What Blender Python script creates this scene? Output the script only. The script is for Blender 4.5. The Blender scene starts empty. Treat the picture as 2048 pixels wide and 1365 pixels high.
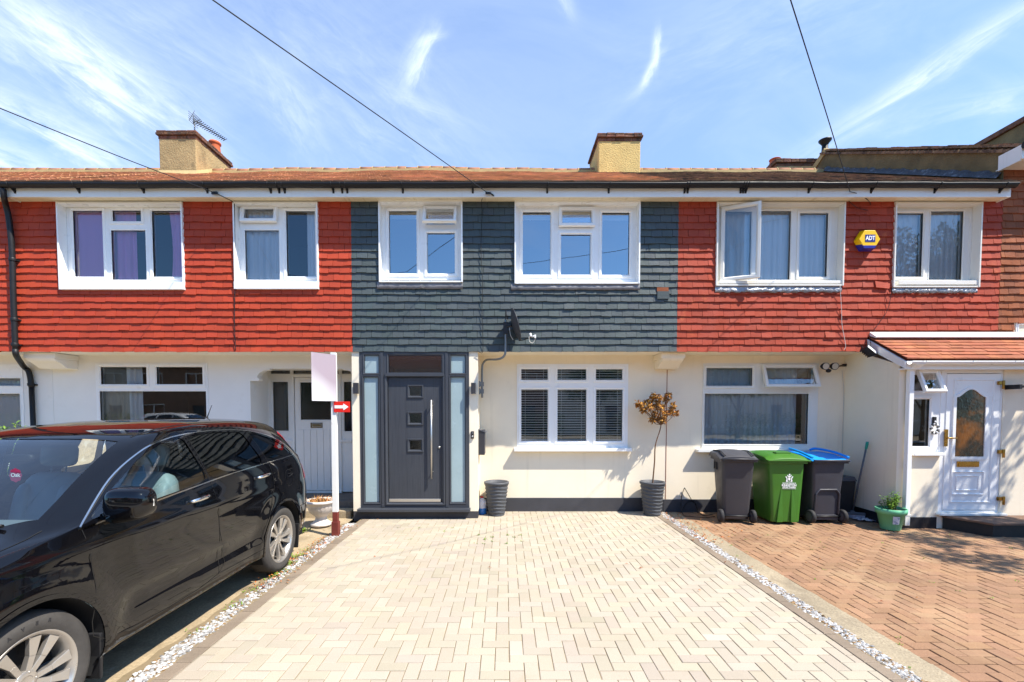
import bpy, bmesh, math, random
from mathutils import Vector, Matrix, Quaternion
rnd = random.Random(7)
sc = bpy.context.scene
R = math.radians

# ------------------------------------------------------------------ camera
FPX, CX, HZ, TH = 913.0, 1010.0, 820.0, R(2.2)
CY = HZ + FPX * math.tan(TH)
CAM = Vector((0, -7.3, 1.75))
cd = bpy.data.cameras.new('camera')
cam = bpy.data.objects.new('camera', cd)
sc.collection.objects.link(cam)
cam.location = CAM
cam.rotation_euler = (R(90) - TH, 0, 0)
cd.sensor_width = 36.0
cd.lens = FPX / 2048 * 36
cd.shift_x = (1024 - CX) / 2048
cd.shift_y = (CY - 682.5) / 2048
cd.clip_start = 0.05
cd.clip_end = 4000
sc.camera = cam
sc.render.resolution_x, sc.render.resolution_y = 1024, 682

# ------------------------------------------------------------------ light, exposure
TO_SUN = Vector((0.585, -0.349, 1.0)).normalized()
SUN_EL = math.asin(TO_SUN.z)
SUN_ROT = math.atan2(TO_SUN.x, TO_SUN.y)
sl = bpy.data.lights.new('sun', 'SUN')
sl.energy = 4.6
sl.angle = R(0.55)
sl.color = (1.0, 0.93, 0.82)
so = bpy.data.objects.new('sun', sl)
so.rotation_euler = (-TO_SUN).to_track_quat('-Z', 'Y').to_euler()
so.location = (8, -10, 20)
sc.collection.objects.link(so)
vs = sc.view_settings
sc.display_settings.display_device = 'sRGB'
vs.view_transform = 'Standard'
vs.look = 'None'
vs.exposure = 0.95
vs.gamma = 1.0
vs.use_curve_mapping = False
cy = sc.cycles
cy.max_bounces = 8
cy.diffuse_bounces = 4
cy.glossy_bounces = 4
cy.transmission_bounces = 6
cy.transparent_max_bounces = 16
cy.caustics_reflective = False
cy.caustics_refractive = False
cy.use_denoising = True
cy.sample_clamp_indirect = 8

def at(px, py, Y):
    """the point on the vertical plane y=Y seen at a pixel of the 2048 px photograph"""
    u, v = (px - CX) / FPX, (CY - py) / FPX
    d = Vector((u, math.cos(TH) + v * math.sin(TH), -math.sin(TH) + v * math.cos(TH)))
    return CAM + d * ((Y - CAM.y) / d.y)
def ground(px, py, z=0.0):
    u, v = (px - CX) / FPX, (CY - py) / FPX
    d = Vector((u, math.cos(TH) + v * math.sin(TH), -math.sin(TH) + v * math.cos(TH)))
    return CAM + d * ((z - CAM.z) / d.z)
def rect(px0, py0, px1, py1, Y):
    a, b, c, d = at(px0, py0, Y), at(px1, py0, Y), at(px0, py1, Y), at(px1, py1, Y)
    return ((a.x + c.x) / 2, (b.x + d.x) / 2, (c.z + d.z) / 2, (a.z + b.z) / 2)   # x0,x1,z0,z1

# ------------------------------------------------------------------ sky (world)
w = bpy.data.worlds.new('World')
sc.world = w
w.use_nodes = True
nt = w.node_tree
nt.nodes.clear()
class NT:
    """small node-building helper"""
    def __init__(s, nt): s.t = nt
    def n(s, typ, **kw):
        o = s.t.nodes.new(typ)
        for k, v in kw.items():
            setattr(o, k, v)
        return o
    def put(s, sock, v):
        if isinstance(v, bpy.types.NodeSocket): s.t.links.new(v, sock)
        elif v is not None: sock.default_value = v
    def m(s, op, a, b=None, c=None, clamp=False):
        o = s.n('ShaderNodeMath', operation=op, use_clamp=clamp)
        for i, v in enumerate((a, b, c)):
            if v is not None: s.put(o.inputs[i], v)
        return o.outputs[0]
    def mix(s, fac, a, b, mode='MIX'):
        o = s.n('ShaderNodeMix', data_type='RGBA', blend_type=mode)
        s.put(o.inputs[0], fac); s.put(o.inputs[6], a); s.put(o.inputs[7], b)
        return o.outputs[2]
    def noise(s, vec, scale, detail=4, rough=.55, dist=0.0):
        o = s.n('ShaderNodeTexNoise')
        if vec is not None: s.put(o.inputs['Vector'], vec)
        o.inputs['Scale'].default_value = scale
        o.inputs['Detail'].default_value = detail
        o.inputs['Roughness'].default_value = rough
        o.inputs['Distortion'].default_value = dist
        return o.outputs['Fac']
    def ramp(s, x, a, b, lo=0.0, hi=1.0):
        o = s.n('ShaderNodeMapRange', clamp=True)
        s.put(o.inputs[0], x)
        for i, v in ((1, a), (2, b), (3, lo), (4, hi)): s.put(o.inputs[i], v)
        return o.outputs[0]
    def xyz(s, a, b, c):
        o = s.n('ShaderNodeCombineXYZ')
        for i, v in enumerate((a, b, c)): s.put(o.inputs[i], v)
        return o.outputs[0]
N = NT(nt)
sky = N.n('ShaderNodeTexSky', sky_type='NISHITA')
sky.sun_disc = False
sky.sun_elevation = SUN_EL
sky.sun_rotation = SUN_ROT
sky.air_density = 1.0
sky.dust_density = 0.6
sky.ozone_density = 1.6
tc = N.n('ShaderNodeTexCoord')
sep = N.n('ShaderNodeSeparateXYZ')
N.put(sep.inputs[0], tc.outputs['Generated'])
dx, dy, dz = sep.outputs
ay = N.m('MAXIMUM', N.m('ABSOLUTE', dy), 0.08)
U, V = N.m('DIVIDE', dx, ay), N.m('DIVIDE', dz, ay)
front = N.m('GREATER_THAN', dy, 0.0)
total = None
# cirrus streaks: (px, py, angle deg, half length px, half width px, strength, stretch)
STREAKS = [(225, 160, -35, 250, 62, 1.15, 5), (40, 60, -38, 230, 60, .35, 5), (130, 275, -27, 200, 36, 1.05, 5), (30, 330, -20, 160, 40, .8, 5),
           (838, 140, 66, 62, 20, .85, 3), (862, 100, 20, 30, 10, .5, 3), (850, 225, -22, 90, 12, .35, 5), (1303, 115, 84, 30, 7, 1.1, 2), (1293, 160, 62, 34, 8, 1.0, 2), (1262, 205, 40, 30, 9, .25, 3), (1120, 20, -60, 40, 14, .55, 3),
           (1850, 150, 33.5, 330, 21, .66, 7), (1960, 215, 12, 200, 30, .34, 4), (600, 230, -60, 110, 45, .34, 3),
           (760, 180, -40, 380, 130, .2, 3), (330, 60, -30, 300, 60, .22, 6), (1520, 60, 20, 300, 90, .16, 4)]
for k, (px, py, ang, L, Wd, st, sx) in enumerate(STREAKS):
    u0, v0 = (px - CX) / FPX, (HZ - py) / FPX
    c, s_ = math.cos(R(ang)), math.sin(R(ang))
    du, dv = N.m('SUBTRACT', U, u0), N.m('SUBTRACT', V, v0)
    a = N.m('ADD', N.m('MULTIPLY', du, c), N.m('MULTIPLY', dv, s_))
    b = N.m('SUBTRACT', N.m('MULTIPLY', dv, c), N.m('MULTIPLY', du, s_))
    vec = N.xyz(N.m('MULTIPLY', a, 9.0 / sx * 2), N.m('MULTIPLY', b, 9.0 * 2), 3.7 * k)
    nz = N.noise(vec, 1.6, 6, .62, .6)
    bw = N.m('ADD', b, N.m('MULTIPLY', N.m('SUBTRACT', nz, .5), 2.2 * Wd / FPX))
    e = N.m('ADD', N.m('POWER', N.m('ABSOLUTE', N.m('MULTIPLY', a, FPX / L)), 2.0), N.m('POWER', N.m('ABSOLUTE', N.m('MULTIPLY', bw, FPX / Wd)), 2.0))
    g = N.m('EXPONENT', N.m('MULTIPLY', e, -1.0))
    fib = N.noise(N.xyz(N.m('MULTIPLY', a, 4.0), N.m('MULTIPLY', N.m('ADD', b, N.m('MULTIPLY', nz, .05)), 46.0), 1.3 * k), 1.5, 8, .68, 1.2)
    g = N.m('MULTIPLY', g, N.ramp(nz, .28, .70, .06, 1.2))
    g = N.m('MULTIPLY', g, N.ramp(fib, .30, .68, .55, 1.2))
    g = N.m('MULTIPLY', g, st * .78)
    total = g if total is None else N.m('ADD', total, g)
soft = N.noise(N.xyz(N.m('MULTIPLY', U, 1.5), N.m('MULTIPLY', V, 2.8), 1.0), 1.7, 7, .6, .9)
soft = N.ramp(soft, .42, .8, 0.27, .38)
back = N.m('SUBTRACT', 1.0, front)
bk = N.ramp(N.noise(N.xyz(U, N.m('MULTIPLY', V, 2.2), 9.0), 2.1, 7, .6, .5), .52, .85, .06, .22)
cl = N.m('ADD', N.m('MULTIPLY', N.m('ADD', total, soft), front), N.m('MULTIPLY', bk, back), clamp=True)
cl = N.m('MINIMUM', cl, .93)
up = N.ramp(dz, 0.02, 0.12)
SKYT = (0.56, 0.94, 1.30, 1)
tint = N.mix(1.0, sky.outputs[0], SKYT, 'MULTIPLY')
CLOUD = (4.7, 5.4, 6.5, 1)
bg = N.n('ShaderNodeBackground')
N.put(bg.inputs[0], N.mix(cl, tint, CLOUD))
bg.inputs[1].default_value = 0.115
wo = N.n('ShaderNodeOutputWorld')
nt.links.new(bg.outputs[0], wo.inputs[0])

# ------------------------------------------------------------------ materials
MATS = {}
def lin(h):
    """sRGB 0-255 triple to linear"""
    return tuple(((c / 255) / 12.92 if c / 255 <= .04045 else ((c / 255 + .055) / 1.055) ** 2.4) for c in h)
def M(name, col, rough=.6, metal=0.0, var=0.0, vs=3.0, bump=0.0, bs=60.0, bd=.01, spec=.4, coat=0.0, tone=False, spots=None, streak=None, fleck=None, hue=None):
    """procedural principled material; col is linear. var = broad albedo variation, spots=(scale, lo, hi, colour, amount) are stains
    with their own shape, fleck = fine grain, tone = per-face albedo attribute"""
    m = bpy.data.materials.new(name)
    m.use_nodes = True
    t = m.node_tree
    t.nodes.clear()
    n = NT(t)
    p = n.n('ShaderNodeBsdfPrincipled')
    o = n.n('ShaderNodeOutputMaterial')
    t.links.new(p.outputs[0], o.inputs[0])
    tcn = n.n('ShaderNodeTexCoord')
    P = tcn.outputs['Object']
    c = (*col, 1)
    if var:
        f = n.noise(P, vs, 6, .6)
        f = n.ramp(f, .3, .7, 1 - var, 1 + var)
        c = n.mix(1.0, c, n.xyz(f, f, f), 'MULTIPLY')
    if hue:
        c = n.mix(n.ramp(n.noise(P, hue[0], hue[4] if len(hue) > 4 else 4, .6), hue[1], hue[2]), c, (*hue[3], 1))
    if fleck:
        f = n.ramp(n.noise(P, fleck[0], 2, .7), .35, .65, 1 - fleck[1], 1 + fleck[1])
        c = n.mix(1.0, c, n.xyz(f, f, f), 'MULTIPLY')
    if tone:
        a = n.n('ShaderNodeAttribute', attribute_name='tone')
        c = n.mix(1.0, c, a.outputs['Color'], 'MULTIPLY')
    for sp in (spots or []):
        f = n.ramp(n.noise(P, sp[0], 7, .65, .3), sp[1], sp[2], 0, sp[4])
        c = n.mix(f, c, (*sp[3], 1))
    if streak:
        mp = n.n('ShaderNodeMapping')
        n.put(mp.inputs[0], P)
        mp.inputs[3].default_value = streak[0]
        f = n.ramp(n.noise(mp.outputs[0], 1.0, 5, .6), streak[1], streak[2], 0, streak[4])
        c = n.mix(f, c, (*streak[3], 1))
    n.put(p.inputs['Base Color'], c)
    if var and rough > .15:
        n.put(p.inputs['Roughness'], n.ramp(n.noise(P, vs * 2.3, 4), .3, .7, max(0, rough - .08), min(1, rough + .08)))
    else:
        p.inputs['Roughness'].default_value = rough
    p.inputs['Metallic'].default_value = metal
    p.inputs['Specular IOR Level'].default_value = spec
    p.inputs['Coat Weight'].default_value = coat
    p.inputs['Coat Roughness'].default_value = .03
    if bump:
        b = n.n('ShaderNodeBump')
        b.inputs['Strength'].default_value = bump
        b.inputs['Distance'].default_value = bd
        n.put(b.inputs['Height'], n.noise(P, bs, 4, .6))
        t.links.new(b.outputs[0], p.inputs['Normal'])
    MATS[name] = m
    return m
def glass(name, tintc, base, k, rough=0.0, gcol=(1, 1, 1)):
    m = bpy.data.materials.new(name)
    m.use_nodes = True
    t = m.node_tree
    t.nodes.clear()
    n = NT(t)
    tr = n.n('ShaderNodeBsdfTransparent'); tr.inputs[0].default_value = (*tintc, 1)
    gl = n.n('ShaderNodeBsdfGlossy'); gl.inputs['Roughness'].default_value = rough; gl.inputs[0].default_value = (*gcol, 1)
    fr = n.n('ShaderNodeFresnel'); fr.inputs[0].default_value = 1.5
    mx = n.n('ShaderNodeMixShader')
    n.put(mx.inputs[0], n.m('ADD', n.m('MULTIPLY', fr.outputs[0], k), base, clamp=True))
    t.links.new(tr.outputs[0], mx.inputs[1]); t.links.new(gl.outputs[0], mx.inputs[2])
    o = n.n('ShaderNodeOutputMaterial')
    t.links.new(mx.outputs[0], o.inputs[0])
    # gentle waviness of float glass
    b = n.n('ShaderNodeBump'); b.inputs['Strength'].default_value = .03; b.inputs['Distance'].default_value = .02
    tcn = n.n('ShaderNodeTexCoord')
    n.put(b.inputs['Height'], n.noise(tcn.outputs['Object'], 2.2, 1, .5))
    t.links.new(b.outputs[0], gl.inputs['Normal'])
    MATS[name] = m
    return m
def curtain_mat(name, col, trans, lace=False):
    """thin woven cloth: diffuse + translucent, net curtains partly see-through with a woven lace border"""
    m = bpy.data.materials.new(name)
    m.use_nodes = True
    t = m.node_tree
    t.nodes.clear()
    n = NT(t)
    d = n.n('ShaderNodeBsdfDiffuse'); d.inputs[0].default_value = (*col, 1)
    l = n.n('ShaderNodeBsdfTranslucent'); l.inputs[0].default_value = (*col, 1)
    a = n.n('ShaderNodeMixShader'); a.inputs[0].default_value = .1
    t.links.new(d.outputs[0], a.inputs[1]); t.links.new(l.outputs[0], a.inputs[2])
    tr = n.n('ShaderNodeBsdfTransparent')
    b = n.n('ShaderNodeMixShader')
    if lace:
        tcn = n.n('ShaderNodeTexCoord')
        sp = n.n('ShaderNodeSeparateXYZ'); n.put(sp.inputs[0], tcn.outputs['Object'])
        X, _, Z = sp.outputs
        # hearts-and-dots rows near the hem (lace[0] = z of the two rows)
        f = None
        for z0, r_, per in lace:
            fx = n.m('SUBTRACT', n.m('FRACT', n.m('MULTIPLY', X, 1 / per)), .5)
            fx = n.m('MULTIPLY', fx, per)
            fz = n.m('SUBTRACT', Z, z0)
            rr = n.m('SQRT', n.m('ADD', n.m('POWER', n.m('ABSOLUTE', n.m('SUBTRACT', n.m('ABSOLUTE', fx), r_ * .45)), 2.0), n.m('POWER', n.m('ABSOLUTE', n.m('ADD', fz, n.m('MULTIPLY', n.m('ABSOLUTE', fx), .9))), 2.0)))
            g = n.m('LESS_THAN', n.m('ABSOLUTE', n.m('SUBTRACT', rr, r_ * .55)), r_ * .22)
            f = g if f is None else n.m('MAXIMUM', f, g)
        n.put(b.inputs[0], n.m('SUBTRACT', trans, n.m('MULTIPLY', f, trans * .9)))
    else:
        b.inputs[0].default_value = trans
    t.links.new(a.outputs[0], b.inputs[1]); t.links.new(tr.outputs[0], b.inputs[2])
    o = n.n('ShaderNodeOutputMaterial')
    t.links.new(b.outputs[0], o.inputs[0])
    MATS[name] = m
    return m

M('cream_render', lin((238, 226, 202)), .85, var=.05, vs=1.2, bump=.5, bs=140, bd=.005, spots=[(1.6, .60, .8, lin((206, 194, 172)), .4), (23, .70, .73, lin((170, 160, 140)), .25)], streak=((7, 7, .45), .58, .76, lin((202, 190, 166)), .35))
M('white_render', lin((234, 232, 227)), .85, var=.04, vs=1.2, bump=.4, bs=120, bd=.004, spots=[(1.3, .6, .8, lin((190, 184, 170)), .4)])
M('plinth_paint', lin((62, 62, 66)), .6, var=.15, vs=3, bump=.3, bs=60, spots=[(9, .7, .74, lin((170, 165, 155)), .6)])
M('black_plinth', lin((34, 33, 34)), .55, var=.15, vs=3, bump=.3, bs=50)
M('red_tile', lin((172, 62, 34)), .72, var=.10, vs=1.6, bump=.3, bs=45, tone=True, hue=(1.1, .45, .75, lin((158, 56, 34))), fleck=(90, .06))
M('red_tile_worn', lin((156, 60, 36)), .75, var=.12, vs=1.6, bump=.3, bs=45, tone=True, spots=[(2.2, .63, .72, lin((196, 104, 58)), .55)], fleck=(90, .07))
M('brown_tile', lin((142, 80, 46)), .8, var=.2, vs=2.2, bump=.4, bs=45, tone=True, spots=[(3, .55, .75, lin((120, 60, 36)), .6)], fleck=(80, .1))
M('slate_paint_tile', lin((69, 78, 79)), .62, var=.12, vs=1.8, bump=.35, bs=40, tone=True, fleck=(80, .08), spots=[(5, .66, .8, lin((64, 72, 74)), .5)])
M('roof_tile', lin((192, 142, 106)), .9, var=.25, vs=1.4, bump=.5, bs=30, tone=True, spots=[(2.6, .55, .72, lin((104, 78, 62)), .85), (14, .60, .70, lin((206, 178, 132)), .7)])
M('mossy_roof_tile', lin((134, 104, 80)), .9, var=.3, vs=1.6, bump=.6, bs=26, tone=True, spots=[(4.5, .5, .6, lin((58, 46, 40)), .75), (11, .6, .68, lin((196, 168, 120)), .7)])
M('ridge_tile', lin((150, 104, 76)), .85, var=.25, vs=4, bump=.4, bs=30)
M('mortar', lin((176, 154, 108)), .9, var=.12, vs=6, bump=.4, bs=40)
M('chimney_render', lin((160, 138, 98)), .92, var=.25, vs=2.6, bump=.9, bs=34, bd=.02, spots=[(3, .56, .74, lin((92, 80, 62)), .75), (9, .66, .76, lin((60, 54, 44)), .5)])
M('chimney_render_yellow', lin((206, 176, 112)), .92, var=.12, vs=3, bump=.9, bs=34, bd=.02, spots=[(5, .62, .74, lin((150, 122, 76)), .6), (14, .68, .76, lin((88, 70, 48)), .6)])
M('gable_render', lin((126, 108, 74)), .92, var=.25, vs=2.2, bump=.9, bs=30, bd=.02, spots=[(2.4, .5, .75, lin((70, 62, 48)), .7)])
M('chimney_brick', lin((112, 78, 60)), .9, var=.35, vs=9, bump=.9, bs=30, bd=.02, tone=True, spots=[(7, .48, .62, lin((62, 52, 44)), .8), (13, .62, .7, lin((150, 90, 64)), .8)])
M('terracotta', lin((188, 96, 58)), .8, var=.15, vs=5)
M('upvc', lin((238, 238, 236)), .32, var=.015, vs=2, spec=.5)
M('upvc_dull', lin((224, 222, 214)), .4, var=.04, vs=2, spots=[(3, .62, .8, lin((188, 182, 168)), .3)])
M('white_wood', lin((222, 221, 216)), .5, var=.04, vs=3, bump=.1, bs=30, spots=[(4, .66, .8, lin((178, 170, 155)), .35)])
M('white_board', lin((232, 231, 227)), .45, var=.03, vs=1.5, streak=((9, 9, .6), .62, .8, lin((190, 184, 172)), .4))
M('soffit_board', lin((226, 216, 190)), .6, var=.06, vs=3, streak=((14, .5, 2), .58, .75, lin((178, 158, 120)), .5))
M('black_pvc', lin((30, 30, 32)), .5, var=.1, vs=4, spec=.3)
M('lead', lin((120, 118, 120)), .55, metal=.2, var=.2, vs=5, bump=.5, bs=22, bd=.02)
M('lead_bright', lin((150, 152, 156)), .4, metal=.55, var=.3, vs=7, bump=.9, bs=16, bd=.03)
M('anthracite', lin((60, 63, 69)), .42, var=.05, vs=3, bump=.12, bs=70, spec=.5)
M('steel', lin((206, 202, 194)), .34, metal=.85)
M('brass', lin((170, 128, 58)), .3, metal=.85, var=.15, vs=20)
M('aged_brass', lin((120, 104, 72)), .45, metal=.6, var=.2, vs=20)
M('grey_paint', lin((84, 86, 92)), .5)
M('dark_grey_box', lin((52, 52, 56)), .45, var=.05, vs=4)
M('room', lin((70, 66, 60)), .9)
M('hall', lin((150, 140, 122)), .9)
M('blind', lin((240, 238, 232)), .5)
M('felt', lin((26, 24, 24)), .95)
M('galv', lin((128, 132, 134)), .42, metal=.55, var=.12, vs=14)
M('black_metal', lin((34, 34, 36)), .5, var=.08, vs=6)
M('cable', lin((26, 26, 28)), .6)
M('cable_light', lin((205, 200, 190)), .6)
M('white_plastic', lin((226, 226, 224)), .4)
M('frost', lin((152, 172, 176)), .22, var=.05, vs=2.5, spec=.6)
glass('window_glass', (.92, .95, .95), .09, 1.5)
glass('clear_glass', (.95, .97, .98), .06, 1.2)
glass('bedroom_glass', (.80, .88, .92), .30, 1.6)
glass('obscure_glass', (.55, .55, .52), .05, 1.2, .12)
curtain_mat('net_curtain', lin((244, 248, 250)), .03)
curtain_mat('lace_curtain', lin((214, 230, 240)), .20, lace=[(1.12, .035, .11), (1.20, .02, .11), (1.48, .03, .13)])
curtain_mat('purple_curtain', lin((236, 168, 224)), .0)
curtain_mat('white_curtain', lin((240, 244, 248)), .0)
curtain_mat('beige_curtain', lin((190, 178, 160)), .05)
M('fleece', lin((150, 160, 160)), .9)
M('soil', lin((92, 76, 60)), .95, var=.3, vs=3, bump=.6, bs=40)
# ------------------------------------------------------------------ mesh helpers
class MB:
    def __init__(s):
        s.v, s.f, s.t, s.mi, s.sm = [], [], [], [], []
        s.tone = (1, 1, 1); s.m = 0; s.smooth = False
        s.X = None
    def V(s, p):
        p = Vector(p)
        if s.X is not None: p = s.X @ p
        s.v.append(p); return len(s.v) - 1
    def F(s, idx):
        s.f.append(tuple(idx)); s.t.append(s.tone); s.mi.append(s.m); s.sm.append(s.smooth)
    def poly(s, pts):
        s.F([s.V(p) for p in pts])
    def box(s, x0, x1, y0, y1, z0, z1):
        i = [s.V(p) for p in ((x0,y0,z0),(x1,y0,z0),(x1,y1,z0),(x0,y1,z0),(x0,y0,z1),(x1,y0,z1),(x1,y1,z1),(x0,y1,z1))]
        for q in ((0,3,2,1),(4,5,6,7),(0,1,5,4),(1,2,6,5),(2,3,7,6),(3,0,4,7)): s.F([i[k] for k in q])
    def hexa(s, lo, hi):
        """two quads (each 4 points, same order) joined into a solid"""
        i = [s.V(p) for p in list(lo) + list(hi)]
        for q in ((0,3,2,1),(4,5,6,7),(0,1,5,4),(1,2,6,5),(2,3,7,6),(3,0,4,7)): s.F([i[k] for k in q])
    def prism(s, pts, d):
        """extrude a planar polygon (list of 3D points) by vector d"""
        d = Vector(d); n = len(pts)
        a = [s.V(p) for p in pts]; b = [s.V(Vector(p) + d) for p in pts]
        s.F(a[::-1]); s.F(b)
        for k in range(n): s.F((a[k], a[(k+1) % n], b[(k+1) % n], b[k]))
    def tube(s, pts, r, n=8, cap=True, closed=False):
        pts = [Vector(p) for p in pts]; m = len(pts)
        rs = r if isinstance(r, (list, tuple)) else [r] * m
        rings = []; up = None
        for k, p in enumerate(pts):
            if closed: d = pts[(k+1) % m] - pts[k-1]
            else: d = pts[min(k+1, m-1)] - pts[max(k-1, 0)]
            if d.length < 1e-9: d = Vector((0, 0, 1))
            d.normalize()
            if up is None:
                up = Vector((0, 0, 1)) if abs(d.z) < .9 else Vector((0, 1, 0))
            a = d.cross(up)
            if a.length < 1e-6: a = d.cross(Vector((1, 0, 0)))
            a.normalize(); b = a.cross(d).normalized(); up = b
            rings.append([s.V(p + (a * math.cos(2*math.pi*j/n) + b * math.sin(2*math.pi*j/n)) * rs[k]) for j in range(n)])
        sm = s.smooth; s.smooth = n > 4
        K = m if closed else m - 1
        for k in range(K):
            A, B = rings[k], rings[(k+1) % m]
            for j in range(n): s.F((A[j], A[(j+1) % n], B[(j+1) % n], B[j]))
        s.smooth = sm
        if cap and not closed:
            s.F(rings[0][::-1]); s.F(rings[-1])
    def lathe(s, prof, c=(0, 0, 0), n=24, axis='z', cap=False, wob=None):
        """prof: list of (radius, height)"""
        c = Vector(c); rings = []
        for k, (r, h) in enumerate(prof):
            ring = []
            for j in range(n):
                a = 2 * math.pi * j / n
                hh, rr = h, r
                if wob: rr, hh = wob(a, r, h)
                if axis == 'z': p = (rr*math.cos(a), rr*math.sin(a), hh)
                elif axis == 'y': p = (rr*math.cos(a), hh, rr*math.sin(a))
                else: p = (hh, rr*math.cos(a), rr*math.sin(a))
                ring.append(s.V(c + Vector(p)))
            rings.append(ring)
        sm = s.smooth; s.smooth = True
        for k in range(len(rings) - 1):
            for j in range(n): s.F((rings[k][j], rings[k][(j+1) % n], rings[k+1][(j+1) % n], rings[k+1][j]))
        s.smooth = sm
        if cap: s.F(rings[0][::-1]); s.F(rings[-1])
    def ring(s, O, I, yf, yb, ch=.004, slope=.022):
        """picture-frame moulding in an xz plane: O, I = (x0,x1,z0,z1) outer/inner; front at y=yf, back yb, bead sloping in to the opening"""
        def c(r, y, g=0): return [(r[0]+g, y, r[2]+g), (r[1]-g, y, r[2]+g), (r[1]-g, y, r[3]-g), (r[0]+g, y, r[3]-g)]
        g = slope * .8
        loops = [c(O, yb), c(O, yf+ch), c(O, yf, ch), c(I, yf, -g), c(I, yf+slope), c(I, yb)]
        ids = [[s.V(p) for p in l] for l in loops]
        for a, b in zip(ids, ids[1:]):
            for k in range(4): s.F((a[k], a[(k+1) % 4], b[(k+1) % 4], b[k]))
    def panel(s, x0, x1, z0, z1, yf, yb, holes=()):
        """slab with rectangular holes: one front skin, one back skin, reveals"""
        xs = sorted({x0, x1, *[min(max(h[k], x0), x1) for h in holes for k in (0, 1)]})
        zs = sorted({z0, z1, *[min(max(h[k], z0), z1) for h in holes for k in (2, 3)]})
        solid = {}
        for i in range(len(xs)-1):
            for j in range(len(zs)-1):
                cxm, czm = (xs[i]+xs[i+1])/2, (zs[j]+zs[j+1])/2
                solid[i, j] = not any(h[0] < cxm < h[1] and h[2] < czm < h[3] for h in holes)
        fid = {}
        def vid(i, j, y):
            if (i, j, y) not in fid: fid[i, j, y] = s.V((xs[i], y, zs[j]))
            return fid[i, j, y]
        for (i, j), ok in solid.items():
            if not ok: continue
            s.F((vid(i,j,yf), vid(i+1,j,yf), vid(i+1,j+1,yf), vid(i,j+1,yf)))
            s.F((vid(i,j,yb), vid(i,j+1,yb), vid(i+1,j+1,yb), vid(i+1,j,yb)))
            for di, dj, e in ((-1,0,((i,j+1),(i,j))), (1,0,((i+1,j),(i+1,j+1))), (0,-1,((i,j),(i+1,j))), (0,1,((i+1,j+1),(i,j+1)))):
                if not solid.get((i+di, j+dj), False):
                    (a, b), (c, d) = e
                    s.F((vid(a,b,yf), vid(a,b,yb), vid(c,d,yb), vid(c,d,yf)))
    def build(s, name, mats, parent=None, bevel=0.0, kind=None, seg=2):
        if not isinstance(mats, (list, tuple)): mats = [mats]
        me = bpy.data.meshes.new(name)
        off = Vector((0, 0, 0)); q = parent
        while q is not None: off = off + q.location; q = q.parent
        me.from_pydata([tuple(v - off) for v in s.v], [], s.f)
        for m in mats: me.materials.append(MATS[m] if isinstance(m, str) else m)
        me.polygons.foreach_set('material_index', s.mi)
        me.polygons.foreach_set('use_smooth', s.sm)
        if any(t != (1, 1, 1) for t in s.t) or any('tile' in str(m) or 'block' in str(m) or 'leaf' in str(m) or 'pebble' in str(m) or 'brick' in str(m) for m in mats):
            at_ = me.attributes.new('tone', 'FLOAT_COLOR', 'CORNER')
            dat = []
            for f, t in zip(s.f, s.t): dat.extend([t[0], t[1], t[2], 1.0] * len(f))
            at_.data.foreach_set('color', dat)
        me.update()
        o = bpy.data.objects.new(name, me)
        sc.collection.objects.link(o)
        if parent is not None: o.parent = parent
        if bevel:
            b = o.modifiers.new('bevel', 'BEVEL'); b.width = bevel; b.segments = seg; b.limit_method = 'ANGLE'; b.angle_limit = R(35)
            b.harden_normals = False
        if kind: o['kind'] = kind
        return o
def tag(o, label, cat, group=None):
    o['label'] = label; o['category'] = cat
    if group: o['group'] = group
    return o
def thing(name, label, cat, loc=(0, 0, 0), group=None):
    o = bpy.data.objects.new(name, None)
    o.empty_display_size = .2
    sc.collection.objects.link(o)
    o.location = loc
    return tag(o, label, cat, group)
def copy_tree(o, parent=None):
    c = o.copy(); sc.collection.objects.link(c); c.parent = parent
    for ch in [x for x in sc.objects if x.parent == o]: copy_tree(ch, c)
    return c
def text_mesh(body, size, depth=.0006, bold=0.0, sx=1.0):
    cu = bpy.data.curves.new('txt', 'FONT')
    cu.body = body; cu.size = size; cu.extrude = depth; cu.align_x = 'CENTER'; cu.align_y = 'CENTER'; cu.offset = bold
    o = bpy.data.objects.new('txt', cu)
    sc.collection.objects.link(o)
    dg = bpy.context.evaluated_depsgraph_get()
    me = bpy.data.meshes.new_from_object(o.evaluated_get(dg))
    vs_ = [Vector((v.co.x * sx, v.co.y, v.co.z)) for v in me.vertices]; fs = [tuple(p.vertices) for p in me.polygons]
    bpy.data.objects.remove(o); bpy.data.curves.remove(cu); bpy.data.meshes.remove(me)
    return vs_, fs
def add_text(mb, body, size, origin, right, up, depth=.0006, bold=0.0, sx=1.0):
    vs_, fs = text_mesh(body, size, depth, bold, sx)
    o, r, u = Vector(origin), Vector(right).normalized(), Vector(up).normalized()
    n = r.cross(u)
    base = len(mb.v)
    for v in vs_: mb.V(o + r * v.x + u * v.y + n * v.z)
    for f in fs: mb.F([base + k for k in f])
def catmull(pts, k=8):
    pts = [Vector(p) for p in pts]; out = []
    for i in range(len(pts)-1):
        p0, p1, p2, p3 = pts[max(i-1, 0)], pts[i], pts[i+1], pts[min(i+2, len(pts)-1)]
        for j in range(k):
            t = j / k
            out.append(.5*((2*p1)+(p2-p0)*t+(2*p0-5*p1+4*p2-p3)*t*t+(3*p1-p0-3*p2+p3)*t**3))
    out.append(pts[-1]); return out
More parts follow.
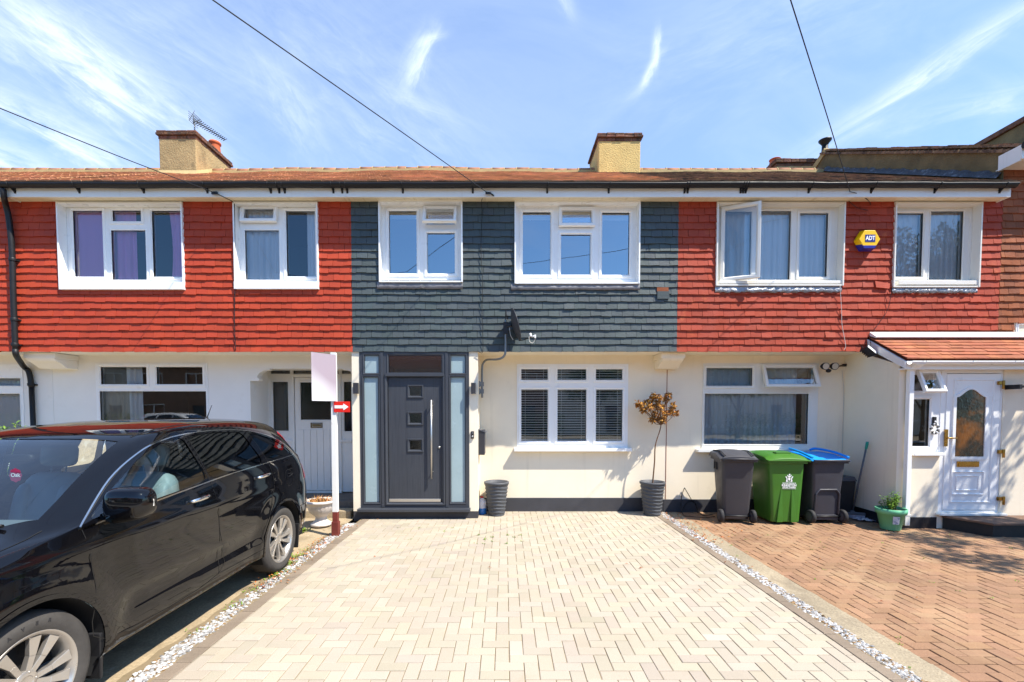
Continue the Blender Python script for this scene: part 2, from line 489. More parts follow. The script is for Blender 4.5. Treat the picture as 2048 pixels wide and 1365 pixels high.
def sphere(mb, c, r, n=10, m=6, sc3=(1, 1, 1)):
    c = Vector(c); rows = []
    for i in range(m+1):
        th = math.pi * i / m
        rows.append([mb.V(c + Vector((r*sc3[0]*math.sin(th)*math.cos(2*math.pi*j/n), r*sc3[1]*math.sin(th)*math.sin(2*math.pi*j/n), r*sc3[2]*math.cos(th)))) for j in range(n)])
    sm = mb.smooth; mb.smooth = True
    for i in range(m):
        for j in range(n): mb.F((rows[i][j], rows[i+1][j], rows[i+1][(j+1) % n], rows[i][(j+1) % n]))
    mb.smooth = sm
def grow(r, a, b=None):
    b = a if b is None else b
    return (r[0]-a, r[1]+a, r[2]-b, r[3]+b)

# ------------------------------------------------------------------ shared building blocks
def tile_hanging(x0, x1, z0, z1, holes, seed, gauge=.1125, tw=.168, proud=.022, spread=.07, Y=0.0):
    """hung clay tiles: every tile a slightly crooked wedge, courses broken around the windows"""
    r = random.Random(seed); mb = MB()
    rows = int(round((z1 - z0) / gauge)); g = (z1 - z0) / rows
    for k in range(rows):
        za = z0 + k * g; zb = za + g
        x = x0 - (tw * .5 if k % 2 else 0) - r.uniform(0, .03)
        rowdz = r.uniform(-.003, .003)
        while x < x1:
            wd = tw * r.uniform(.97, 1.03)
            segs = [(max(x, x0), min(x + wd - r.uniform(.002, .006), x1))]
            zc = (za + zb) / 2
            for h in holes:
                if h[2] < zc < h[3]:
                    ns = []
                    for a, b in segs:
                        if b <= h[0] or a >= h[1]: ns.append((a, b)); continue
                        if a < h[0]: ns.append((a, h[0]))
                        if b > h[1]: ns.append((h[1], b))
                    segs = ns
            for a, b in segs:
                if b - a < .012: continue
                d1, d2 = rowdz + r.uniform(-.005, .005), r.uniform(-.004, .004)
                pr = proud * r.uniform(.8, 1.15) + (.012 if r.random() < .015 else 0)
                zl, zr = za + d1 - d2, za + d1 + d2
                t = 1 + r.uniform(-spread, spread)
                mb.tone = (t, t * (1 + r.uniform(-.04, .04)), t * (1 + r.uniform(-.04, .04)))
                p = [(a, Y-pr, zl), (b, Y-pr+r.uniform(-.002, .002), zr), (b, Y-.001, zb+.004), (a, Y-.001, zb+.004)]
                q = [(a, Y+.006, zl), (b, Y+.006, zr)]
                i = [mb.V(v) for v in p + q]
                mb.F((i[0], i[1], i[2], i[3])); mb.F((i[4], i[5], i[1], i[0])); mb.F((i[4], i[0], i[3])); mb.F((i[1], i[5], i[2]))
            x += wd
    return mb
def roof_tiles(x0, x1, E, D, gauge, tw, seed, mossx=None, sag=None, mb=None, proud=.012, spread=.15):
    """plain tiles on a slope from eave point E=(y,z) along the unit slope direction to the ridge point D"""
    r = random.Random(seed); mb = mb or MB()
    L = math.hypot(D[0]-E[0], D[1]-E[1]); cy_, sy_ = (D[0]-E[0])/L, (D[1]-E[1])/L
    rows = int(L / gauge); g = L / rows
    def P(x, s, n):
        zz = sag(x, s / L) if sag else 0
        return (x, E[0] + cy_*s - sy_*n, E[1] + sy_*s + cy_*n + zz)
    for k in range(rows):
        x = x0 - (tw/2 if k % 2 else 0); s0 = k * g
        while x < x1:
            a, b = max(x, x0), min(x + tw - r.uniform(.002, .006), x1)
            if b - a > .02:
                t = 1 + r.uniform(-spread, spread)
                mb.tone = (t, t * (1 + r.uniform(-.08, .08)), t * (1 + r.uniform(-.1, .1)))
                mb.m = 1 if mossx is not None and a > mossx + r.uniform(-.7, .7) else 0
                pr = proud * r.uniform(.7, 1.4); d = r.uniform(-.006, .006); e = r.uniform(-.004, .004)
                i = [mb.V(P(a, s0+d, pr)), mb.V(P(b, s0+d, pr+e)), mb.V(P(b, s0+g+.01, .002)), mb.V(P(a, s0+g+.01, .002)), mb.V(P(a, s0+d, -.004)), mb.V(P(b, s0+d, -.004))]
                mb.F((i[0], i[1], i[2], i[3])); mb.F((i[4], i[5], i[1], i[0])); mb.F((i[4], i[0], i[3])); mb.F((i[1], i[5], i[2]))
            x += tw
    mb.m = 0
    return mb
def drape(x0, x1, z0, z1, Y, amp=.03, wl=.11, seed=0, gather=0.0):
    """hanging cloth with vertical folds"""
    r = random.Random(seed); mb = MB(); mb.smooth = True
    n = max(8, int((x1 - x0) / .012)); m = 8; ph = r.uniform(0, 6)
    cols = []
    for i in range(n+1):
        t = i / n; x = x0 + (x1-x0)*t
        f = math.sin(2*math.pi*x/wl + ph + 1.3*math.sin(3.1*x+ph)) + .5*math.sin(2*math.pi*x/(wl*.43) + 2*ph)
        col = []
        for j in range(m+1):
            s = j / m
            xx = x + gather * math.sin(math.pi * min(1, max(0, 1-s))) * (t - .5)
            col.append(mb.V((xx, Y + amp * f * (.55 + .45*(1-s)), z0 + (z1-z0)*s)))
        cols.append(col)
    for i in range(n):
        for j in range(m): mb.F((cols[i][j], cols[i+1][j], cols[i+1][j+1], cols[i][j+1]))
    return mb
def window(house, outer, glz, Y, mat='upvc', sash=(), sill=None, glassm='window_glass', label=None, sill_mat=None, deep=.07):
    """outer, glz, sash are photo rectangles; frame plane at Y. Returns the window part (frame mesh) with pane and sill sub-parts"""
    O = rect(*outer, Y)
    G = [rect(*g, Y) for g in glz]
    mb = MB()
    mb.panel(O[0], O[1], O[2], O[3], Y, Y + deep, G)
    for k, g in enumerate(G):
        if k in sash:
            S = grow(g, .048)
            S = (max(S[0], O[0]+.006), min(S[1], O[1]-.006), max(S[2], O[2]+.006), min(S[3], O[3]-.006))
            mb.ring(S, g, Y - .014, Y + .03)
        else:
            mb.ring(grow(g, .020), g, Y - .006, Y + .03, slope=.016)
    f = mb.build('window', mat, house)
    if label: f['label'] = label
    p = MB()
    for g in G: p.poly([(g[0]-.004, Y+.028, g[2]-.004), (g[1]+.004, Y+.028, g[2]-.004), (g[1]+.004, Y+.028, g[3]+.004), (g[0]-.004, Y+.028, g[3]+.004)])
    p.build('pane', glassm, f)
    if sill:
        S = rect(*sill[:4], Y)
        s_ = MB(); s_.box(S[0], S[1], Y - sill[4], Y + .02, S[2], S[3])
        s_.build('sill', sill_mat or mat, f, bevel=.005)
    return f, O, G
def open_sash(frame, G, Y, mat, hinge, ang, glassm='window_glass', border=.05, edge=.05):
    """an opening light swung out about its hinge ('top' or 'left')"""
    w_, h_ = G[1]-G[0]+2*border, G[3]-G[2]+2*border
    mb = MB(); pm = MB()
    if hinge == 'top':
        X = Matrix.Translation((G[0]-border, Y-.012, G[3]+border)) @ Matrix.Rotation(R(-ang), 4, 'X') @ Matrix.Translation((0, 0, -h_))
    else:
        X = Matrix.Translation((G[0]-border, Y-.012, G[2]-border)) @ Matrix.Rotation(R(-ang), 4, 'Z')
    mb.X = X; pm.X = X
    mb.ring((0, w_, 0, h_), (border, w_-border, border, h_-border), -.03, .02)
    # back face ring
    mb.panel(0, w_, 0, h_, .0201, .024, [(border, w_-border, border, h_-border)])
    pm.poly([(border-.004, .003, border-.004), (w_-border+.004, .003, border-.004), (w_-border+.004, .003, h_-border+.004), (border-.004, .003, h_-border+.004)])
    s = mb.build('sash', mat, frame)
    pm.build('pane', glassm, frame)
    return s
# ------------------------------------------------------------------ ground
M('beige_block', lin((169, 158, 140)), .85, var=.07, vs=.8, bump=.35, bs=160, bd=.004, tone=True, fleck=(170, .10), spots=[(1.1, .55, .78, lin((154, 140, 118)), .5), (3.1, .62, .8, lin((150, 136, 112)), .4), (26, .70, .74, lin((120, 104, 84)), .45)])
M('red_joint', lin((92, 76, 54)), .95, var=.3, vs=4, spots=[(2.4, .52, .64, lin((84, 92, 46)), .8)])
M('red_block', lin((143, 110, 83)), .88, var=.20, vs=1.0, bump=.4, bs=120, bd=.005, tone=True, fleck=(120, .12), spots=[(1.5, .5, .72, lin((172, 146, 112)), .6), (5, .64, .78, lin((120, 92, 70)), .5)])
M('edging_block', lin((128, 114, 98)), .88, var=.14, vs=2, bump=.4, bs=120, bd=.005, tone=True, fleck=(130, .12))
M('joint_sand', lin((132, 116, 90)), .95, var=.2, vs=5, bump=.3, bs=80, spots=[(3, .58, .7, lin((96, 96, 60)), .6)])
M('old_concrete', lin((160, 143, 115)), .9, var=.2, vs=1.4, bump=.6, bs=40, bd=.01, fleck=(70, .16), spots=[(2.2, .52, .66, lin((112, 98, 76)), .6), (8, .6, .7, lin((190, 180, 160)), .6), (1.1, .6, .66, lin((96, 88, 72)), .4)])
M('haunch_concrete', lin((150, 137, 114)), .9, var=.2, vs=1.4, bump=.6, bs=40, bd=.01, fleck=(70, .2), spots=[(2.2, .52, .66, lin((118, 106, 88)), .6), (8, .6, .7, lin((176, 164, 142)), .6)])
M('tarmac_patch', lin((70, 66, 62)), .92, var=.2, vs=3, bump=.7, bs=90, fleck=(120, .35))
M('asphalt', lin((62, 62, 64)), .9, var=.15, vs=.8, bump=.5, bs=80)
M('pavement_slab', lin((150, 146, 138)), .9, var=.1, vs=1)
M('pebble', (1, 1, 1), .75, tone=True, fleck=(60, .12))
M('earth', lin((120, 112, 92)), .95, var=.25, vs=.4, bump=.3, bs=10)

def sheet(name, mat, x0, x1, y0, y1, z, n=1):
    mb = MB(); mb.poly([(x0, y0, z), (x1, y0, z), (x1, y1, z), (x0, y1, z)])
    return mb.build(name, mat, kind='structure')
sheet('ground', 'earth', -600, 600, -600, 600, -.10)

def clip(poly, reg):
    """Sutherland-Hodgman against a convex counter-clockwise region"""
    out = poly
    for i in range(len(reg)):
        a, b = reg[i], reg[(i+1) % len(reg)]
        ins = lambda p: (b[0]-a[0])*(p[1]-a[1]) - (b[1]-a[1])*(p[0]-a[0]) >= -1e-9
        new = []
        for k in range(len(out)):
            p, q = out[k-1], out[k]
            ip, iq = ins(p), ins(q)
            if ip != iq:
                d1 = (b[0]-a[0])*(p[1]-a[1]) - (b[1]-a[1])*(p[0]-a[0]); d2 = (b[0]-a[0])*(q[1]-a[1]) - (b[1]-a[1])*(q[0]-a[0])
                t = d1 / (d1 - d2); new.append((p[0]+t*(q[0]-p[0]), p[1]+t*(q[1]-p[1])))
            if iq: new.append(q)
        out = new
        if len(out) < 3: return []
    return out
def block(mb, poly, z, ch=.005, dep=.02, tilt=(0, 0)):
    n = len(poly); cx_, cy_ = sum(p[0] for p in poly)/n, sum(p[1] for p in poly)/n
    def ins(p, d):
        v = Vector((cx_-p[0], cy_-p[1])); L = v.length
        return (p[0]+v.x*min(.5, d*1.5/max(L, .01)), p[1]+v.y*min(.5, d*1.5/max(L, .01)))
    zz = lambda p: z + (p[0]-cx_)*tilt[0] + (p[1]-cy_)*tilt[1]
    top = [ins(p, ch) for p in poly]
    a = [mb.V((*p, zz(p))) for p in top]; b = [mb.V((*p, zz(p)-ch*.8)) for p in poly]; c = [mb.V((*p, z-dep)) for p in poly]
    mb.F(a)
    for k in range(n):
        mb.F((b[k], b[(k+1) % n], a[(k+1) % n], a[k])); mb.F((c[k], c[(k+1) % n], b[(k+1) % n], b[k]))
def herringbone(name, mat, region, org, ang, z, seed, bl=.2, gap=.0035, spread=.06, uneven=.0012, tonef=None, ch=.005):
    r = random.Random(seed); mb = MB(); h = bl / 2
    ca, sa = math.cos(ang), math.sin(ang)
    xs = [p[0] for p in region]; ys = [p[1] for p in region]
    rad = int(math.hypot(max(xs)-min(xs), max(ys)-min(ys)) / h) + 4
    for i in range(-rad, rad):
        for j in range(-rad, rad):
            m = (i - j) % 4
            if m == 0: a, b, c, d = i*h, j*h, (i+2)*h, (j+1)*h
            elif m == 3: a, b, c, d = i*h, j*h, (i+1)*h, (j+2)*h
            else: continue
            mx, my = org[0] + ca*(a+c)/2 - sa*(b+d)/2, org[1] + sa*(a+c)/2 + ca*(b+d)/2
            if not (min(xs)-.2 < mx < max(xs)+.2 and min(ys)-.2 < my < max(ys)+.2): continue
            a += gap/2; b += gap/2; c -= gap/2; d -= gap/2
            j4 = [r.uniform(-.0012, .0012) for _ in range(4)]
            pl = [(org[0]+ca*x-sa*y, org[1]+sa*x+ca*y) for x, y in ((a+j4[0], b+j4[1]), (c+j4[2], b+j4[1]), (c+j4[2], d+j4[3]), (a+j4[0], d+j4[3]))]
            pl = clip(pl, region)
            if len(pl) < 3: continue
            t = 1 + r.gauss(0, spread*.6)
            if r.random() < .05: t *= 1.07
            mb.tone = (t, t*(1+r.uniform(-.02, .02)), t*(1+r.uniform(-.035, .035)))
            if tonef: mb.tone = tonef(mb.tone, r)
            block(mb, pl, z + r.uniform(-uneven, uneven), ch, tilt=(r.uniform(-.006, .006), r.uniform(-.006, .006)))
    return mb.build(name, mat, kind='structure')
YW = .52          # ground floor wall face; the hung tiles above stand at y = 0
DX0, DX1 = -2.175, 2.49
sheet('driveway_bedding', 'joint_sand', DX0-.14, DX1+.13, -9.6, YW, -.0055)
herringbone('driveway', 'beige_block', [(DX0, -9.6), (DX1, -9.6), (DX1, YW), (DX0, YW)], (.03, -3.0), 0, 0, 3, gap=.0048, spread=.075, ch=.0035)
def edging(name, x0, x1, y0, y1, seed):
    r = random.Random(seed); mb = MB(); y = y0
    while y < y1:
        t = 1 + r.gauss(0, .07); mb.tone = (t, t, t)
        block(mb, [(x0, y+.0015), (x1, y+.0015), (x1, min(y+.2, y1)-.0015), (x0, min(y+.2, y1)-.0015)], .004+r.uniform(-.002, .002))
        y += .2
    return mb.build(name, 'edging_block', kind='structure')
edging('driveway_edging', DX0-.108, DX0-.004, -9.6, -.02, 5)
edging('driveway_edging', DX1+.004, DX1+.098, -9.6, YW-.02, 6)
# red herringbone parking bay on the right, with its concrete haunching
sheet('paving_bedding', 'red_joint', 2.93, 12, -9.6, YW, -.022)
herringbone('red_paving', 'red_block', [(2.955, -9.6), (12, -9.6), (12, YW), (2.955, YW)], (4.02, -3), 0, -.012, 9, gap=.006, spread=.09, uneven=.003)
def rough_strip(name, mat, x0, x1, y0, y1, z, seed, amp=.006, nx=6, ny=60, edge=0.0):
    r = random.Random(seed); mb = MB(); mb.smooth = True
    g = [[mb.V((x0+(x1-x0)*i/nx + (r.uniform(-edge, edge) if i in (0, nx) else 0), y0+(y1-y0)*j/ny, z+r.uniform(-amp, amp))) for j in range(ny+1)] for i in range(nx+1)]
    for i in range(nx):
        for j in range(ny): mb.F((g[i][j], g[i+1][j], g[i+1][j+1], g[i][j+1]))
    return mb.build(name, mat, kind='structure')
rough_strip('concrete_haunching', 'haunch_concrete', 2.70, 2.962, -9.6, YW, -.012, 4, .004, edge=.008)
# neighbour's old concrete parking bay on the left
rough_strip('concrete_drive', 'old_concrete', -13, -2.46, -9.6, YW, -.022, 8, .005, nx=60, ny=60)
# pavement, road and far pavement behind the camera
sheet('pavement', 'pavement_slab', -60, 60, -12.0, -9.6, -.03)
sheet('road', 'asphalt', -60, 60, -18.2, -12.0, -.09)
sheet('pavement', 'pavement_slab', -60, 60, -20.2, -18.2, -.03)

def pebbles(name, x0, x1, y0, y1, z, count, seed, dry=.1, dens=None):
    r = random.Random(seed); mb = MB(); mb.smooth = False
    for _ in range(count):
        x = r.triangular(x0, x1, (x0+x1)/2); y = r.uniform(y0, y1)
        if dens and r.random() > dens(y): continue
        s = r.uniform(.006, .0155); q = r.random()
        g = r.uniform(.22, .60)
        if q < .62: mb.tone = (g, g*.98, g*.95)
        elif q < .80: mb.tone = (g*.62, g*.60, g*.58)
        elif q < .80+dry: mb.tone = (.50*g, .30*g, .13*g)
        else: mb.tone = (.62*g, .52*g, .40*g)
        a, b, c_ = s*r.uniform(.8, 1.4), s*r.uniform(.7, 1.1), s*r.uniform(.5, .8)
        rot = r.uniform(0, 6.28)
        ca, sa = math.cos(rot), math.sin(rot)
        pts = []
        for (lx, ly, lz) in ((0,0,1), (1,0,.35), (.3,.9,.3), (-.8,.6,.4), (-.8,-.6,.3), (.3,-.9,.4), (.8,.5,-.5), (-.2,.8,-.5), (-1,0,-.5), (-.2,-.8,-.5), (.8,-.5,-.5)):
            k = r.uniform(.85, 1.15)
            X, Y_, Z_ = lx*a*k, ly*b*k, lz*c_*k
            pts.append(mb.V((x+ca*X-sa*Y_, y+sa*X+ca*Y_, z+c_*.5+Z_)))
        for k in range(5): mb.F((pts[0], pts[1+k], pts[1+(k+1) % 5]))
        for k in range(5):
            u_, v_ = 1+k, 1+(k+1) % 5; l0, l1 = 6+k, 6+(k-1) % 5
            mb.F((pts[u_], pts[l0], pts[v_])); mb.F((pts[u_], pts[l1], pts[l0]))
    o = mb.build(name, 'pebble', kind='stuff')
    return o
rough_strip('gravel_bed', 'joint_sand', -2.52, -2.285, -9.6, -.3, -.012, 14, .004, edge=.02)
rough_strip('gravel_bed', 'joint_sand', 2.59, 2.72, -9.6, YW, -.012, 15, .004, edge=.015)
g1 = pebbles('gravel', -2.47, -2.285, -6.5, -.3, -.012, 6000, 21, .12, lambda y: .5 if -3.6 < y < -1.6 else 1)
tag(g1, 'loose white and grey pebbles filling the narrow strip beside the black car', 'gravel')
g2 = pebbles('gravel', 2.585, 2.74, -7, YW-.05, -.012, 6000, 22, .16)
tag(g2, 'loose pebbles and dry leaves in the narrow strip beside the red paving', 'gravel')
# ------------------------------------------------------------------ the terrace
ZB = rect(1000, 704, 1010, 705, 0)[3]            # underside of the tile hanging
ZS = 5.012                                        # soffit
EAVE = (-.26, 5.205); RIDGE = (4.12, 7.57)
XL0, XL1, XM1, XR1 = at(33, 560, 0).x, at(704, 560, 0).x, at(1355, 560, 0).x, at(1998, 560, 0).x
YF = .10                                          # upper window frame plane
def U(*r): return rect(*r, 0)
def eaves(house, x0, x1, seed, ends=(False, False), zoff=0, brx=()):
    z = zoff
    fb = MB(); fb.box(x0, x1, -.20, -.178, ZS-.015+z, ZS+.175+z)
    for k, e in enumerate(ends):
        if e:
            xe = (x0 + .011, x1 - .011)[k]
            fb.box(xe-.011, xe+.011, -.178, .06, ZS-.015+z, ZS+.175+z)
    fb.build('fascia_board', 'white_board', house, bevel=.003)
    sb = MB(); sb.box(x0+.002, x1-.002, -.178, .055, ZS+.002+z, ZS+.014+z); sb.build('soffit', 'soffit_board', house)
    gm = MB(); n = 14; gy, gz, gr = -.262, ZS+.152+z, .060
    # half-round gutter with a real hollow and a slight sag
    rg = random.Random(seed); segs = 14; rows = []
    for i in range(segs+1):
        x = x0 + (x1-x0)*i/segs; s = rg.uniform(-.006, .004)
        ro = [gm.V((x, gy + gr*math.cos(math.pi+math.pi*j/n), gz+s + gr*math.sin(math.pi+math.pi*j/n))) for j in range(n+1)]
        ri = [gm.V((x, gy + (gr-.004)*math.cos(math.pi+math.pi*j/n), gz+s + .001 + (gr-.004)*math.sin(math.pi+math.pi*j/n))) for j in range(n+1)]
        rows.append((ro, ri))
    gm.smooth = True
    for (a, ai), (b, bi) in zip(rows, rows[1:]):
        for j in range(n):
            gm.F((a[j], a[j+1], b[j+1], b[j])); gm.F((ai[j+1], ai[j], bi[j], bi[j+1]))
        gm.F((a[0], b[0], bi[0], ai[0])); gm.F((a[n], ai[n], bi[n], b[n]))
    g = gm.build('gutter', 'black_pvc', house)
    for px in brx:
        bm_ = MB(); X = at(px, 380, -.26).x
        bm_.tube([(X, gy + (gr+.004)*math.cos(a_), gz + (gr+.004)*math.sin(a_)) for a_ in [math.pi + math.pi*k/10 for k in range(11)]], .007, 6)
        bm_.box(X-.014, X+.014, -.206, -.198, gz-.115, gz-.02)
        bm_.hexa([(X-.012, -.206, gz-.115), (X+.012, -.206, gz-.115), (X+.012, -.212, gz-.1), (X-.012, -.212, gz-.1)], [(X-.006, -.206, gz-.05), (X+.006, -.206, gz-.05), (X+.006, -.27, gz-.062), (X-.006, -.27, gz-.062)])
        bm_.build('bracket', 'black_pvc', g)
def reveal(house, f, O, P, mat='upvc', sill=.0, sill_y=-.055, proud=.048):
    """timber/uPVC liner boards between the frame and the tile face: O frame rect at the frame plane, P outer rect at y=0 (x0,x1,z0,z1)"""
    mb = MB(); t = .022
    mb.box(P[0], P[0]+t, -proud, YF+.02, P[2], P[3]); mb.box(P[1]-t, P[1], -proud, YF+.02, P[2], P[3])
    mb.box(P[0]+t, P[1]-t, -proud+.004, YF+.02, P[3]-.03, P[3])
    mb.box(P[0]+t, P[1]-t, -proud+.006, YF+.02, P[2]-.001, P[2]+t)
    # cover strips either side of the frame
    for a, b in ((P[0]+t, O[0]), (O[1], P[1]-t)):
        if b - a > .004: mb.box(a, b, YF-.006, YF+.03, P[2]+t, P[3]-.03)
    if P[3]-.03 - O[3] > .004: mb.box(P[0]+t, P[1]-t, YF-.01, YF+.03, O[3], P[3]-.03)
    if O[2] - P[2]-t > .004: mb.box(P[0]+t, P[1]-t, YF-.012, YF+.03, P[2]+t, O[2])
    return mb.build('window_surround', mat, f, bevel=.002)
def apron(f, px0, py0, px1, py1, mat, seed=0, y=-.034, wob=.006):
    """dressed lead under a window: a thin crinkled sheet"""
    r = random.Random(seed); A = rect(px0, py0, px1, py1, 0); mb = MB(); mb.smooth = True
    n = 48; top, mid, bot, bk = [], [], [], []
    for i in range(n+1):
        x = A[0] + (A[1]-A[0])*i/n
        top.append(mb.V((x, -.012, A[3]))); mid.append(mb.V((x, y*.8+r.uniform(-wob, wob), (A[2]+A[3])/2)))
        zb = A[2] + r.uniform(-wob, wob)*.8
        bot.append(mb.V((x, y+r.uniform(-wob, wob), zb))); bk.append(mb.V((x, y+.012, zb-.001)))
    for i in range(n):
        for a, b in ((mid, top), (bot, mid), (bk, bot)): mb.F((a[i], a[i+1], b[i+1], b[i]))
    return mb.build('lead_apron', mat, f)
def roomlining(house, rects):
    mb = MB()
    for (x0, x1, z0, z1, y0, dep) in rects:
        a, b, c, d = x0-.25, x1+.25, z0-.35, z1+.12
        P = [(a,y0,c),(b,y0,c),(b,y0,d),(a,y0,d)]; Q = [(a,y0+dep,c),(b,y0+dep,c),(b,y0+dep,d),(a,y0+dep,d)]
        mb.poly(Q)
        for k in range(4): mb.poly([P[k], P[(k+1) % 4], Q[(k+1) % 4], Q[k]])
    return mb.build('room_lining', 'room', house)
def ridge(house_roof, x0, x1, seed, mort=True, dz=None):
    r = random.Random(seed); mb = MB(); x = x0; Lr = .30; mm = MB()
    while x < x1 - .02:
        b = min(x + Lr, x1); z = RIDGE[1] + .0 + r.uniform(-.008, .008) + (dz(x) if dz else 0)
        mb.smooth = True; ring = []
        n = 10
        A = [mb.V((x+.002, RIDGE[0] + .12*math.cos(math.pi*j/n), z - .03 + .115*math.sin(math.pi*j/n))) for j in range(n+1)]
        B = [mb.V((b-.002, RIDGE[0] + .12*math.cos(math.pi*j/n), z - .03 + .115*math.sin(math.pi*j/n))) for j in range(n+1)]
        for j in range(n): mb.F((A[j], B[j], B[j+1], A[j+1]))
        mb.smooth = False; mb.F(A); mb.F(B[::-1])
        mm.prism([(x-.010, RIDGE[0]+.126*math.cos(math.pi*j/n), z-.03+.121*math.sin(math.pi*j/n)) for j in range(n+1)], (.020, 0, 0))
        x = b
    if mort:
        xx = x0; 
        while xx < x1:
            e = min(xx+.3, x1); z = RIDGE[1] + (dz(xx) if dz else 0) + r.uniform(-.01, .01)
            mm.box(xx, e, RIDGE[0]-.15, RIDGE[0]+.15, z-.12, z-.015+r.uniform(-.01, .012)); xx = e
    mb.build('ridge_tile', 'ridge_tile', house_roof); mm.build('ridge_mortar', 'mortar', house_roof)
def main_roof(house, x0, x1, seed, mossx=None, sag=None, z=0, spread=.16):
    E, D = (EAVE[0], EAVE[1]+z), (RIDGE[0], RIDGE[1]+z)
    mb = roof_tiles(x0, x1, E, D, .100, .165, seed, mossx, sag, spread=spread)
    # back slope and underlay so that the roof is a solid
    mb.tone = (.8, .8, .8)
    mb.poly([(x0, D[0], D[1]-.02), (x1, D[0], D[1]-.02), (x1, 2*D[0]-E[0], E[1]), (x0, 2*D[0]-E[0], E[1])])
    mb.poly([(x0, E[0]+.06, E[1]-.03), (x1, E[0]+.06, E[1]-.03), (x1, D[0], D[1]-.05), (x0, D[0], D[1]-.05)])
    mb.poly([(x0, E[0]+.02, E[1]-.03), (x1, E[0]+.02, E[1]-.03), (x1, E[0]+.02, E[1]+.008), (x0, E[0]+.02, E[1]+.008)])
    mb.poly([(x0, E[0]+.02, E[1]-.04), (x0, .1, E[1]-.04), (x1, .1, E[1]-.04), (x1, E[0]+.02, E[1]-.04)])
    return mb.build('roof', ['roof_tile', 'mossy_roof_tile'], house)
def chimney(roof, px0, px1, pytop, pybase, y0, dep, mat, caph=.16, name='chimney'):
    A = rect(px0, pytop, px1, pybase, y0)
    mb = MB(); mb.box(A[0], A[1], y0, y0+dep, A[2]-.9, A[3]-caph)
    c = mb.build('chimney', mat, roof, bevel=.02)
    k = MB()
    for n_, (ov, za, zb_) in enumerate(((.012, -caph-.03, -caph+.05), (.05, -caph+.05, -caph+.11), (.035, -caph+.11, 0))):
        xa, xb, ya, yb = A[0]-ov, A[1]+ov, y0-ov, y0+dep+ov
        nx, ny = max(2, round((xb-xa)/.21)), max(2, round((yb-ya)/.21))
        rk = random.Random(int(px0)+n_)
        k.tone = (.55, .5, .45); k.box(xa+.012, xb-.012, ya+.012, yb-.012, A[3]+za, A[3]+zb_-.006)
        for i in range(nx):
            for j in range(ny):
                t = rk.uniform(.55, 1.35); k.tone = (t, t*rk.uniform(.85, 1.05), t*rk.uniform(.8, 1.05)); q = [rk.uniform(-.006, .006) for _ in range(4)]
                k.box(xa+(xb-xa)*i/nx+.005+(q[0] if i == 0 else 0), xa+(xb-xa)*(i+1)/nx-.005+(q[1] if i == nx-1 else 0), ya+(yb-ya)*j/ny+.005+(q[2] if j == 0 else 0), ya+(yb-ya)*(j+1)/ny-.005, A[3]+za+.006, A[3]+zb_-.003+q[3]*.8)
    k.build('chimney_cap', 'chimney_brick', roof, bevel=.008)
    return A
def pot(roof, x, y, z, h, r, mat):
    mb = MB(); mb.lathe([(r*1.05, 0), (r, .05), (r*.88, h*.7), (r*.95, h*.78), (r*1.08, h*.82), (r*1.08, h*.92), (r*.95, h), (r*.78, h), (r*.7, h*.4)], (x, y, z), 18)
    mb.build('chimney_pot', mat, roof)
def shell(house, x0, x1, mat, upper_holes, lower_holes, y0=YW, top=ZS+.1, z=0):
    """rendered ground-floor front, boarding behind the hung tiles, party walls, back"""
    mb = MB()
    mb.panel(x0, x1, -.1, ZB+.06, y0, y0+.12, lower_holes)
    mb.panel(x0, x1, ZB+.005, top+.12, .012, .10, upper_holes)
    fm = MB(); fm.panel(x0+.001, x1-.001, ZB+.006, top-.06, .007, .0115, upper_holes); fm.build('tile_underlay', 'felt', house)
    mb.poly([(x0, .012, ZB+.002), (x0, y0+.02, ZB+.002), (x1, y0+.02, ZB+.002), (x1, .012, ZB+.002)])
    for x in (x0+.002, x1-.002):
        mb.poly([(x, y0+.1, -.1), (x, 8.4, -.1), (x, 8.4, top+.1), (x, .1, top+.1), (x, .1, ZB), (x, y0+.1, ZB)])
    mb.poly([(x0, 8.4, -.1), (x1, 8.4, -.1), (x1, 8.4, top+.1), (x0, 8.4, top+.1)])
    return mb.build('wall', mat, house)
def corbel(house, px0, px1, mat):
    A = rect(px0, 706, px1, 733, .2)
    X0, X1 = A[0], A[1]
    mb = MB()
    z0, z1 = ZB-.235, ZB-.004
    mb.box(X0, X1, .10, YW, z1-.085, z1)
    prof = [(.10, z1-.085), (.13, z1-.12), (.22, z1-.16), (.30, z1-.215), (.32, z0), (YW, z0), (YW, z1-.085)]
    mb.prism([(X0+.02, y, z) for y, z in prof], (X1-X0-.04, 0, 0))
    return mb.build('corbel', mat, house, bevel=.006)

# --- upper window outer rectangles (tile opening) at y=0
PW1, PW2 = U(120, 406, 369.5, 581), U(470, 406, 638, 580)
PW3, PW4 = U(758.5, 403, 925.5, 566), U(1029, 404, 1279, 569)
PW5, PW6 = U(1431, 406, 1686, 573), U(1785, 406, 1958, 576)

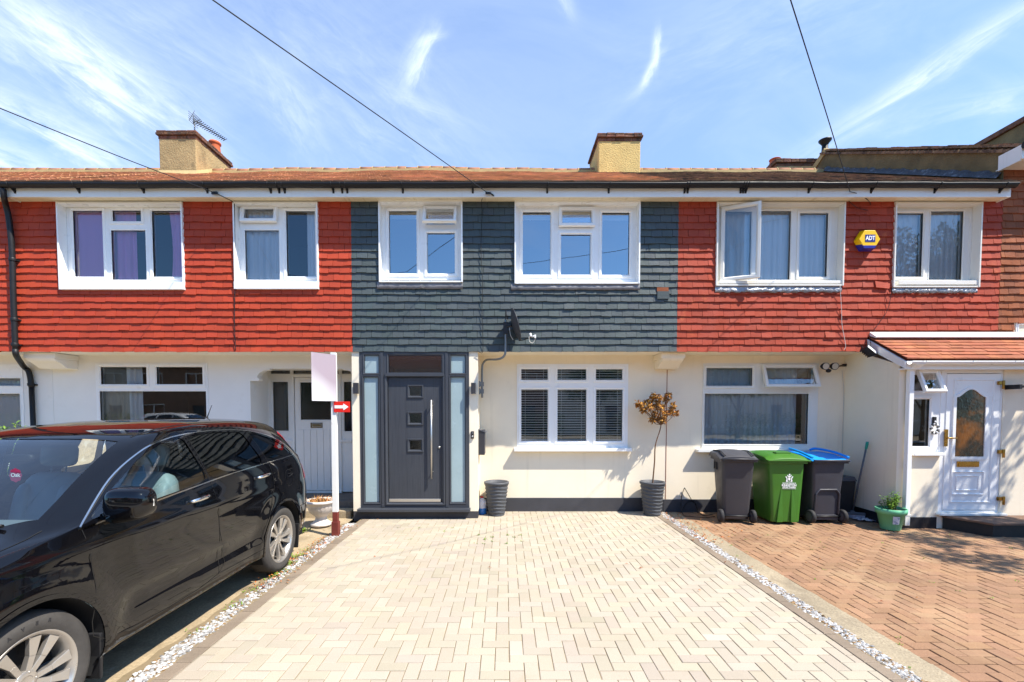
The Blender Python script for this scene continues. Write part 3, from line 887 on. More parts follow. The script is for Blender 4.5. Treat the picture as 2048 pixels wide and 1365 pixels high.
# ================================================================== left house (red tiles, white render)
hl = thing('terraced_house', 'red tile hung terraced house with white ground floor behind the black car', 'house', ((XL0+XL1)/2, YW, 0), 'houses of the terrace')
DOORX0, DOORX1 = at(502, 850, YW).x, XL1 + .004
G1o = (193, 727, 416, 892)
g1o = rect(*G1o, YW)
shell(hl, XL0, XL1, 'white_render', [PW1, PW2], [grow(g1o, -.01), (DOORX0, DOORX1 - .01, -.1, ZB-.22)])
tile_hanging(XL0, XL1, ZB, ZS+.02, [PW1, PW2], 11).build('tile_cladding', 'red_tile', hl)
eaves(hl, at(12, 380, -.2).x, XL1-.001, 3, (True, False), brx=(22, 152, 282, 410, 538, 555, 566, 664, 682, 692))
bump = lambda x, s: .045*s*math.exp(-((x+3.2)/.8)**2) + .02*math.sin(x*2.1)*s - .05*math.sin(math.pi*s)*.5
rl = main_roof(hl, XL0, XL1, 31, None, bump)
ridge(rl, XL0, XL1, 32, True, lambda x: .045*math.exp(-((x+3.2)/.8)**2) + .015*math.sin(x*2.1))
A = chimney(rl, 318, 392, 262, 345, 3.45, 1.35, 'chimney_render')
pot(rl, A[1]-.15, 4.40, A[3]-.01, .30, .13, 'terracotta')
fl = MB(); fl.hexa([(A[0]-.05, 3.33, A[2]-.16), (A[1]+.05, 3.33, A[2]-.16), (A[1]+.05, 4.0, A[2]+.22), (A[0]-.05, 4.0, A[2]+.22)], [(A[0]-.01, 3.44, A[2]+.04), (A[1]+.01, 3.44, A[2]+.04), (A[1]+.01, 4.0, A[2]+.36), (A[0]-.01, 4.0, A[2]+.36)])
fl.build('chimney_flaunching', 'mortar', rl)
f, O, G = window(hl, (135, 411.5, 368, 566), [(147.5, 422, 206, 553.8), (225, 421.5, 281.8, 443), (223.3, 461, 292, 560), (305, 422, 363, 554)], YF, sash=(0, 1, 3), glassm='clear_glass')
reveal(hl, f, O, (PW1[0], PW1[1], PW1[2], PW1[3]))
s = MB(); S = rect(123, 566, 370, 581, 0); s.box(S[0], S[1], -.05, YF, S[2], S[3]); s.build('sill', 'upvc', f, bevel=.004)
drape(G[0][0]-.05, G[0][1]+.04, G[0][2]-.2, G[0][3]+.1, YF+.085, .010, .4, 1).build('curtain', 'purple_curtain', f)
drape(G[2][0]-.06, (G[2][0]+G[2][1])/2+.06, G[2][2]-.2, G[1][3]+.1, YF+.10, .018, .16, 2).build('curtain', 'purple_curtain', f)
drape(G[3][0]+.20, G[3][1]+.14, G[3][2]-.2, G[3][3]+.1, YF+.10, .022, .15, 3, -.1).build('curtain', 'purple_curtain', f)
f, O, G = window(hl, (480, 410.5, 637, 566), [(491, 420, 549, 440), (490.5, 461, 558.6, 560), (573, 422.8, 630.6, 553.4)], YF, sash=(2,), glassm='clear_glass')
# remove nothing: the top light is an opening sash standing slightly ajar
open_sash(f, grow(G[0], .0), YF, 'upvc', 'top', 9, 'clear_glass', .058)
reveal(hl, f, O, PW2)
s = MB(); S = rect(471, 565, 638.5, 580, 0); s.box(S[0], S[1], -.05, YF, S[2], S[3]); s.build('sill', 'upvc', f, bevel=.004)
drape(G[1][0]-.03, G[1][1]+.02, G[1][2]-.2, G[0][3]+.1, YF+.10, .022, .12, 4).build('curtain', 'white_curtain', f)
drape(G[2][0]+.30, G[2][1]+.12, G[2][2]-.2, G[2][3]+.1, YF+.10, .022, .10, 5).build('curtain', 'white_curtain', f)
rooms = [(*PW1, .115, 2.2), (*PW2, .115, 2.2)]
# ground-floor window
f, O, G = window(hl, G1o, [(201.5, 734.5, 293, 769), (313, 734.5, 405, 769), (200.5, 783, 413, 880)], YW-.012, sash=(0, 1))
mb = MB(); mb.box(O[0]-.06, O[1]+.06, YW-.09, YW+.03, O[2]-.06, O[2]); mb.build('sill', 'white_render', f, bevel=.008)
drape(G[0][0]+.34, G[0][0]+.62, G[2][2]-.1, G[0][3]+.05, YW+.11, .02, .09, 6).build('curtain', 'net_curtain', f)
drape(G[2][0]-.02, G[2][0]+.4, G[2][2]-.1, G[2][3]+.05, YW+.12, .02, .09, 7).build('curtain', 'beige_curtain', f)
rooms.append((*g1o, YW+.125, 2.5))
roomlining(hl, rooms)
pl = MB(); pl.panel(XL0, DOORX0, -.1, .19, YW-.014, YW-.001); pl.build('plinth', 'plinth_paint', hl)
corbel(hl, 60, 122, 'white_render')
# recessed porch: floor, lining, boarded screen, door
YR = YW + .60
zf = at(590, 984, YR).z
M('porch_floor', lin((98, 92, 86)), .8, var=.2, vs=4, bump=.3, bs=40, spots=[(5, .6, .7, lin((150, 140, 124)), .5)])
pf = MB(); pf.box(DOORX0, XL1-.06, YW-.18, YR, -.05, zf-.015)
pf.build('porch_floor', 'porch_floor', hl, bevel=.01)
ln = MB()
ln.box(DOORX0-.10, DOORX0, YW+.12, YR+.05, zf-.02, ZB); ln.box(XL1-.0, XL1+.01, YW+.0, YR+.05, zf-.02, ZB); ln.box(DOORX0, XL1, YW+.12, YR+.05, ZB-.20, ZB-.12)
ln.build('porch_lining', 'white_render', hl)
# shaped arch brackets at the head of the opening
for sgn, X in ((1, DOORX0), (-1, XL1-.01)):
    b = MB(); zt = ZB-.22; L = .23
    prof = [(0, 0), (L*1.35, 0)] + [(L*1.35 - L*.95*math.sin(t), -.02-.20*(1-math.cos(t))) for t in [k*math.pi/2/8 for k in range(9)]] + [(.0, -.22)]
    prof = [(0, .0), (.34, .0), (.34, -.02), (.24, -.035), (.17, -.07), (.13, -.12), (.125, -.16), (.155, -.165), (.155, -.195), (.13, -.21), (.0, -.21)]
    b.prism([(X + sgn*p[0], YW-.004, zt + p[1]) for p in prof], (0, .13, 0))
    b.build('arch_bracket', 'white_render', hl, bevel=.004)
# screen with panes
sc_o = (at(528, 850, YR).x, XL1, zf, ZB-.2)
def Rr(a, b, c, d): return rect(a, b, c, d, YR)
pan = [Rr(541, 727, 580, 748), Rr(586, 724, 625, 748), Rr(631, 724, 677, 748), Rr(683, 727, 701, 748), Rr(546.5, 764, 576.5, 862), Rr(688, 764, 703, 863)]
dr = Rr(590, 755, 678, 982)
mb = MB(); mb.panel(sc_o[0], sc_o[1], sc_o[2], sc_o[3], YR, YR+.06, pan + [dr])
for q in pan: mb.ring(grow(q, .022), q, YR-.008, YR+.03)
mb.ring(grow(dr, .05, .05), dr, YR-.022, YR+.03, slope=.01)
# lower timber panels either side
for q in (Rr(531, 880, 586, 884), Rr(683, 880, 704, 884)): mb.box(q[0], q[1], YR-.03, YR, q[2], q[3])
scn = mb.build('porch_screen', 'white_wood', hl, bevel=.003)
p = MB()
for q in pan: p.box(q[0], q[1], YR+.03, YR+.036, q[2], q[3])
p.build('pane', 'obscure_glass', scn)
d0 = MB(); win = Rr(600.5, 765, 668, 840)
d0.panel(dr[0]+.004, dr[1]-.004, dr[2]+.006, dr[3]-.004, YR+.006, YR+.05, [win])
d0.ring(grow(win, .03), win, YR-.002, YR+.03)
nb = 6; bw = (dr[1]-dr[0]-.09)/nb; bz0, bz1 = dr[2]+.03, Rr(600, 860, 610, 861)[3]
for k in range(nb): d0.box(dr[0]+.045+k*bw+.003, dr[0]+.045+(k+1)*bw-.003, YR-.004, YR+.004, bz0, bz1)
dd = d0.build('front_door', 'white_wood', hl, bevel=.002)
dd['label'] = 'white boarded door with dark glazed upper half'
p = MB(); p.box(win[0], win[1], YR+.03, YR+.036, win[2], win[3]); p.build('pane', 'obscure_glass', dd)
q = Rr(622, 847, 644, 855); p = MB(); p.ring(grow(q, .008, .01), (q[0]+.02, q[1]-.02, q[2]+.012, q[3]-.012), YR-.008, YR+.0); p.box(q[0]+.02, q[1]-.02, YR-.002, YR+.002, q[2]+.012, q[3]-.012); p.build('letter_plate', 'aged_brass', dd)
th_ = MB(); th_.box(dr[0]-.05, dr[1]+.05, YR-.06, YR, zf-.015, zf+.02); th_.build('threshold', 'white_wood', hl, bevel=.004)
bk = MB(); bk.poly([(sc_o[0]-.2, YR+1.2, zf-.1), (sc_o[1]+.1, YR+1.2, zf-.1), (sc_o[1]+.1, YR+1.2, ZB), (sc_o[0]-.2, YR+1.2, ZB)]); bk.poly([(sc_o[1]+.1, YR+.07, zf), (sc_o[1]+.1, YR+1.2, zf), (sc_o[1]+.1, YR+1.2, ZB), (sc_o[1]+.1, YR+.07, ZB)]); bk.poly([(sc_o[0]-.2, YR+.07, zf), (sc_o[0]-.2, YR+1.2, zf), (sc_o[0]-.2, YR+1.2, ZB), (sc_o[0]-.2, YR+.07, ZB)]); bk.poly([(sc_o[0]-.2, YR+.07, ZB-.1), (sc_o[1]+.1, YR+.07, ZB-.1), (sc_o[1]+.1, YR+1.2, ZB-.1), (sc_o[0]-.2, YR+1.2, ZB-.1)])
bk.poly([(sc_o[0]-.2, YR+.07, zf), (sc_o[1]+.1, YR+.07, zf), (sc_o[1]+.1, YR+1.2, zf), (sc_o[0]-.2, YR+1.2, zf)])
bk.build('hall_lining', 'room', hl)
st = MB(); st.box(DOORX0+.1, XL1-.1, YW-.42, YW-.181, -.05, .10); st.build('doorstep', 'old_concrete', hl, bevel=.015)

# ================================================================== far-left house (cut by the frame)
XF0 = -13.2
h0 = thing('terraced_house', 'far left terraced house beyond the black downpipe, mostly out of frame', 'house', ((XF0+XL0)/2, YW, 0), 'houses of the terrace')
g0 = rect(-230, 729, 47, 880, YW)
shell(h0, XF0, XL0-.004, 'white_render', [], [grow(g0, -.01)])
tile_hanging(XF0, XL0-.002, ZB, ZS+.02, [], 12).build('tile_cladding', 'red_tile', h0)
r0 = main_roof(h0, XF0, XL0, 33); ridge(r0, XF0, XL0, 34)
eaves(h0, XF0, at(11, 380, -.2).x, 8, brx=(-90,))
f, O, G = window(h0, (-230, 729, 47, 880), [(-220, 742, -60, 772), (-50, 757, 41, 772), (-220, 788, -60, 868), (-50, 788, 41, 868)], YW-.012)
drape(g0[0], g0[1], g0[2]-.1, g0[3], YW+.10, .012, .3, 9).build('curtain', 'white_curtain', f)
roomlining(h0, [(*g0, YW+.125, 2.0)])
# ================================================================== middle house (dark grey tiles, grey entrance)
hm = thing('terraced_house', 'grey tile hung terraced house with cream walls and dark grey front door', 'house', ((XL1+XM1)/2, YW, 0), 'houses of the terrace')
g2 = rect(1034, 728.5, 1256, 896, YW)
PX0, PX1, PX2, PX3 = at(704.5, 860, 0).x, at(720, 860, 0).x, at(938.3, 860, 0).x, at(956, 860, 0).x
shell(hm, XL1, XM1, 'cream_render', [PW3, PW4], [grow(g2, -.01), (PX0+.03, PX3-.03, .0, ZB-.06)])
tm = tile_hanging(XL1, XM1, ZB, ZS+.02, [PW3, PW4], 13, spread=.06)
tm.build('tile_cladding', 'slate_paint_tile', hm)
# one slipped tile: grey tile hanging low with the bare orange one above it
q = U(1313, 576, 1336, 584); mb = MB(); mb.box(q[0], q[1], -.027, -.012, q[2]-.005, q[3]); mb.build('bare_tile', 'brown_tile', hm)['label'] = 'bare orange tile showing above a slipped grey one'
q = U(1313.5, 584, 1337, 599); mb = MB(); mb.box(q[0], q[1], -.034, -.018, q[2], q[3]); mb.build('slipped_tile', 'slate_paint_tile', hm)
eaves(hm, XL1, XM1, 4, brx=(804, 945, 1095, 1219, 1372))
bump2 = lambda x, s: .035*s*math.exp(-((x+1.6)/1.0)**2) + .012*math.sin(x*2.7+1)*s
rm = main_roof(hm, XL1, XM1, 35, 2.75, bump2)
ridge(rm, XL1, XM1, 36, True, lambda x: .035*math.exp(-((x+1.6)/1.0)**2) + .012*math.sin(x*2.7+1))
A = chimney(rm, 1197, 1281, 267, 345, 3.55, 1.1, 'chimney_render_yellow')
f, O, G = window(hm, (768, 414, 922.6, 560.7), [(778.5, 422.8, 833.3, 547.3), (854.8, 466.8, 909.6, 547.3), (853, 424, 909, 450)], YF, sash=(0, 1), glassm='bedroom_glass')
reveal(hm, f, O, PW3)
apron(f, 755, 565, 926, 579, 'lead', 3)
open_sash(f, rect(854, 421, 908, 449, YF), YF, 'upvc', 'top', 24, 'bedroom_glass', .05)
mb = MB(); q = G[2]; mb.box(q[0], q[1], YF+.01, YF+.045, q[2], q[2]+.03); mb.tube([(q[0]+.1, YF+.0, q[2]+.03), ((q[0]+q[1])/2, YF-.06, q[2]+.05), (q[1]-.1, YF+.0, q[2]+.03)], .006, 6); mb.box((q[0]+q[1])/2-.05, (q[0]+q[1])/2+.05, YF-.015, YF+.01, q[2]+.03, q[2]+.045)
mb.build('stay_arm', 'steel', f)
bl = MB(); q = G[0]
for k in range(3): bl.box(q[0]-.02, q[1]+.02, YF+.12, YF+.145, q[3]-.07+k*.03, q[3]-.05+k*.03)
bl.build('blind', 'blind', f)
f, O, G = window(hm, (1035.8, 415.8, 1274, 560.7), [(1045.7, 425, 1100.9, 549.8), (1122, 469.6, 1180.7, 549.8), (1204, 426, 1258.4, 550), (1122, 424, 1182, 455)], YF, sash=(0, 1, 2), glassm='bedroom_glass')
reveal(hm, f, O, PW4)
apron(f, 1022, 568, 1279, 581, 'lead', 4)
open_sash(f, rect(1124, 423, 1182, 449, YF), YF, 'upvc', 'top', 7, 'bedroom_glass', .055)
for g in (G[0], G[2]):
    bl = MB()
    for k in range(3): bl.box(g[0]-.02, g[1]+.02, YF+.12, YF+.145, g[3]-.07+k*.03, g[3]-.05+k*.03)
    bl.build('blind', 'blind', f)
# ground-floor window with venetian blinds
GL = [(1042.6, 739, 1095.6, 760), (1115, 739, 1172.4, 760), (1192, 739, 1244.8, 760), (1042.6, 779.6, 1095.6, 882), (1115, 779.6, 1172.4, 882), (1192, 779.6, 1244.8, 882)]
f, O, G = window(hm, (1034, 728.5, 1256, 896), GL, YW-.015, sash=(0, 1, 2, 3, 4, 5), sill=(1028, 896, 1261, 902.5, .10))
surround = MB(); surround.box(O[0]-.04, O[1]+.06, YW-.006, YW+.02, O[3], ZB+.01); surround.build('head_board', 'cream_render', f, bevel=.002)
for a, b in ((0, 3), (1, 4), (2, 5)):
    bl = MB(); q = (G[b][0]-.03, G[b][1]+.03, G[b][2]-.03, G[a][3]+.03); n = int((q[3]-q[2])/.042)
    for k in range(n):
        z = q[2] + k*.042
        bl.hexa([(q[0], YW+.05, z), (q[1], YW+.05, z), (q[1], YW+.075, z+.008), (q[0], YW+.075, z+.008)], [(q[0], YW+.05, z+.008), (q[1], YW+.05, z+.008), (q[1], YW+.075, z+.015), (q[0], YW+.075, z+.015)])
    for x in (q[0]+.1, q[1]-.1): bl.box(x-.003, x+.003, YW+.044, YW+.047, q[2], q[3])
    bl.build('blind', 'blind', f)
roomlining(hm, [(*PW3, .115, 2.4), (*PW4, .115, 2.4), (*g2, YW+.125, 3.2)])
pl = MB(); pl.panel(PX3, XM1-.002, -.1, at(1150, 996, YW).z, YW-.016, YW-.001); pl.build('plinth', 'plinth_paint', hm, bevel=.003)
corbel(hm, 1319, 1366, 'cream_render')
# entrance porch: two rendered piers on dark bases, framed door screen between
ZSIL = rect(800, 1016, 810, 1022, 0)
for a, b in ((PX0, PX1), (PX2, PX3)):
    mb = MB(); mb.box(a, b, .006, YW+.02, ZSIL[2]-.01, ZB+.003); mb.build('porch_pier', 'cream_render', hm, bevel=.003)
mb = MB(); mb.box(PX0+.002, PX3-.002, .004, YW+.01, -.05, ZSIL[2]-.012)
mb.build('porch_base', 'plinth_paint', hm, bevel=.004)
YD = .0
fo = (PX1, PX2, ZSIL[3]-.004, ZB+.002)
def R0(a, b, c, d): return rect(a, b, c, d, YD)
sg = [R0(729, 711.5, 757, 746.5), R0(729, 755, 757, 1005), R0(902, 711.5, 930, 746.5), R0(902, 755, 930, 1005), R0(777, 711.5, 883, 745.5)]
dr = R0(776, 755, 884, 1005)
mb = MB(); mb.panel(fo[0], fo[1], fo[2], fo[3], YD, YD+.07, sg + [dr])
for q in sg: mb.ring(grow(q, .026), q, YD-.010, YD+.03)
mb.ring(grow(dr, .045), dr, YD-.016, YD+.03, slope=.03)
for px in (765, 894):   # coupling posts
    X = at(px, 860, YD).x; mb.box(X-.022, X+.022, YD-.012, YD, fo[2]+.01, fo[3]-.01)
q = R0(771, 746.5, 888, 754); mb.box(q[0], q[1], YD-.03, YD, q[2]+.008, q[3]-.004)
scr = mb.build('entrance_frame', 'anthracite', hm, bevel=.003)
for q in sg[:4]:
    p = MB(); p.box(q[0]-.003, q[1]+.003, YD+.026, YD+.032, q[2]-.003, q[3]+.003); p.build('frosted_pane', 'frost', scr)
p = MB(); q = sg[4]; p.box(q[0]-.003, q[1]+.003, YD+.026, YD+.032, q[2]-.003, q[3]+.003); p.build('pane', 'obscure_glass', scr)
mb = MB(); q = ZSIL; mb.box(PX1-.03, PX2+.02, -.11, .05, q[2], q[3]); mb.build('sill', 'anthracite', scr, bevel=.006)
# composite door
M('door_grain', lin((62, 65, 71)), .45, var=.06, vs=3, streak=((60, 60, 2.2), .45, .7, lin((46, 49, 55)), .6), bump=.2, bs=90)
small = [R0(818.5, 774.5, 841.5, 792), R0(818.5, 828.5, 841.5, 846.5), R0(818.5, 882.5, 841.5, 900.5)]
mb = MB(); YL = YD + .03
mb.panel(dr[0]+.004, dr[1]-.004, dr[2]+.02, dr[3]-.004, YL, YL+.05, small)
for q in small: mb.ring(grow(q, .036), grow(q, -.002), YL-.016, YL+.03, slope=.025)
for k in range(5):
    x = dr[0] + .10 + k*(dr[1]-dr[0]-.2)/4
door = mb.build('front_door', 'door_grain', hm, bevel=.002)
door['label'] = 'dark grey door with three small square panes and a long steel bar'
p = MB()
for q in small: p.box(q[0]-.003, q[1]+.003, YL+.026, YL+.032, q[2]-.003, q[3]+.003)
p.build('pane', 'obscure_glass', door)
hx = at(864, 870, YL).x; z0, z1 = at(864, 957, YL).z, at(864, 800.5, YL).z
mb = MB(); mb.tube([(hx, YL-.062, z0), (hx, YL-.062, z1)], .0145, 14)
for z in (z0+.11, z1-.09): mb.tube([(hx, YL-.062, z), (hx+.012, YL, z)], .009, 8)
mb.build('handle', 'steel', door)
q = R0(875.5, 889, 880.5, 901.5); mb = MB(); mb.lathe([(.0, YL-.012), (.017, YL-.012), (.02, YL-.004), (.02, YL)], ((q[0]+q[1])/2, 0, (q[2]+q[3])/2), 16, 'y'); mb.box((q[0]+q[1])/2-.004, (q[0]+q[1])/2+.004, YL-.02, YL-.01, (q[2]+q[3])/2-.012, (q[2]+q[3])/2+.012); mb.build('lock', 'steel', door)
q = R0(778, 999, 881, 1004.5); mb = MB(); mb.box(q[0], q[1], YL-.022, YL, q[2], q[3]+.004); mb.build('weather_bar', 'steel', door, bevel=.003)
bk = MB(); a, b = fo[0]-.1, fo[1]+.1
for pts in ([(a, 2.4, 0), (b, 2.4, 0), (b, 2.4, ZB-.06), (a, 2.4, ZB-.06)], [(a, .1, ZB-.02), (b, .1, ZB-.02), (b, 2.4, ZB-.06), (a, 2.4, ZB-.06)], [(a, .09, .17), (b, .09, .17), (b, 2.4, .17), (a, 2.4, .17)], [(a+.06, .09, 0), (a+.06, 2.4, 0), (a+.06, 2.4, ZB-.06), (a+.06, .09, ZB-.06)], [(b-.06, .09, 0), (b-.06, 2.4, 0), (b-.06, 2.4, ZB-.06), (b-.06, .09, ZB-.06)]): bk.poly(pts)
bk.build('hall_lining', 'hall', hm)
# party-line movement joint on the wall
mb = MB(); mb.box(at(1333, 850, YW).x-.007, at(1333, 850, YW).x+.003, YW-.005, YW+.0, 0, ZB-.24); mb.build('joint_strip', 'brown_tile', hm)

# ================================================================== right house
hr = thing('terraced_house', 'red tile hung terraced house with cream walls and white porch behind the wheelie bins', 'house', ((XM1+XR1)/2, YW, 0), 'houses of the terrace')
g3 = rect(1405, 727, 1635.5, 898.5, YW)
XP = at(1686, 860, YW).x; YP = -.57                    # porch side wall and front
shell(hr, XM1, XR1, 'cream_render', [PW5, PW6], [grow(g3, -.01)])
# porch roof footprint is cut out of the tile hanging
pr0 = at(1741, 672, 0)
tile_hanging(XM1, XR1, ZB, ZS+.02, [PW5, PW6, (pr0.x-.05, XR1+1, ZB-.1, pr0.z+.02)], 14, spread=.09).build('tile_cladding', 'red_tile_worn', hr)
q = U(1748, 563, 1778, 579); mb = MB(); mb.hexa([(q[0], -.045, q[2]+.02), (q[1]-.03, -.045, q[2]), (q[1]-.03, -.03, q[2]), (q[0], -.03, q[2]+.02)], [(q[0]+.0, -.02, q[3]), (q[1], -.02, q[3]-.04), (q[1], -.008, q[3]-.04), (q[0], -.008, q[3])]); mb.build('slipped_tile', 'red_tile_worn', hr)
eaves(hr, XM1+.001, at(2022, 385, -.2).x, 5, (False, True), brx=(1378, 1485, 1490, 1495, 1622, 1748, 1876, 2007))
rr_ = main_roof(hr, XM1, XR1+.02, 37, 1.2, lambda x, s: .012*math.sin(x*3.1)*s, spread=.22)
ridge(rr_, XM1, XR1, 38)
f, O, G = window(hr, (1432.7, 410, 1670, 566), [(1449, 424, 1502, 556), (1516.9, 422.6, 1580.7, 560), (1599, 427, 1655, 554)], YF, 'upvc_dull', sash=(2,), sill=(1431, 566, 1675, 572, .13), glassm='clear_glass')
reveal(hr, f, O, PW5, 'upvc_dull', proud=.045)
apron(f, 1429, 573, 1681, 586, 'lead_bright', 5, wob=.012)
open_sash(f, rect(1448, 424, 1503, 557, YF), YF, 'upvc_dull', 'left', 24, 'clear_glass', .06)
drape(G[0][0]-.05, G[2][1]+.03, O[2]-.1, O[3]+.1, YF+.11, .020, .10, 11).build('curtain', 'net_curtain', f)
f, O, G = window(hr, (1788.7, 414, 1937, 566), [(1793, 427, 1844.8, 554), (1860, 423, 1925, 560)], YF, 'upvc_dull', sash=(0,), sill=(1784, 566, 1940, 574, .13), glassm='clear_glass')
reveal(hr, f, O, PW6, 'upvc_dull', proud=.045)
apron(f, 1782, 575, 1950, 587, 'lead_bright', 6, wob=.012)
drape(O[0], O[1]+.1, O[2]-.1, O[3]+.1, YF+.11, .020, .10, 12).build('curtain', 'net_curtain', f)
f, O, G = window(hr, (1405, 727, 1635.5, 898.5), [(1412.8, 736.7, 1504.6, 772), (1529, 736.7, 1622, 772), (1405.8+3, 788, 1616, 888.7)], YW-.015, 'upvc_dull', sash=(0,), sill=(1391, 898.5, 1643, 904, .11))
open_sash(f, rect(1529, 737, 1622, 772, YW-.015), YW-.015, 'upvc_dull', 'top', 20, 'window_glass', .058)
mb = MB(); mb.box(O[0]-.02, O[1]+.02, YW-.006, YW+.02, O[3], ZB+.0); mb.build('head_board', 'cream_render', f)
drape(G[2][0]-.05, G[2][1]-.14, G[2][2]-.1, G[0][3]+.05, YW+.10, .020, .10, 13).build('curtain', 'lace_curtain', f)
roomlining(hr, [(*PW5, .115, 1.2), (*PW6, .115, 1.2), (*g3, YW+.125, 1.2)])
pl = MB(); pl.panel(XM1+.002, XP, -.1, at(1400, 999, YW).z, YW-.016, YW-.001); pl.build('plinth', 'plinth_paint', hr, bevel=.003)
# porch
XPE = 9.6
pz_t, pz_b = pr0.z, at(1810, 722, YP-.15).z
dfr = rect(1880, 740, 2003, 1026, YP); swf = rect(1816, 739, 1880, 905, YP)
ztop = at(1900, 738, YP).z
mb = MB()
mb.panel(XP, XPE, -.05, ztop+.12, YP, YP+.12, [(swf[0], dfr[1], dfr[2], ztop), ] )
lowz = swf[2]
porch = mb.build('porch_wall', 'cream_render', hr)
mb = MB(); mb.box(swf[0], swf[1]+.02, YP+.001, YP+.12, dfr[2]-.01, lowz); mb.build('porch_wall', 'cream_render', hr)
mb = MB(); mb.prism([(XP, YP+.121, -.05), (XP, YW, -.05), (XP, YW, pz_t-.12), (XP, YP+.121, ztop+.10)], (.12, 0, 0)); mb.build('porch_wall', 'cream_render', hr)
mb = MB(); mb.box(XP-.012, XP, YP-.012, YW-.017, -.05, .155); mb.box(XP, dfr[0]-.02, YP-.012, YP, -.05, .155); mb.box(dfr[1]+.02, XPE, YP-.012, YP, -.05, .155); mb.build('porch_plinth', 'black_plinth', hr)
# porch roof
E, D = (YP-.16, pz_b+.03), (.0, pz_t-.02)
pe = roof_tiles(XP-.03, XPE, E, D, .11, .17, 55, spread=.12)
pe.tone = (.8, .8, .8)
pe.poly([(XP-.03, E[0]+.02, E[1]-.03), (XPE, E[0]+.02, E[1]-.03), (XPE, D[0], D[1]-.03), (XP-.03, D[0], D[1]-.03)])
M('porch_tile', lin((150, 88, 60)), .8, var=.15, vs=2, bump=.4, bs=40, tone=True, spots=[(3, .6, .72, lin((204, 130, 82)), .5)])
prf = pe.build('porch_roof', 'porch_tile', hr)
mb = MB(); mb.hexa([(XP-.02, -.14, D[1]-.035), (XPE, -.14, D[1]-.035), (XPE, -.0, D[1]+.02), (XP-.02, -.0, D[1]+.02)], [(XP-.02, -.15, D[1]-.015), (XPE, -.15, D[1]-.015), (XPE, -.02, D[1]+.075), (XP-.02, -.02, D[1]+.075)]); mb.build('flashing', 'white_render', prf)
mb = MB(); mb.prism([(XP-.05, E[0]+.02, E[1]-.035), (XP-.05, D[0], D[1]-.035), (XP-.05, D[0], D[1]-.17), (XP-.05, E[0]+.02, E[1]-.14)], (.03, 0, 0)); mb.build('barge_board', 'white_board', hr, bevel=.002)
mb = MB(); mb.box(XP-.02, XPE, YP-.14, YP-.12, E[1]-.15, E[1]-.03); mb.box(XP-.02, XPE, YP-.12, YP, E[1]-.15, E[1]-.13); mb.build('fascia_board', 'upvc', hr, bevel=.002)
gz = E[1]-.04; gm = MB(); gm.smooth = True; n = 12; rows = []
for X in (XP-.03, XPE):
    rows.append([gm.V((X, YP-.195 + r_*math.cos(math.pi+math.pi*j/n), gz + r_*math.sin(math.pi+math.pi*j/n))) for r_ in (.05, .046) for j in (range(n+1) if r_ == .05 else range(n, -1, -1))])
for j in range(2*n+1): gm.F((rows[0][j], rows[0][j+1], rows[1][j+1], rows[1][j]))
gm.F((rows[0][0], rows[1][0], rows[1][-1], rows[0][-1]))
pg = gm.build('porch_gutter', 'upvc', hr)
for px in (1841, 1848, 1941, 2025):
    X = at(px, 720, YP-.2).x; b_ = MB(); b_.tube([(X, YP-.195 + .053*math.cos(a_), gz + .053*math.sin(a_)) for a_ in [math.pi + math.pi*k/8 for k in range(9)]], .006, 6); b_.build('bracket', 'upvc', pg)
# downpipe in front of the porch corner
xd0, xd1 = at(1826, 760, YP-.08).x, at(1806, 1000, YP-.06).x
xd = at(1818, 850, YP-.06).x
dp = MB(); dp.box(xd-.034, xd+.034, YP-.09, YP-.022, .20, gz-.13); dp.build('downpipe', 'upvc', hr, bevel=.006)
dp = MB(); dp.hexa([(xd-.034, YP-.09, gz-.131), (xd+.034, YP-.09, gz-.131), (xd+.034, YP-.022, gz-.131), (xd-.034, YP-.022, gz-.131)], [(xd-.06, YP-.235, gz-.045), (xd+.06, YP-.235, gz-.045), (xd+.06, YP-.15, gz-.045), (xd-.06, YP-.15, gz-.045)]); dp.build('hopper', 'upvc', hr, bevel=.004)
dp = MB(); dp.box(xd-.05, xd+.05, YP-.095, YP-.001, .19, .215); dp.box(xd-.036, xd+.036, YP-.092, YP-.02, .05, .189); dp.build('downpipe_shoe', 'upvc_dull', hr, bevel=.003)
# side window of the porch
f, O, G = window(hr, (1816, 739, 1880, 905), [(1822, 750, 1866, 782), (1822, 799, 1858, 893)], YP+.02, sash=(1,), sill=(1818, 905, 1879, 911, .09))
open_sash(f, rect(1838, 748, 1866, 783, YP+.02), YP+.02, 'upvc', 'top', 24, 'bedroom_glass', .05)
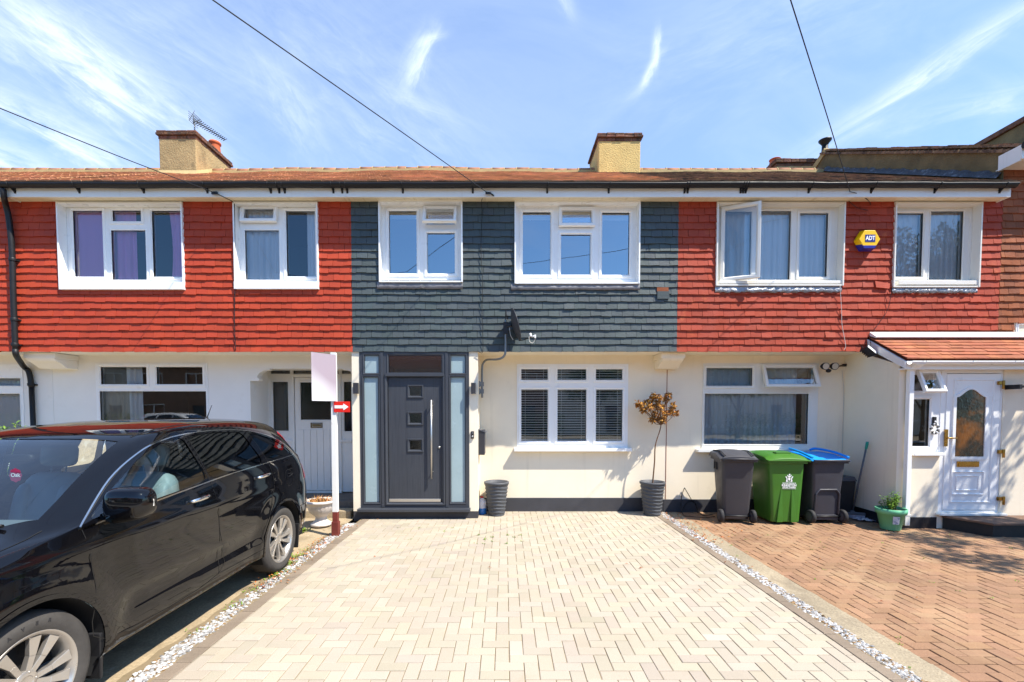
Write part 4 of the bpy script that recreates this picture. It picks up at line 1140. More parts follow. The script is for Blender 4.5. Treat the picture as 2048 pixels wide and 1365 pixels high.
# porch door
mb = MB(); mb.panel(dfr[0], dfr[1], dfr[2], dfr[3], YP+.012, YP+.08, [rect(1889, 747, 1997, 1021, YP+.012)]); dfm = mb.build('door_frame', 'upvc', hr, bevel=.003)
dl = rect(1890, 748, 1996, 1020, YP+.004)
YQ = YP + .002
def arch(x0, x1, z0, z1, hgt, n=14):
    """cathedral-top outline, counter-clockwise from bottom left"""
    pts = [(x0, z0), (x1, z0), (x1, z1)]
    cx_ = (x0+x1)/2; hw = (x1-x0)/2
    for k in range(1, n):
        t = k / n; x = x1 - (x1-x0)*t; u = abs(t-.5)*2
        pts.append((x, z1 + hgt * ((math.cos(min(1, u*1.05)*math.pi)+1)/2)**.8))
    pts.append((x0, z1)); return pts
gl = rect(1911, 795, 1966, 912, YQ)
def loop_ring(mb, o, i, yf, yb, sl):
    a = [mb.V((p[0], yb, p[1])) for p in o]; b = [mb.V((p[0], yf, p[1])) for p in o]; c = [mb.V((p[0], yf, p[1])) for p in i]; d = [mb.V((p[0], yf+sl, p[1])) for p in i]
    n = len(o)
    for A_, B_ in ((a, b), (b, c), (c, d)):
        for k in range(n): mb.F((A_[k], A_[(k+1) % n], B_[(k+1) % n], B_[k]))
mb = MB()
mb.box(dl[0], dl[1], YQ, YQ+.05, dl[2], dl[3])
mid = rect(1905, 760, 1983, 1004, YQ)
mb.ring(grow(mid, .012), grow(mid, -.012), YQ-.012, YQ+.01, slope=.010)
ao = arch(gl[0]-.055, gl[1]+.055, gl[2]-.055, gl[3]+.02, .135); ai = arch(gl[0]-.012, gl[1]+.012, gl[2]-.012, gl[3], .115)
loop_ring(mb, ao, ai, YQ-.02, YQ+.01, .016)
lp = rect(1901, 943, 1967, 990, YQ); l2 = rect(1911, 952, 1956, 981, YQ)
mb.ring(lp, grow(lp, -.03), YQ-.014, YQ+.01); mb.ring(l2, grow(l2, -.02), YQ-.012, YQ+.01)
dd = mb.build('porch_door', 'upvc', hr, bevel=.002)
dd['label'] = 'white panelled porch door with arched glass'
M('amber_glass', lin((34, 34, 26)), .06, var=.3, vs=5, spec=.9, bump=.22, bs=26, bd=.01, hue=(2, .48, .62, lin((120, 72, 22))))
p = MB(); p.prism([(q_[0], YQ-.006, q_[1]) for q_ in arch(gl[0]-.011, gl[1]+.011, gl[2]-.011, gl[3]-.001, .114)], (0, .005, 0)); p.build('pane', 'amber_glass', dd)
q = rect(1913, 923, 1957, 934, YQ); mb = MB(); mb.box(q[0], q[1], YQ-.012, YQ, q[2], q[3]); mb.box(q[0]+.02, q[1]-.02, YQ-.018, YQ-.012, q[2]+.012, q[3]-.012); mb.build('letter_plate', 'brass', dd, bevel=.002)
q = rect(1888, 859, 1893.5, 893, YQ); mb = MB(); mb.box(q[0], q[1], YQ-.022, YQ, q[2], q[3]); hz_ = at(1890, 876, YQ).z; hx_ = (q[0]+q[1])/2
mb.tube([(hx_, YQ-.02, hz_), (hx_, YQ-.06, hz_), (hx_+.03, YQ-.065, hz_-.004), (hx_+.12, YQ-.06, hz_-.0)], [.011, .011, .011, .008], 8); mb.build('handle', 'brass', dd, bevel=.003)
for py in (770, 907, 1001):
    q = rect(1994, py-7, 2007, py+7, YQ); mb = MB(); mb.tube([(q[1]-.03, YQ-.03, q[2]-.01), (q[1]-.03, YQ-.03, q[3]+.01)], .016, 10); mb.box(q[0], q[1]-.03, YQ-.03, YQ+.012, (q[2]+q[3])/2, q[3]); mb.build('hinge', 'brass', dd, bevel=.003)
mb = MB(); mb.box(dfr[0]-.03, dfr[1]+.06, YP-.07, YP+.1, dfr[2]-.03, dfr[2]-.001); mb.build('threshold', 'white_wood', hr, bevel=.004)
M('step_stone', lin((112, 88, 72)), .85, var=.2, vs=5, bump=.4, bs=50)
st = MB(); q0 = ground(1930, 1074, 0); zst = dfr[2]-.035
st.prism([(XP+.68, YP-.013, zst), (XP+.93, YP-.50, zst), (XPE, YP-.50, zst), (XPE, YP-.013, zst)], (0, 0, -.03)); st.build('step_top', 'step_stone', hr, bevel=.004)
st = MB(); st.prism([(XP+.70, YP-.014, zst-.031), (XP+.95, YP-.48, zst-.031), (XPE, YP-.48, zst-.031), (XPE, YP-.014, zst-.031)], (0, 0, -zst-.03)); st.build('step', 'black_plinth', hr)
pin = MB()
for pts in ([(XP+.13, .45, -.02), (XPE, .45, -.02), (XPE, .45, 2.4), (XP+.13, .45, 2.4)], [(XP+.13, YP+.13, .1), (XPE, YP+.13, .1), (XPE, .45, .1), (XP+.13, .45, .1)]): pin.poly(pts)
pin.build('hall_lining', 'hall', hr)

# ================================================================== far-right house, one step higher up the street
XS1 = 14.0; UPZ = .46
hf = thing('terraced_house', 'brown tiled house at far right with a taller roof and stained gable', 'house', (XR1+3, YW, 0), 'houses of the terrace')
cw = U(2030, 640, 2110, 670)
tile_hanging(XR1+.002, XS1, 1.9+ZB-1.9, ZS+.5, [(at(2028, 640, 0).x, at(2028, 640, 0).x+1.4, ZB-.2, at(2028, 642, 0).z)], 16, spread=.22).build('tile_cladding', 'brown_tile', hf)
mb = MB(); mb.panel(XR1+.004, XS1, -.1, ZS+.62, .012, .1); mb.panel(XPE, XS1, -.1, ZB, YW, YW+.1); mb.build('wall', 'cream_render', hf)
f, O, G = window(hf, (2030, 645, 2190, 760), [(2036, 650, 2100, 750)], .004)
s = MB(); s.box(XR1-.09+.0, XS1, -.33, -.31, ZS+.49, ZS+.70); s.box(XR1-.09, XR1-.07, -.31, .0, ZS+.47, ZS+.70); s.box(XR1-.07, XS1, -.31, .05, ZS+.49, ZS+.505); s.build('fascia_board', 'white_board', hf, bevel=.003)
# gable wall standing above the lower roof
def rz(y, up=0): return EAVE[1] + (RIDGE[1]-EAVE[1])*(y-EAVE[0])/(RIDGE[0]-EAVE[0]) + up
XG = XR1 + .0
mb = MB(); yb = 2*RIDGE[0]-EAVE[0]
mb.prism([(XG, -.0, rz(-.0)-.15), (XG, RIDGE[0], rz(RIDGE[0])-.2), (XG, yb, rz(EAVE[0])-.2), (XG, yb, rz(EAVE[0])+UPZ), (XG, RIDGE[0], rz(RIDGE[0])+UPZ+.0), (XG, .0, rz(0)+UPZ)], (.2, 0, 0))
gb = mb.build('gable_wall', 'gable_render', hf)
M('tar_flashing', lin((74, 76, 82)), .5, var=.35, vs=9, bump=.9, bs=26, bd=.02, spots=[(9, .55, .66, lin((150, 152, 156)), .7)])
rr2 = random.Random(4); mb = MB(); mb.smooth = True; a_, b_ = [], []
for k in range(61):
    y = .02 + (RIDGE[0]-.1)*k/60; w_ = .11 + rr2.uniform(-.02, .02)
    a_.append(mb.V((XG-.006, y, rz(y)+w_+.02))); b_.append(mb.V((XG-.09-rr2.uniform(0, .05), y, rz(y)+.03)))
for k in range(60): mb.F((a_[k], a_[k+1], b_[k+1], b_[k]))
mb.build('flashing', 'tar_flashing', gb)
rf = roof_tiles(XG-.03, XS1, (EAVE[0]-.08, rz(EAVE[0]-.08)+UPZ+.05), (RIDGE[0], rz(RIDGE[0])+UPZ+.05), .10, .165, 41, -5, None, proud=.035)
rf.m = 1; rf.tone = (.8, .8, .8)
rf.poly([(XG-.03, RIDGE[0], rz(RIDGE[0])+UPZ+.05), (XS1, RIDGE[0], rz(RIDGE[0])+UPZ+.05), (XS1, yb, rz(EAVE[0])+UPZ+.05), (XG-.03, yb, rz(EAVE[0])+UPZ+.05)])
rfo = rf.build('roof', ['roof_tile', 'mossy_roof_tile'], hf)
# mortared verge of doubled tiles along the gable edge
vg = MB(); r_ = random.Random(8)
for k in range(46):
    y = EAVE[0] - .05 + k*.098
    if y > RIDGE[0]: break
    z = rz(y)+UPZ; t = r_.uniform(.7, 1.1); vg.tone = (t, t, t)
    d = r_.uniform(-.008, .008)
    vg.hexa([(XG-.05+d, y, z-.035), (XG+.12, y, z-.035), (XG+.12, y+.11, z+.022), (XG-.05+d, y+.11, z+.022)], [(XG-.05+d, y-.01, z+.02), (XG+.12, y-.01, z+.02), (XG+.12, y+.10, z+.055), (XG-.05+d, y+.10, z+.055)])
vg.build('verge_tile', 'mossy_roof_tile', hf)
mb = MB(); mb.hexa([(XG-.03, RIDGE[0]-.1, rz(RIDGE[0]-.1)+UPZ+.02), (XG+.3, RIDGE[0]-.1, rz(RIDGE[0]-.1)+UPZ+.02), (XG+.3, yb, rz(EAVE[0])+UPZ), (XG-.03, yb, rz(EAVE[0])+UPZ)], [(XG-.04, RIDGE[0]-.05, rz(RIDGE[0])+UPZ+.08), (XG+.3, RIDGE[0]-.05, rz(RIDGE[0])+UPZ+.08), (XG+.3, yb, rz(EAVE[0])+UPZ+.08), (XG-.04, yb, rz(EAVE[0])+UPZ+.08)]); mb.build('verge_mortar', 'mortar', hf)
gm = MB(); gm.tube([(XR1-.1, -.38, ZS+.67), (XS1, -.38, ZS+.67)], .055, 12); gm.build('gutter', 'black_pvc', hf)
# flue terminal behind the gable, chimney behind the ridge, chimney of the far-right house
fp = at(1650, 292, 4.6); mb = MB(); mb.tube([(fp.x, 4.6, fp.z-.5), (fp.x, 4.6, fp.z+.02)], [.09, .07], 14); mb.lathe([(.06, 0), (.09, .05), (.14, .11), (.15, .14), (.0, .15)], (fp.x, 4.6, fp.z), 16); mb.build('flue', 'black_pvc', hf)
A = chimney(rr_, 1553, 1640, 318, 350, 4.75, 1.1, 'chimney_render')
pot(rr_, A[0]+.10, 5.0, A[3]-.01, .13, .13, 'terracotta'); pot(rr_, A[0]+.42, 5.2, A[3]-.01, .22, .10, 'black_pvc')
cA = at(2075, 240, 3.5); mb = MB(); mb.box(cA.x-.2, cA.x+1.0, 3.2, 5.2, cA.z-1.5, cA.z+.0); mb.build('chimney', 'gable_render', rfo, bevel=.02)
mb = MB(); mb.box(cA.x-.26, cA.x+1.06, 3.14, 5.26, cA.z+.0, cA.z+.12); mb.build('chimney_cap', 'chimney_brick', rfo, bevel=.01)
# ================================================================== things on and in front of the walls
def off(x, y, z): return Vector((x, y, z))
# --- black rainwater downpipe between the two left houses
t = thing('downpipe', 'black plastic rainwater pipe with a swan neck running down between the two left houses', 'downpipe', (at(40, 800, .4).x, .3, 0))
pts = catmull([at(6, 378, -.262), at(8, 395, -.24), at(12, 412, -.12), at(18, 440, -.075), at(24, 500, -.07), at(27, 600, -.07), at(31, 700, -.06)], 6)
mb = MB(); mb.tube(pts, .038, 14)
mb.build('pipe', 'black_pvc', t)
pts = [at(31, 700, -.06), at(33, 712, -.04), at(47, 733, YW-.1), at(58, 745, YW-.06), at(63, 775, YW-.055)]
mb = MB(); mb.tube(catmull(pts, 5), .039, 14); mb.build('swan_neck', 'black_pvc', t)
mb = MB(); p0 = at(63, 775, YW-.055); mb.tube([p0, (p0.x+.01, YW-.055, .05)], .036, 14); mb.build('pipe', 'black_pvc', t)
for py, Y in ((520, -.07), (640, -.066), (770, YW-.055), (690, -.06)):
    c = at(25 + (py-520)*.03 if py < 720 else 62, py, Y); k = MB(); k.lathe([(.045, -.02), (.047, -.01), (.047, .02), (.042, .03)], (c.x, c.y, c.z), 16); k.box(c.x-.06, c.x+.06, c.y+.02, c.y+.06, c.z-.012, c.z+.012); k.build('bracket', 'black_pvc', t)

# --- satellite dish on its bent mast
mx, mz = at(1011, 690, -.12).x, at(1011, 690, -.12).z
yd = -.16
t = thing('satellite_dish', 'dark grey satellite dish on a bent steel mast beside the front door', 'satellite dish', (mx, yd, at(1011, 700, yd).z))
A0, A1, A2, A3, A4 = at(964, 792, .30), at(964, 738, .30), at(976, 721, .22), at(996, 718, -.02), at(1010, 705, yd)
lx = at(964, 760, .30).x
PM = [Vector((lx, .34, at(964, 796, .34).z)), Vector((lx, .34, at(964, 740, .34).z)), Vector((lx+.02, .33, at(968, 727, .33).z)), Vector((lx+.09, .22, at(976, 720, .22).z)), Vector((mx-.12, -.06, at(994, 719, -.06).z)), Vector((mx-.02, yd+.01, at(1008, 712, yd).z)), Vector((mx, yd, at(1011, 695, yd).z)), Vector((mx, yd, at(1011, 640, yd).z))]
mb = MB(); mb.tube(catmull(PM, 8), .017, 12); mb.build('mast', 'galv', t)
mb = MB()
for k in (.12, .38):
    z = PM[0].z + (PM[1].z - PM[0].z)*k + .05; mb.box(lx-.06, lx+.03, .315, .36, z-.035, z+.035); mb.box(PX3-.0, lx-.03, .30, .36, z-.05, z+.05)
mb.build('wall_bracket', 'galv', t)
# reflector: faces right (+x, slightly up and away from the wall)
n = Vector((.95, .10, .27)).normalized(); upv = (Vector((0, 0, 1)) - n * n.z).normalized(); sd = n.cross(upv)
c0 = at(1029, 650, yd-.06)
mb = MB(); mb.smooth = True; rows = []; K, NN = 8, 32
for side in (0, 1):
    rows = []
    for i in range(K+1):
        rr0 = i / K
        rows.append([mb.V(c0 + upv*(.255*rr0*math.cos(2*math.pi*j/NN)) + sd*(.225*rr0*math.sin(2*math.pi*j/NN)) + n*(.055*(rr0*rr0) - .004*side - .03)) for j in range(NN)])
    for i in range(K):
        for j in range(NN):
            q = (rows[i][j], rows[i+1][j], rows[i+1][(j+1) % NN], rows[i][(j+1) % NN]); mb.F(q if side else q[::-1])
rim = [c0 + upv*(.255*math.cos(2*math.pi*j/NN)) + sd*(.225*math.sin(2*math.pi*j/NN)) + n*.024 for j in range(NN)]
mb.tube(rim, .005, 6, closed=True)
M('dish_grey', lin((66, 66, 70)), .45, var=.1, vs=6); mb.build('reflector', 'dish_grey', t)
mb = MB(); mb.tube([Vector((mx, yd, at(1011, 655, yd).z)), c0 - n*.05], .02, 8); mb.box(mx-.035, mx+.035, yd-.03, yd+.03, at(1011, 665, yd).z-.03, at(1011, 645, yd).z); mb.tube([(mx-.06, yd, at(1011, 660, yd).z), (mx+.03, yd, at(1011, 660, yd).z)], .006, 6)
mb.tube([Vector((mx, yd-.01, at(1011, 640, yd).z)), Vector((mx+.005, yd-.03, at(1011, 622, yd).z)), Vector((mx+.03, yd-.04, at(1014, 640, yd).z))], .007, 6)
mb.build('mount', 'black_metal', t)
e0 = c0 - upv*.25 + n*.02; e1 = at(1062, 674, yd-.26)
mb = MB(); mb.tube(catmull([e0 - n*.02, e0*.6+e1*.4 - Vector((0, 0, .012)), e1], 6), .008, 8); mb.build('feed_arm', 'black_metal', t)
mb = MB(); mb.tube([e1, e1 + Vector((-.01, .03, .05))], [.016, .018], 10); mb.tube([e1 + Vector((.01, .0, 0)), e1 + Vector((.06, -.01, .012))], .012, 8); mb.box(e1.x+.05, e1.x+.075, e1.y-.02, e1.y+.02, e1.z-.02, e1.z+.03); mb.build('receiver', 'white_plastic', t)
mb = MB(); mb.tube(catmull([e1 + Vector((-.03, 0, .0)), e1 + Vector((-.02, 0, -.07)), e1 + Vector((.03, 0, -.09)), e1 + Vector((.07, 0, -.02))], 6), .004, 6); mb.tube(catmull([c0 - n*.05 + Vector((-.03, 0, -.03)), c0 + Vector((-.06, 0, -.16)), c0 + Vector((-.02, 0, -.23))], 6), .004, 6); mb.build('cable', 'cable_light', t)

# --- burglar alarm box
M('alarm_yellow', lin((240, 190, 0)), .35, spec=.5)
M('alarm_blue', lin((38, 40, 140)), .35)
M('logo_white', lin((240, 240, 240)), .5)
M('logo_blue', lin((16, 36, 120)), .45)
ca = at(1737, 480, -.09); hw = .165
t = thing('burglar_alarm', 'yellow hexagonal burglar alarm box with blue underside between the two right windows', 'alarm box', (ca.x, -.02, ca.z-.15))
hexo = [(hw*1.12, .0), (hw*.56, .155), (-hw*.56, .155), (-hw*1.12, 0), (-hw*.56, -.155), (hw*.56, -.155)]
s_ = .88
fr_ = [(ca.x + a*s_, -.115, ca.z + b*s_) for a, b in hexo]; bk_ = [(ca.x + a, -.022, ca.z + b) for a, b in hexo]
mb = MB(); i = [mb.V(p) for p in fr_]; j = [mb.V(p) for p in bk_]
zc = -.085
mb.F(i[::-1])
for k in range(6): mb.F((i[k], i[(k+1) % 6], j[(k+1) % 6], j[k]))
mb.F(j)
mb.build('casing', 'alarm_yellow', t, bevel=.006)
mb = MB(); e = .002
f_ = [(ca.x + a*s_, -.115-e, ca.z + b*s_) for a, b in hexo]
lerp = lambda p, q, k: tuple(p[m]+(q[m]-p[m])*k for m in range(3))
b1, b2 = lerp(f_[4], f_[3], .30), lerp(f_[5], f_[0], .30)
mb.prism([f_[4], f_[5], b2, b1], (0, .004, 0))
o_ = lambda p: (p[0], p[1], p[2]-.003)
mb.hexa([o_(fr_[4]), o_(fr_[5]), o_(bk_[5]), o_(bk_[4])], [fr_[4], fr_[5], bk_[5], bk_[4]])
d_ = lambda p, q, s: (p[0]+s*.003, p[1], p[2]-.002)
for (u, v, s) in ((4, 3, -1), (5, 0, 1)):
    p, q, r_, w_ = fr_[u], lerp(fr_[u], fr_[v], .42), lerp(bk_[u], bk_[v], .62), bk_[u]
    mb.poly([d_(p, 0, s), d_(q, 0, s), d_(r_, 0, s), d_(w_, 0, s)])
mb.build('strobe_lens', 'alarm_blue', t)
L0 = at(1740.5, 477, -.116); W_ = .078; H_ = .056
mb = MB(); mb.box(L0.x-W_, L0.x+W_, -.1185, -.116, L0.z-H_, L0.z+H_); mb.build('badge', 'logo_blue', t)
mb = MB(); add_text(mb, 'ADT', .088, (L0.x, -.1195, L0.z), (1, 0, 0), (0, 0, 1), bold=.003, sx=.8); mb.build('lettering', 'logo_white', t)

# --- lamps on the entrance piers
for px, lab in ((710.5, 'small square grey wall lamp on the pier left of the grey front door'), (946.5, 'small square grey wall lamp on the pier right of the grey front door')):
    q = rect(px-4.5, 766, px+4.5, 788, -.08)
    t = thing('wall_light', lab, 'wall light', ((q[0]+q[1])/2, 0, q[2]), 'wall lamps by the grey front door')
    mb = MB(); mb.box(q[0], q[1], -.085, -.012, q[2], q[3]); mb.build('lamp_body', 'dark_grey_box', t, bevel=.003)
    mb = MB(); mb.box(q[0]+.012, q[1]-.012, -.011, .004, q[2]+.03, q[3]-.03); mb.build('back_plate', 'black_metal', t)
    mb = MB(); mb.lathe([(.0, q[2]-.001), (.022, q[2]-.001), (.022, q[2]+.002)], ((q[0]+q[1])/2, -.05, 0), 12); mb.build('lens', 'white_plastic', t)
q = rect(942, 863, 948, 877.5, 0)
t = thing('doorbell', 'black video doorbell on the pier beside the grey front door', 'doorbell', ((q[0]+q[1])/2, 0, q[2]))
mb = MB(); mb.box(q[0], q[1], -.022, .004, q[2], q[3]); mb.build('casing', 'black_metal', t, bevel=.004)
mb = MB(); mb.lathe([(0, -.026), (.011, -.026), (.013, -.0215)], ((q[0]+q[1])/2, 0, q[3]-.03), 14, 'y'); mb.build('camera_lens', 'grey_paint', t)
mb = MB(); mb.lathe([(0, -.025), (.012, -.025), (.014, -.0215)], ((q[0]+q[1])/2, 0, q[2]+.035), 14, 'y'); mb.build('button', 'steel', t)
# --- letter box on the side of the right pier
lz0, lz1 = at(963, 910, .1).z, at(963, 861, .1).z
t = thing('letterbox', 'dark grey letterbox with sloping lid on the side of the entrance pier', 'letterbox', (PX3, .2, lz0))
mb = MB(); mb.prism([(PX3+.002, .06, lz0), (PX3+.002, .40, lz0), (PX3+.002, .40, lz1), (PX3+.002, .06, lz1)], (.10, 0, 0)); mb.build('box', 'dark_grey_box', t, bevel=.004)
mb = MB(); mb.hexa([(PX3+.001, .05, lz1+.002), (PX3+.125, .05, lz1-.035), (PX3+.125, .41, lz1-.035), (PX3+.001, .41, lz1+.002)], [(PX3+.001, .05, lz1+.016), (PX3+.128, .05, lz1-.022), (PX3+.128, .41, lz1-.022), (PX3+.001, .41, lz1+.016)]); mb.build('lid', 'grey_paint', t)

# --- twin spot security lamp on the cream wall, flood lamp at the porch corner, bracket lamp at far right
t = thing('security_light', 'black twin spotlight on the cream wall between the window and the porch', 'security light', tuple(at(1660, 735, YW)))
b0 = at(1692, 731, YW-.03); b1 = at(1668, 734, YW-.14)
mb = MB(); mb.tube([b0, b1], .012, 8); mb.box(b0.x-.05, b0.x+.02, YW-.045, YW, b0.z-.02, b0.z+.02); mb.build('arm', 'black_metal', t)
for px in (1652, 1670.5):
    c = at(px, 733, YW-.2); d = Vector((-.05, -1, -.12)).normalized()
    mb = MB(); mb.tube([c - d*.11, c - d*.05, c], [.03, .055, .062], 18); mb.tube([c - d*.08, b1], .01, 6); h = mb.build('lamp_head', 'black_metal', t)
    mb = MB(); a = d.cross(Vector((0, 0, 1))).normalized(); b = a.cross(d)
    mb.poly([c + d*.003 + (a*math.cos(k*math.pi/9) + b*math.sin(k*math.pi/9))*.052 for k in range(18)]); mb.build('lens', 'steel', h)
c = at(1657, 742, YW-.16); mb = MB(); sphere(mb, c, .04, 12, 8, (1, 1, .8)); mb.build('motion_sensor', 'black_metal', t)
fl_ = at(1738, 703, -.20)
t = thing('security_light', 'small black floodlight under the corner of the porch roof', 'security light', tuple(fl_))
X_ = Matrix.Translation(fl_) @ Matrix.Rotation(R(38), 4, 'Y') @ Matrix.Rotation(R(-35), 4, 'X')
mb = MB(); mb.X = X_; mb.hexa([(-.10, -.05, -.035), (.10, -.05, -.035), (.08, .06, -.02), (-.08, .06, -.02)], [(-.10, -.05, .035), (.10, -.05, .035), (.08, .06, .03), (-.08, .06, .03)])
for k in range(5): mb.box(-.08+k*.035, -.07+k*.035, .02, .075, -.03, .035)
mb.build('lamp_head', 'black_metal', t)
mb = MB(); mb.tube([fl_ + Vector((0, .03, 0)), fl_ + Vector((.03, .16, .07)), Vector((fl_.x+.04, .0, fl_.z+.10))], .01, 6); mb.build('arm', 'black_metal', t)
mb = MB(); mb.X = X_; mb.poly([(-.085, -.0515, -.027), (.085, -.0515, -.027), (.085, -.0515, .027), (-.085, -.0515, .027)]); mb.build('lens', 'white_plastic', t)
c = at(2034, 774, YP-.12)
t = thing('wall_light', 'black wall bracket cut by the edge of the photo beside the white porch door', 'wall bracket', (c.x, YP, c.z))
mb = MB(); mb.tube([c + Vector((-.03, -.06, 0)), c + Vector((.25, -.05, .01))], [.022, .016], 10); mb.box(c.x-.05, c.x-.01, YP-.2, YP-.0, c.z-.035, c.z+.03); mb.build('arm', 'black_metal', t, bevel=.003)
mb = MB(); mb.tube([c + Vector((.25, -.05, .01)), c + Vector((.33, -.05, .01))], [.05, .06], 12); mb.build('lamp_head', 'black_metal', t)

# --- overhead service cables and facade wires
def wire(name, label, pts, r=.006, mat='cable', k=10, parts=()):
    t = thing(name, label, 'cable', tuple(Vector(pts[0])))
    mb = MB(); last = [pts.pop()] if (Vector(pts[-1]) - POLE).length < 1 else []
    mb.tube(catmull(pts, k) + last, r, 6); mb.build('strand', mat, t); return t
POLE = Vector((-7.0, -12.6, 7.4))
e1_ = at(975, 386, -.24)
t = wire('overhead_cable', 'black overhead cable sloping from top centre down to the middle house eaves', [e1_, at(783, 250, -1.87), at(425, 0, -3.5), POLE], .0055)
mb = MB(); mb.tube(catmull([e1_, e1_ + Vector((.05, .0, -.012)), e1_ + Vector((.1, .05, -.03))], 4), .011, 6); mb.box(e1_.x-.03, e1_.x+.05, e1_.y-.01, e1_.y+.01, e1_.z-.02, e1_.z+.01); mb.build('clamp', 'black_metal', t)
e2_ = at(430, 386, -.24)
t = wire('overhead_cable', 'black overhead cable sloping from the left edge to the left house eaves', [e2_, at(258, 321, -1.42), at(0, 217, -2.6), POLE + Vector((0, 0, -.15))], .0055)
mb = MB(); mb.box(e2_.x-.05, e2_.x+.04, e2_.y-.012, e2_.y+.012, e2_.z-.022, e2_.z+.016); mb.build('clamp', 'black_metal', t)
mb = MB(); mb.tube(catmull([e2_, at(450, 396, -.19), at(466, 405, -.05), at(469, 420, -.035), at(470, 560, -.034), at(469, 640, -.034), at(471, 702, -.034)], 6), .006, 6); mb.build('down_lead', 'cable', t)
e3_ = at(1700, 384, -.24)
t = wire('overhead_cable', 'black overhead cable dropping from the top edge to the right house eaves', [e3_, at(1656, 238, -1.67), at(1581, 0, -3.1), POLE + Vector((0, 0, -.3))], .0055)
mb = MB(); mb.tube(catmull([e3_, at(1715, 388, -.19), at(1735, 400, -.1), at(1742, 410, -.04)], 6), .005, 6); mb.tube(catmull([at(1697, 402, -.03), at(1715, 416, -.05), at(1736, 421, -.035)], 6), .004, 6); mb.build('down_lead', 'cable', t)
wire('facade_cable', 'thin black cable hanging down the grey tiles to the left of the dish', [at(968, 390, -.2), at(963, 404, -.06), at(964, 430, -.035), at(962, 500, -.034), at(965, 560, -.036), at(964, 620, -.034), at(966, 690, -.034), at(964, 706, -.03), at(955, 702, -.03)], .0045)
wire('facade_cable', 'pale wire drooping down the red tiles below the open window', [at(1680, 572, -.05), at(1683, 620, -.036), at(1684, 650, -.036), at(1691, 690, -.036), at(1688, 700, -.036)], .004, 'cable_light')
wire('facade_cable', 'dark wire slanting down the red tiles to the floodlight', [at(1785, 572, -.05), at(1775, 620, -.036), at(1752, 655, -.036), at(1741, 675, -.04), at(1742, 696, -.15)], .004)
wire('facade_cable', 'thin wire running down the cream wall in the corner beside the porch', [Vector((XP-.06, YW-.02, ZB-.25)), Vector((XP-.015, YW-.015, 2.0)), Vector((XP-.012, YW-.015, 1.2)), Vector((XP-.014, YW-.02, .9))], .004, 'cable_light')

# --- TV aerial on the left chimney
ab = at(389, 262, 3.6); tp = at(389, 240, 3.6)
t = thing('television_aerial', 'spiky television aerial on the left chimney', 'aerial', tuple(ab))
mb = MB(); mb.tube([ab - Vector((0, 0, .35)), tp], .014, 8); mb.build('pole', 'galv', t)
ea, eb = at(393, 243, 3.55), at(450, 280, 4.3)
mb = MB(); mb.tube([ea, eb], .010, 6)
dr_ = (eb-ea); sd_ = Vector((.25, .5, .55)).normalized()
for k in range(15):
    p = ea + dr_*(k/14); L = .11 - .003*k; mb.tube([p - sd_*L, p + sd_*L], .008, 5)
mb.build('boom', 'black_metal', t)
mb = MB()
for k in range(5):
    z = -.10 + k*.05; mb.tube([tp + Vector((-.03, -.16, z)), tp + Vector((-.03, .16, z))], .005, 5); mb.tube([tp + Vector((.07, -.14, z*.7)), tp + Vector((.07, .14, z*.7))], .005, 5)
mb.tube([tp + Vector((-.03, 0, -.1)), tp + Vector((-.03, 0, .1))], .007, 5); mb.tube([tp + Vector((-.03, -.14, -.1)), tp + Vector((.1, -.14, .12))], .005, 5)
mb.build('reflector_grid', 'black_metal', t)

# --- estate agent board: plain frosted-looking panel on a white post and red arrow plate
M('post_white', lin((232, 230, 224)), .5, var=.05, vs=3, spots=[(10, .66, .72, lin((150, 120, 96)), .7)])
M('post_red', lin((112, 48, 40)), .6, var=.2, vs=8, spots=[(14, .62, .7, lin((196, 180, 170)), .5)])
M('board_face', lin((204, 202, 206)), .5, hue=(1.5, .35, .62, lin((158, 144, 154)), 0))
M('sign_red', lin((216, 36, 22)), .45)
bp = ground(672, 1070); PXp = bp.x; YPs = bp.y
t = thing('agent_board', 'white wooden post with a blank pale board and a red arrow plate', 'estate sign', (PXp, YPs, 0))
def S_(px, py): return at(px, py, YPs)
zt = S_(668, 706).z; zr = S_(671, 1024).z
mb = MB(); xt = S_(668.5, 800).x
mb.hexa([(PXp-.036, YPs-.03, zr), (PXp+.036, YPs-.03, zr), (PXp+.036, YPs+.03, zr), (PXp-.036, YPs+.03, zr)], [(xt-.036, YPs-.03, zt), (xt+.036, YPs-.03, zt), (xt+.036, YPs+.03, zt), (xt-.036, YPs+.03, zt)])
mb.build('post', 'post_white', t, bevel=.004)
mb = MB(); mb.box(PXp-.0365, PXp+.0365, YPs-.031, YPs+.031, -.02, zr); mb.box(PXp-.048, PXp+.048, YPs-.045, YPs+.04, -.02, .19); mb.build('post_base', 'post_red', t, bevel=.004)
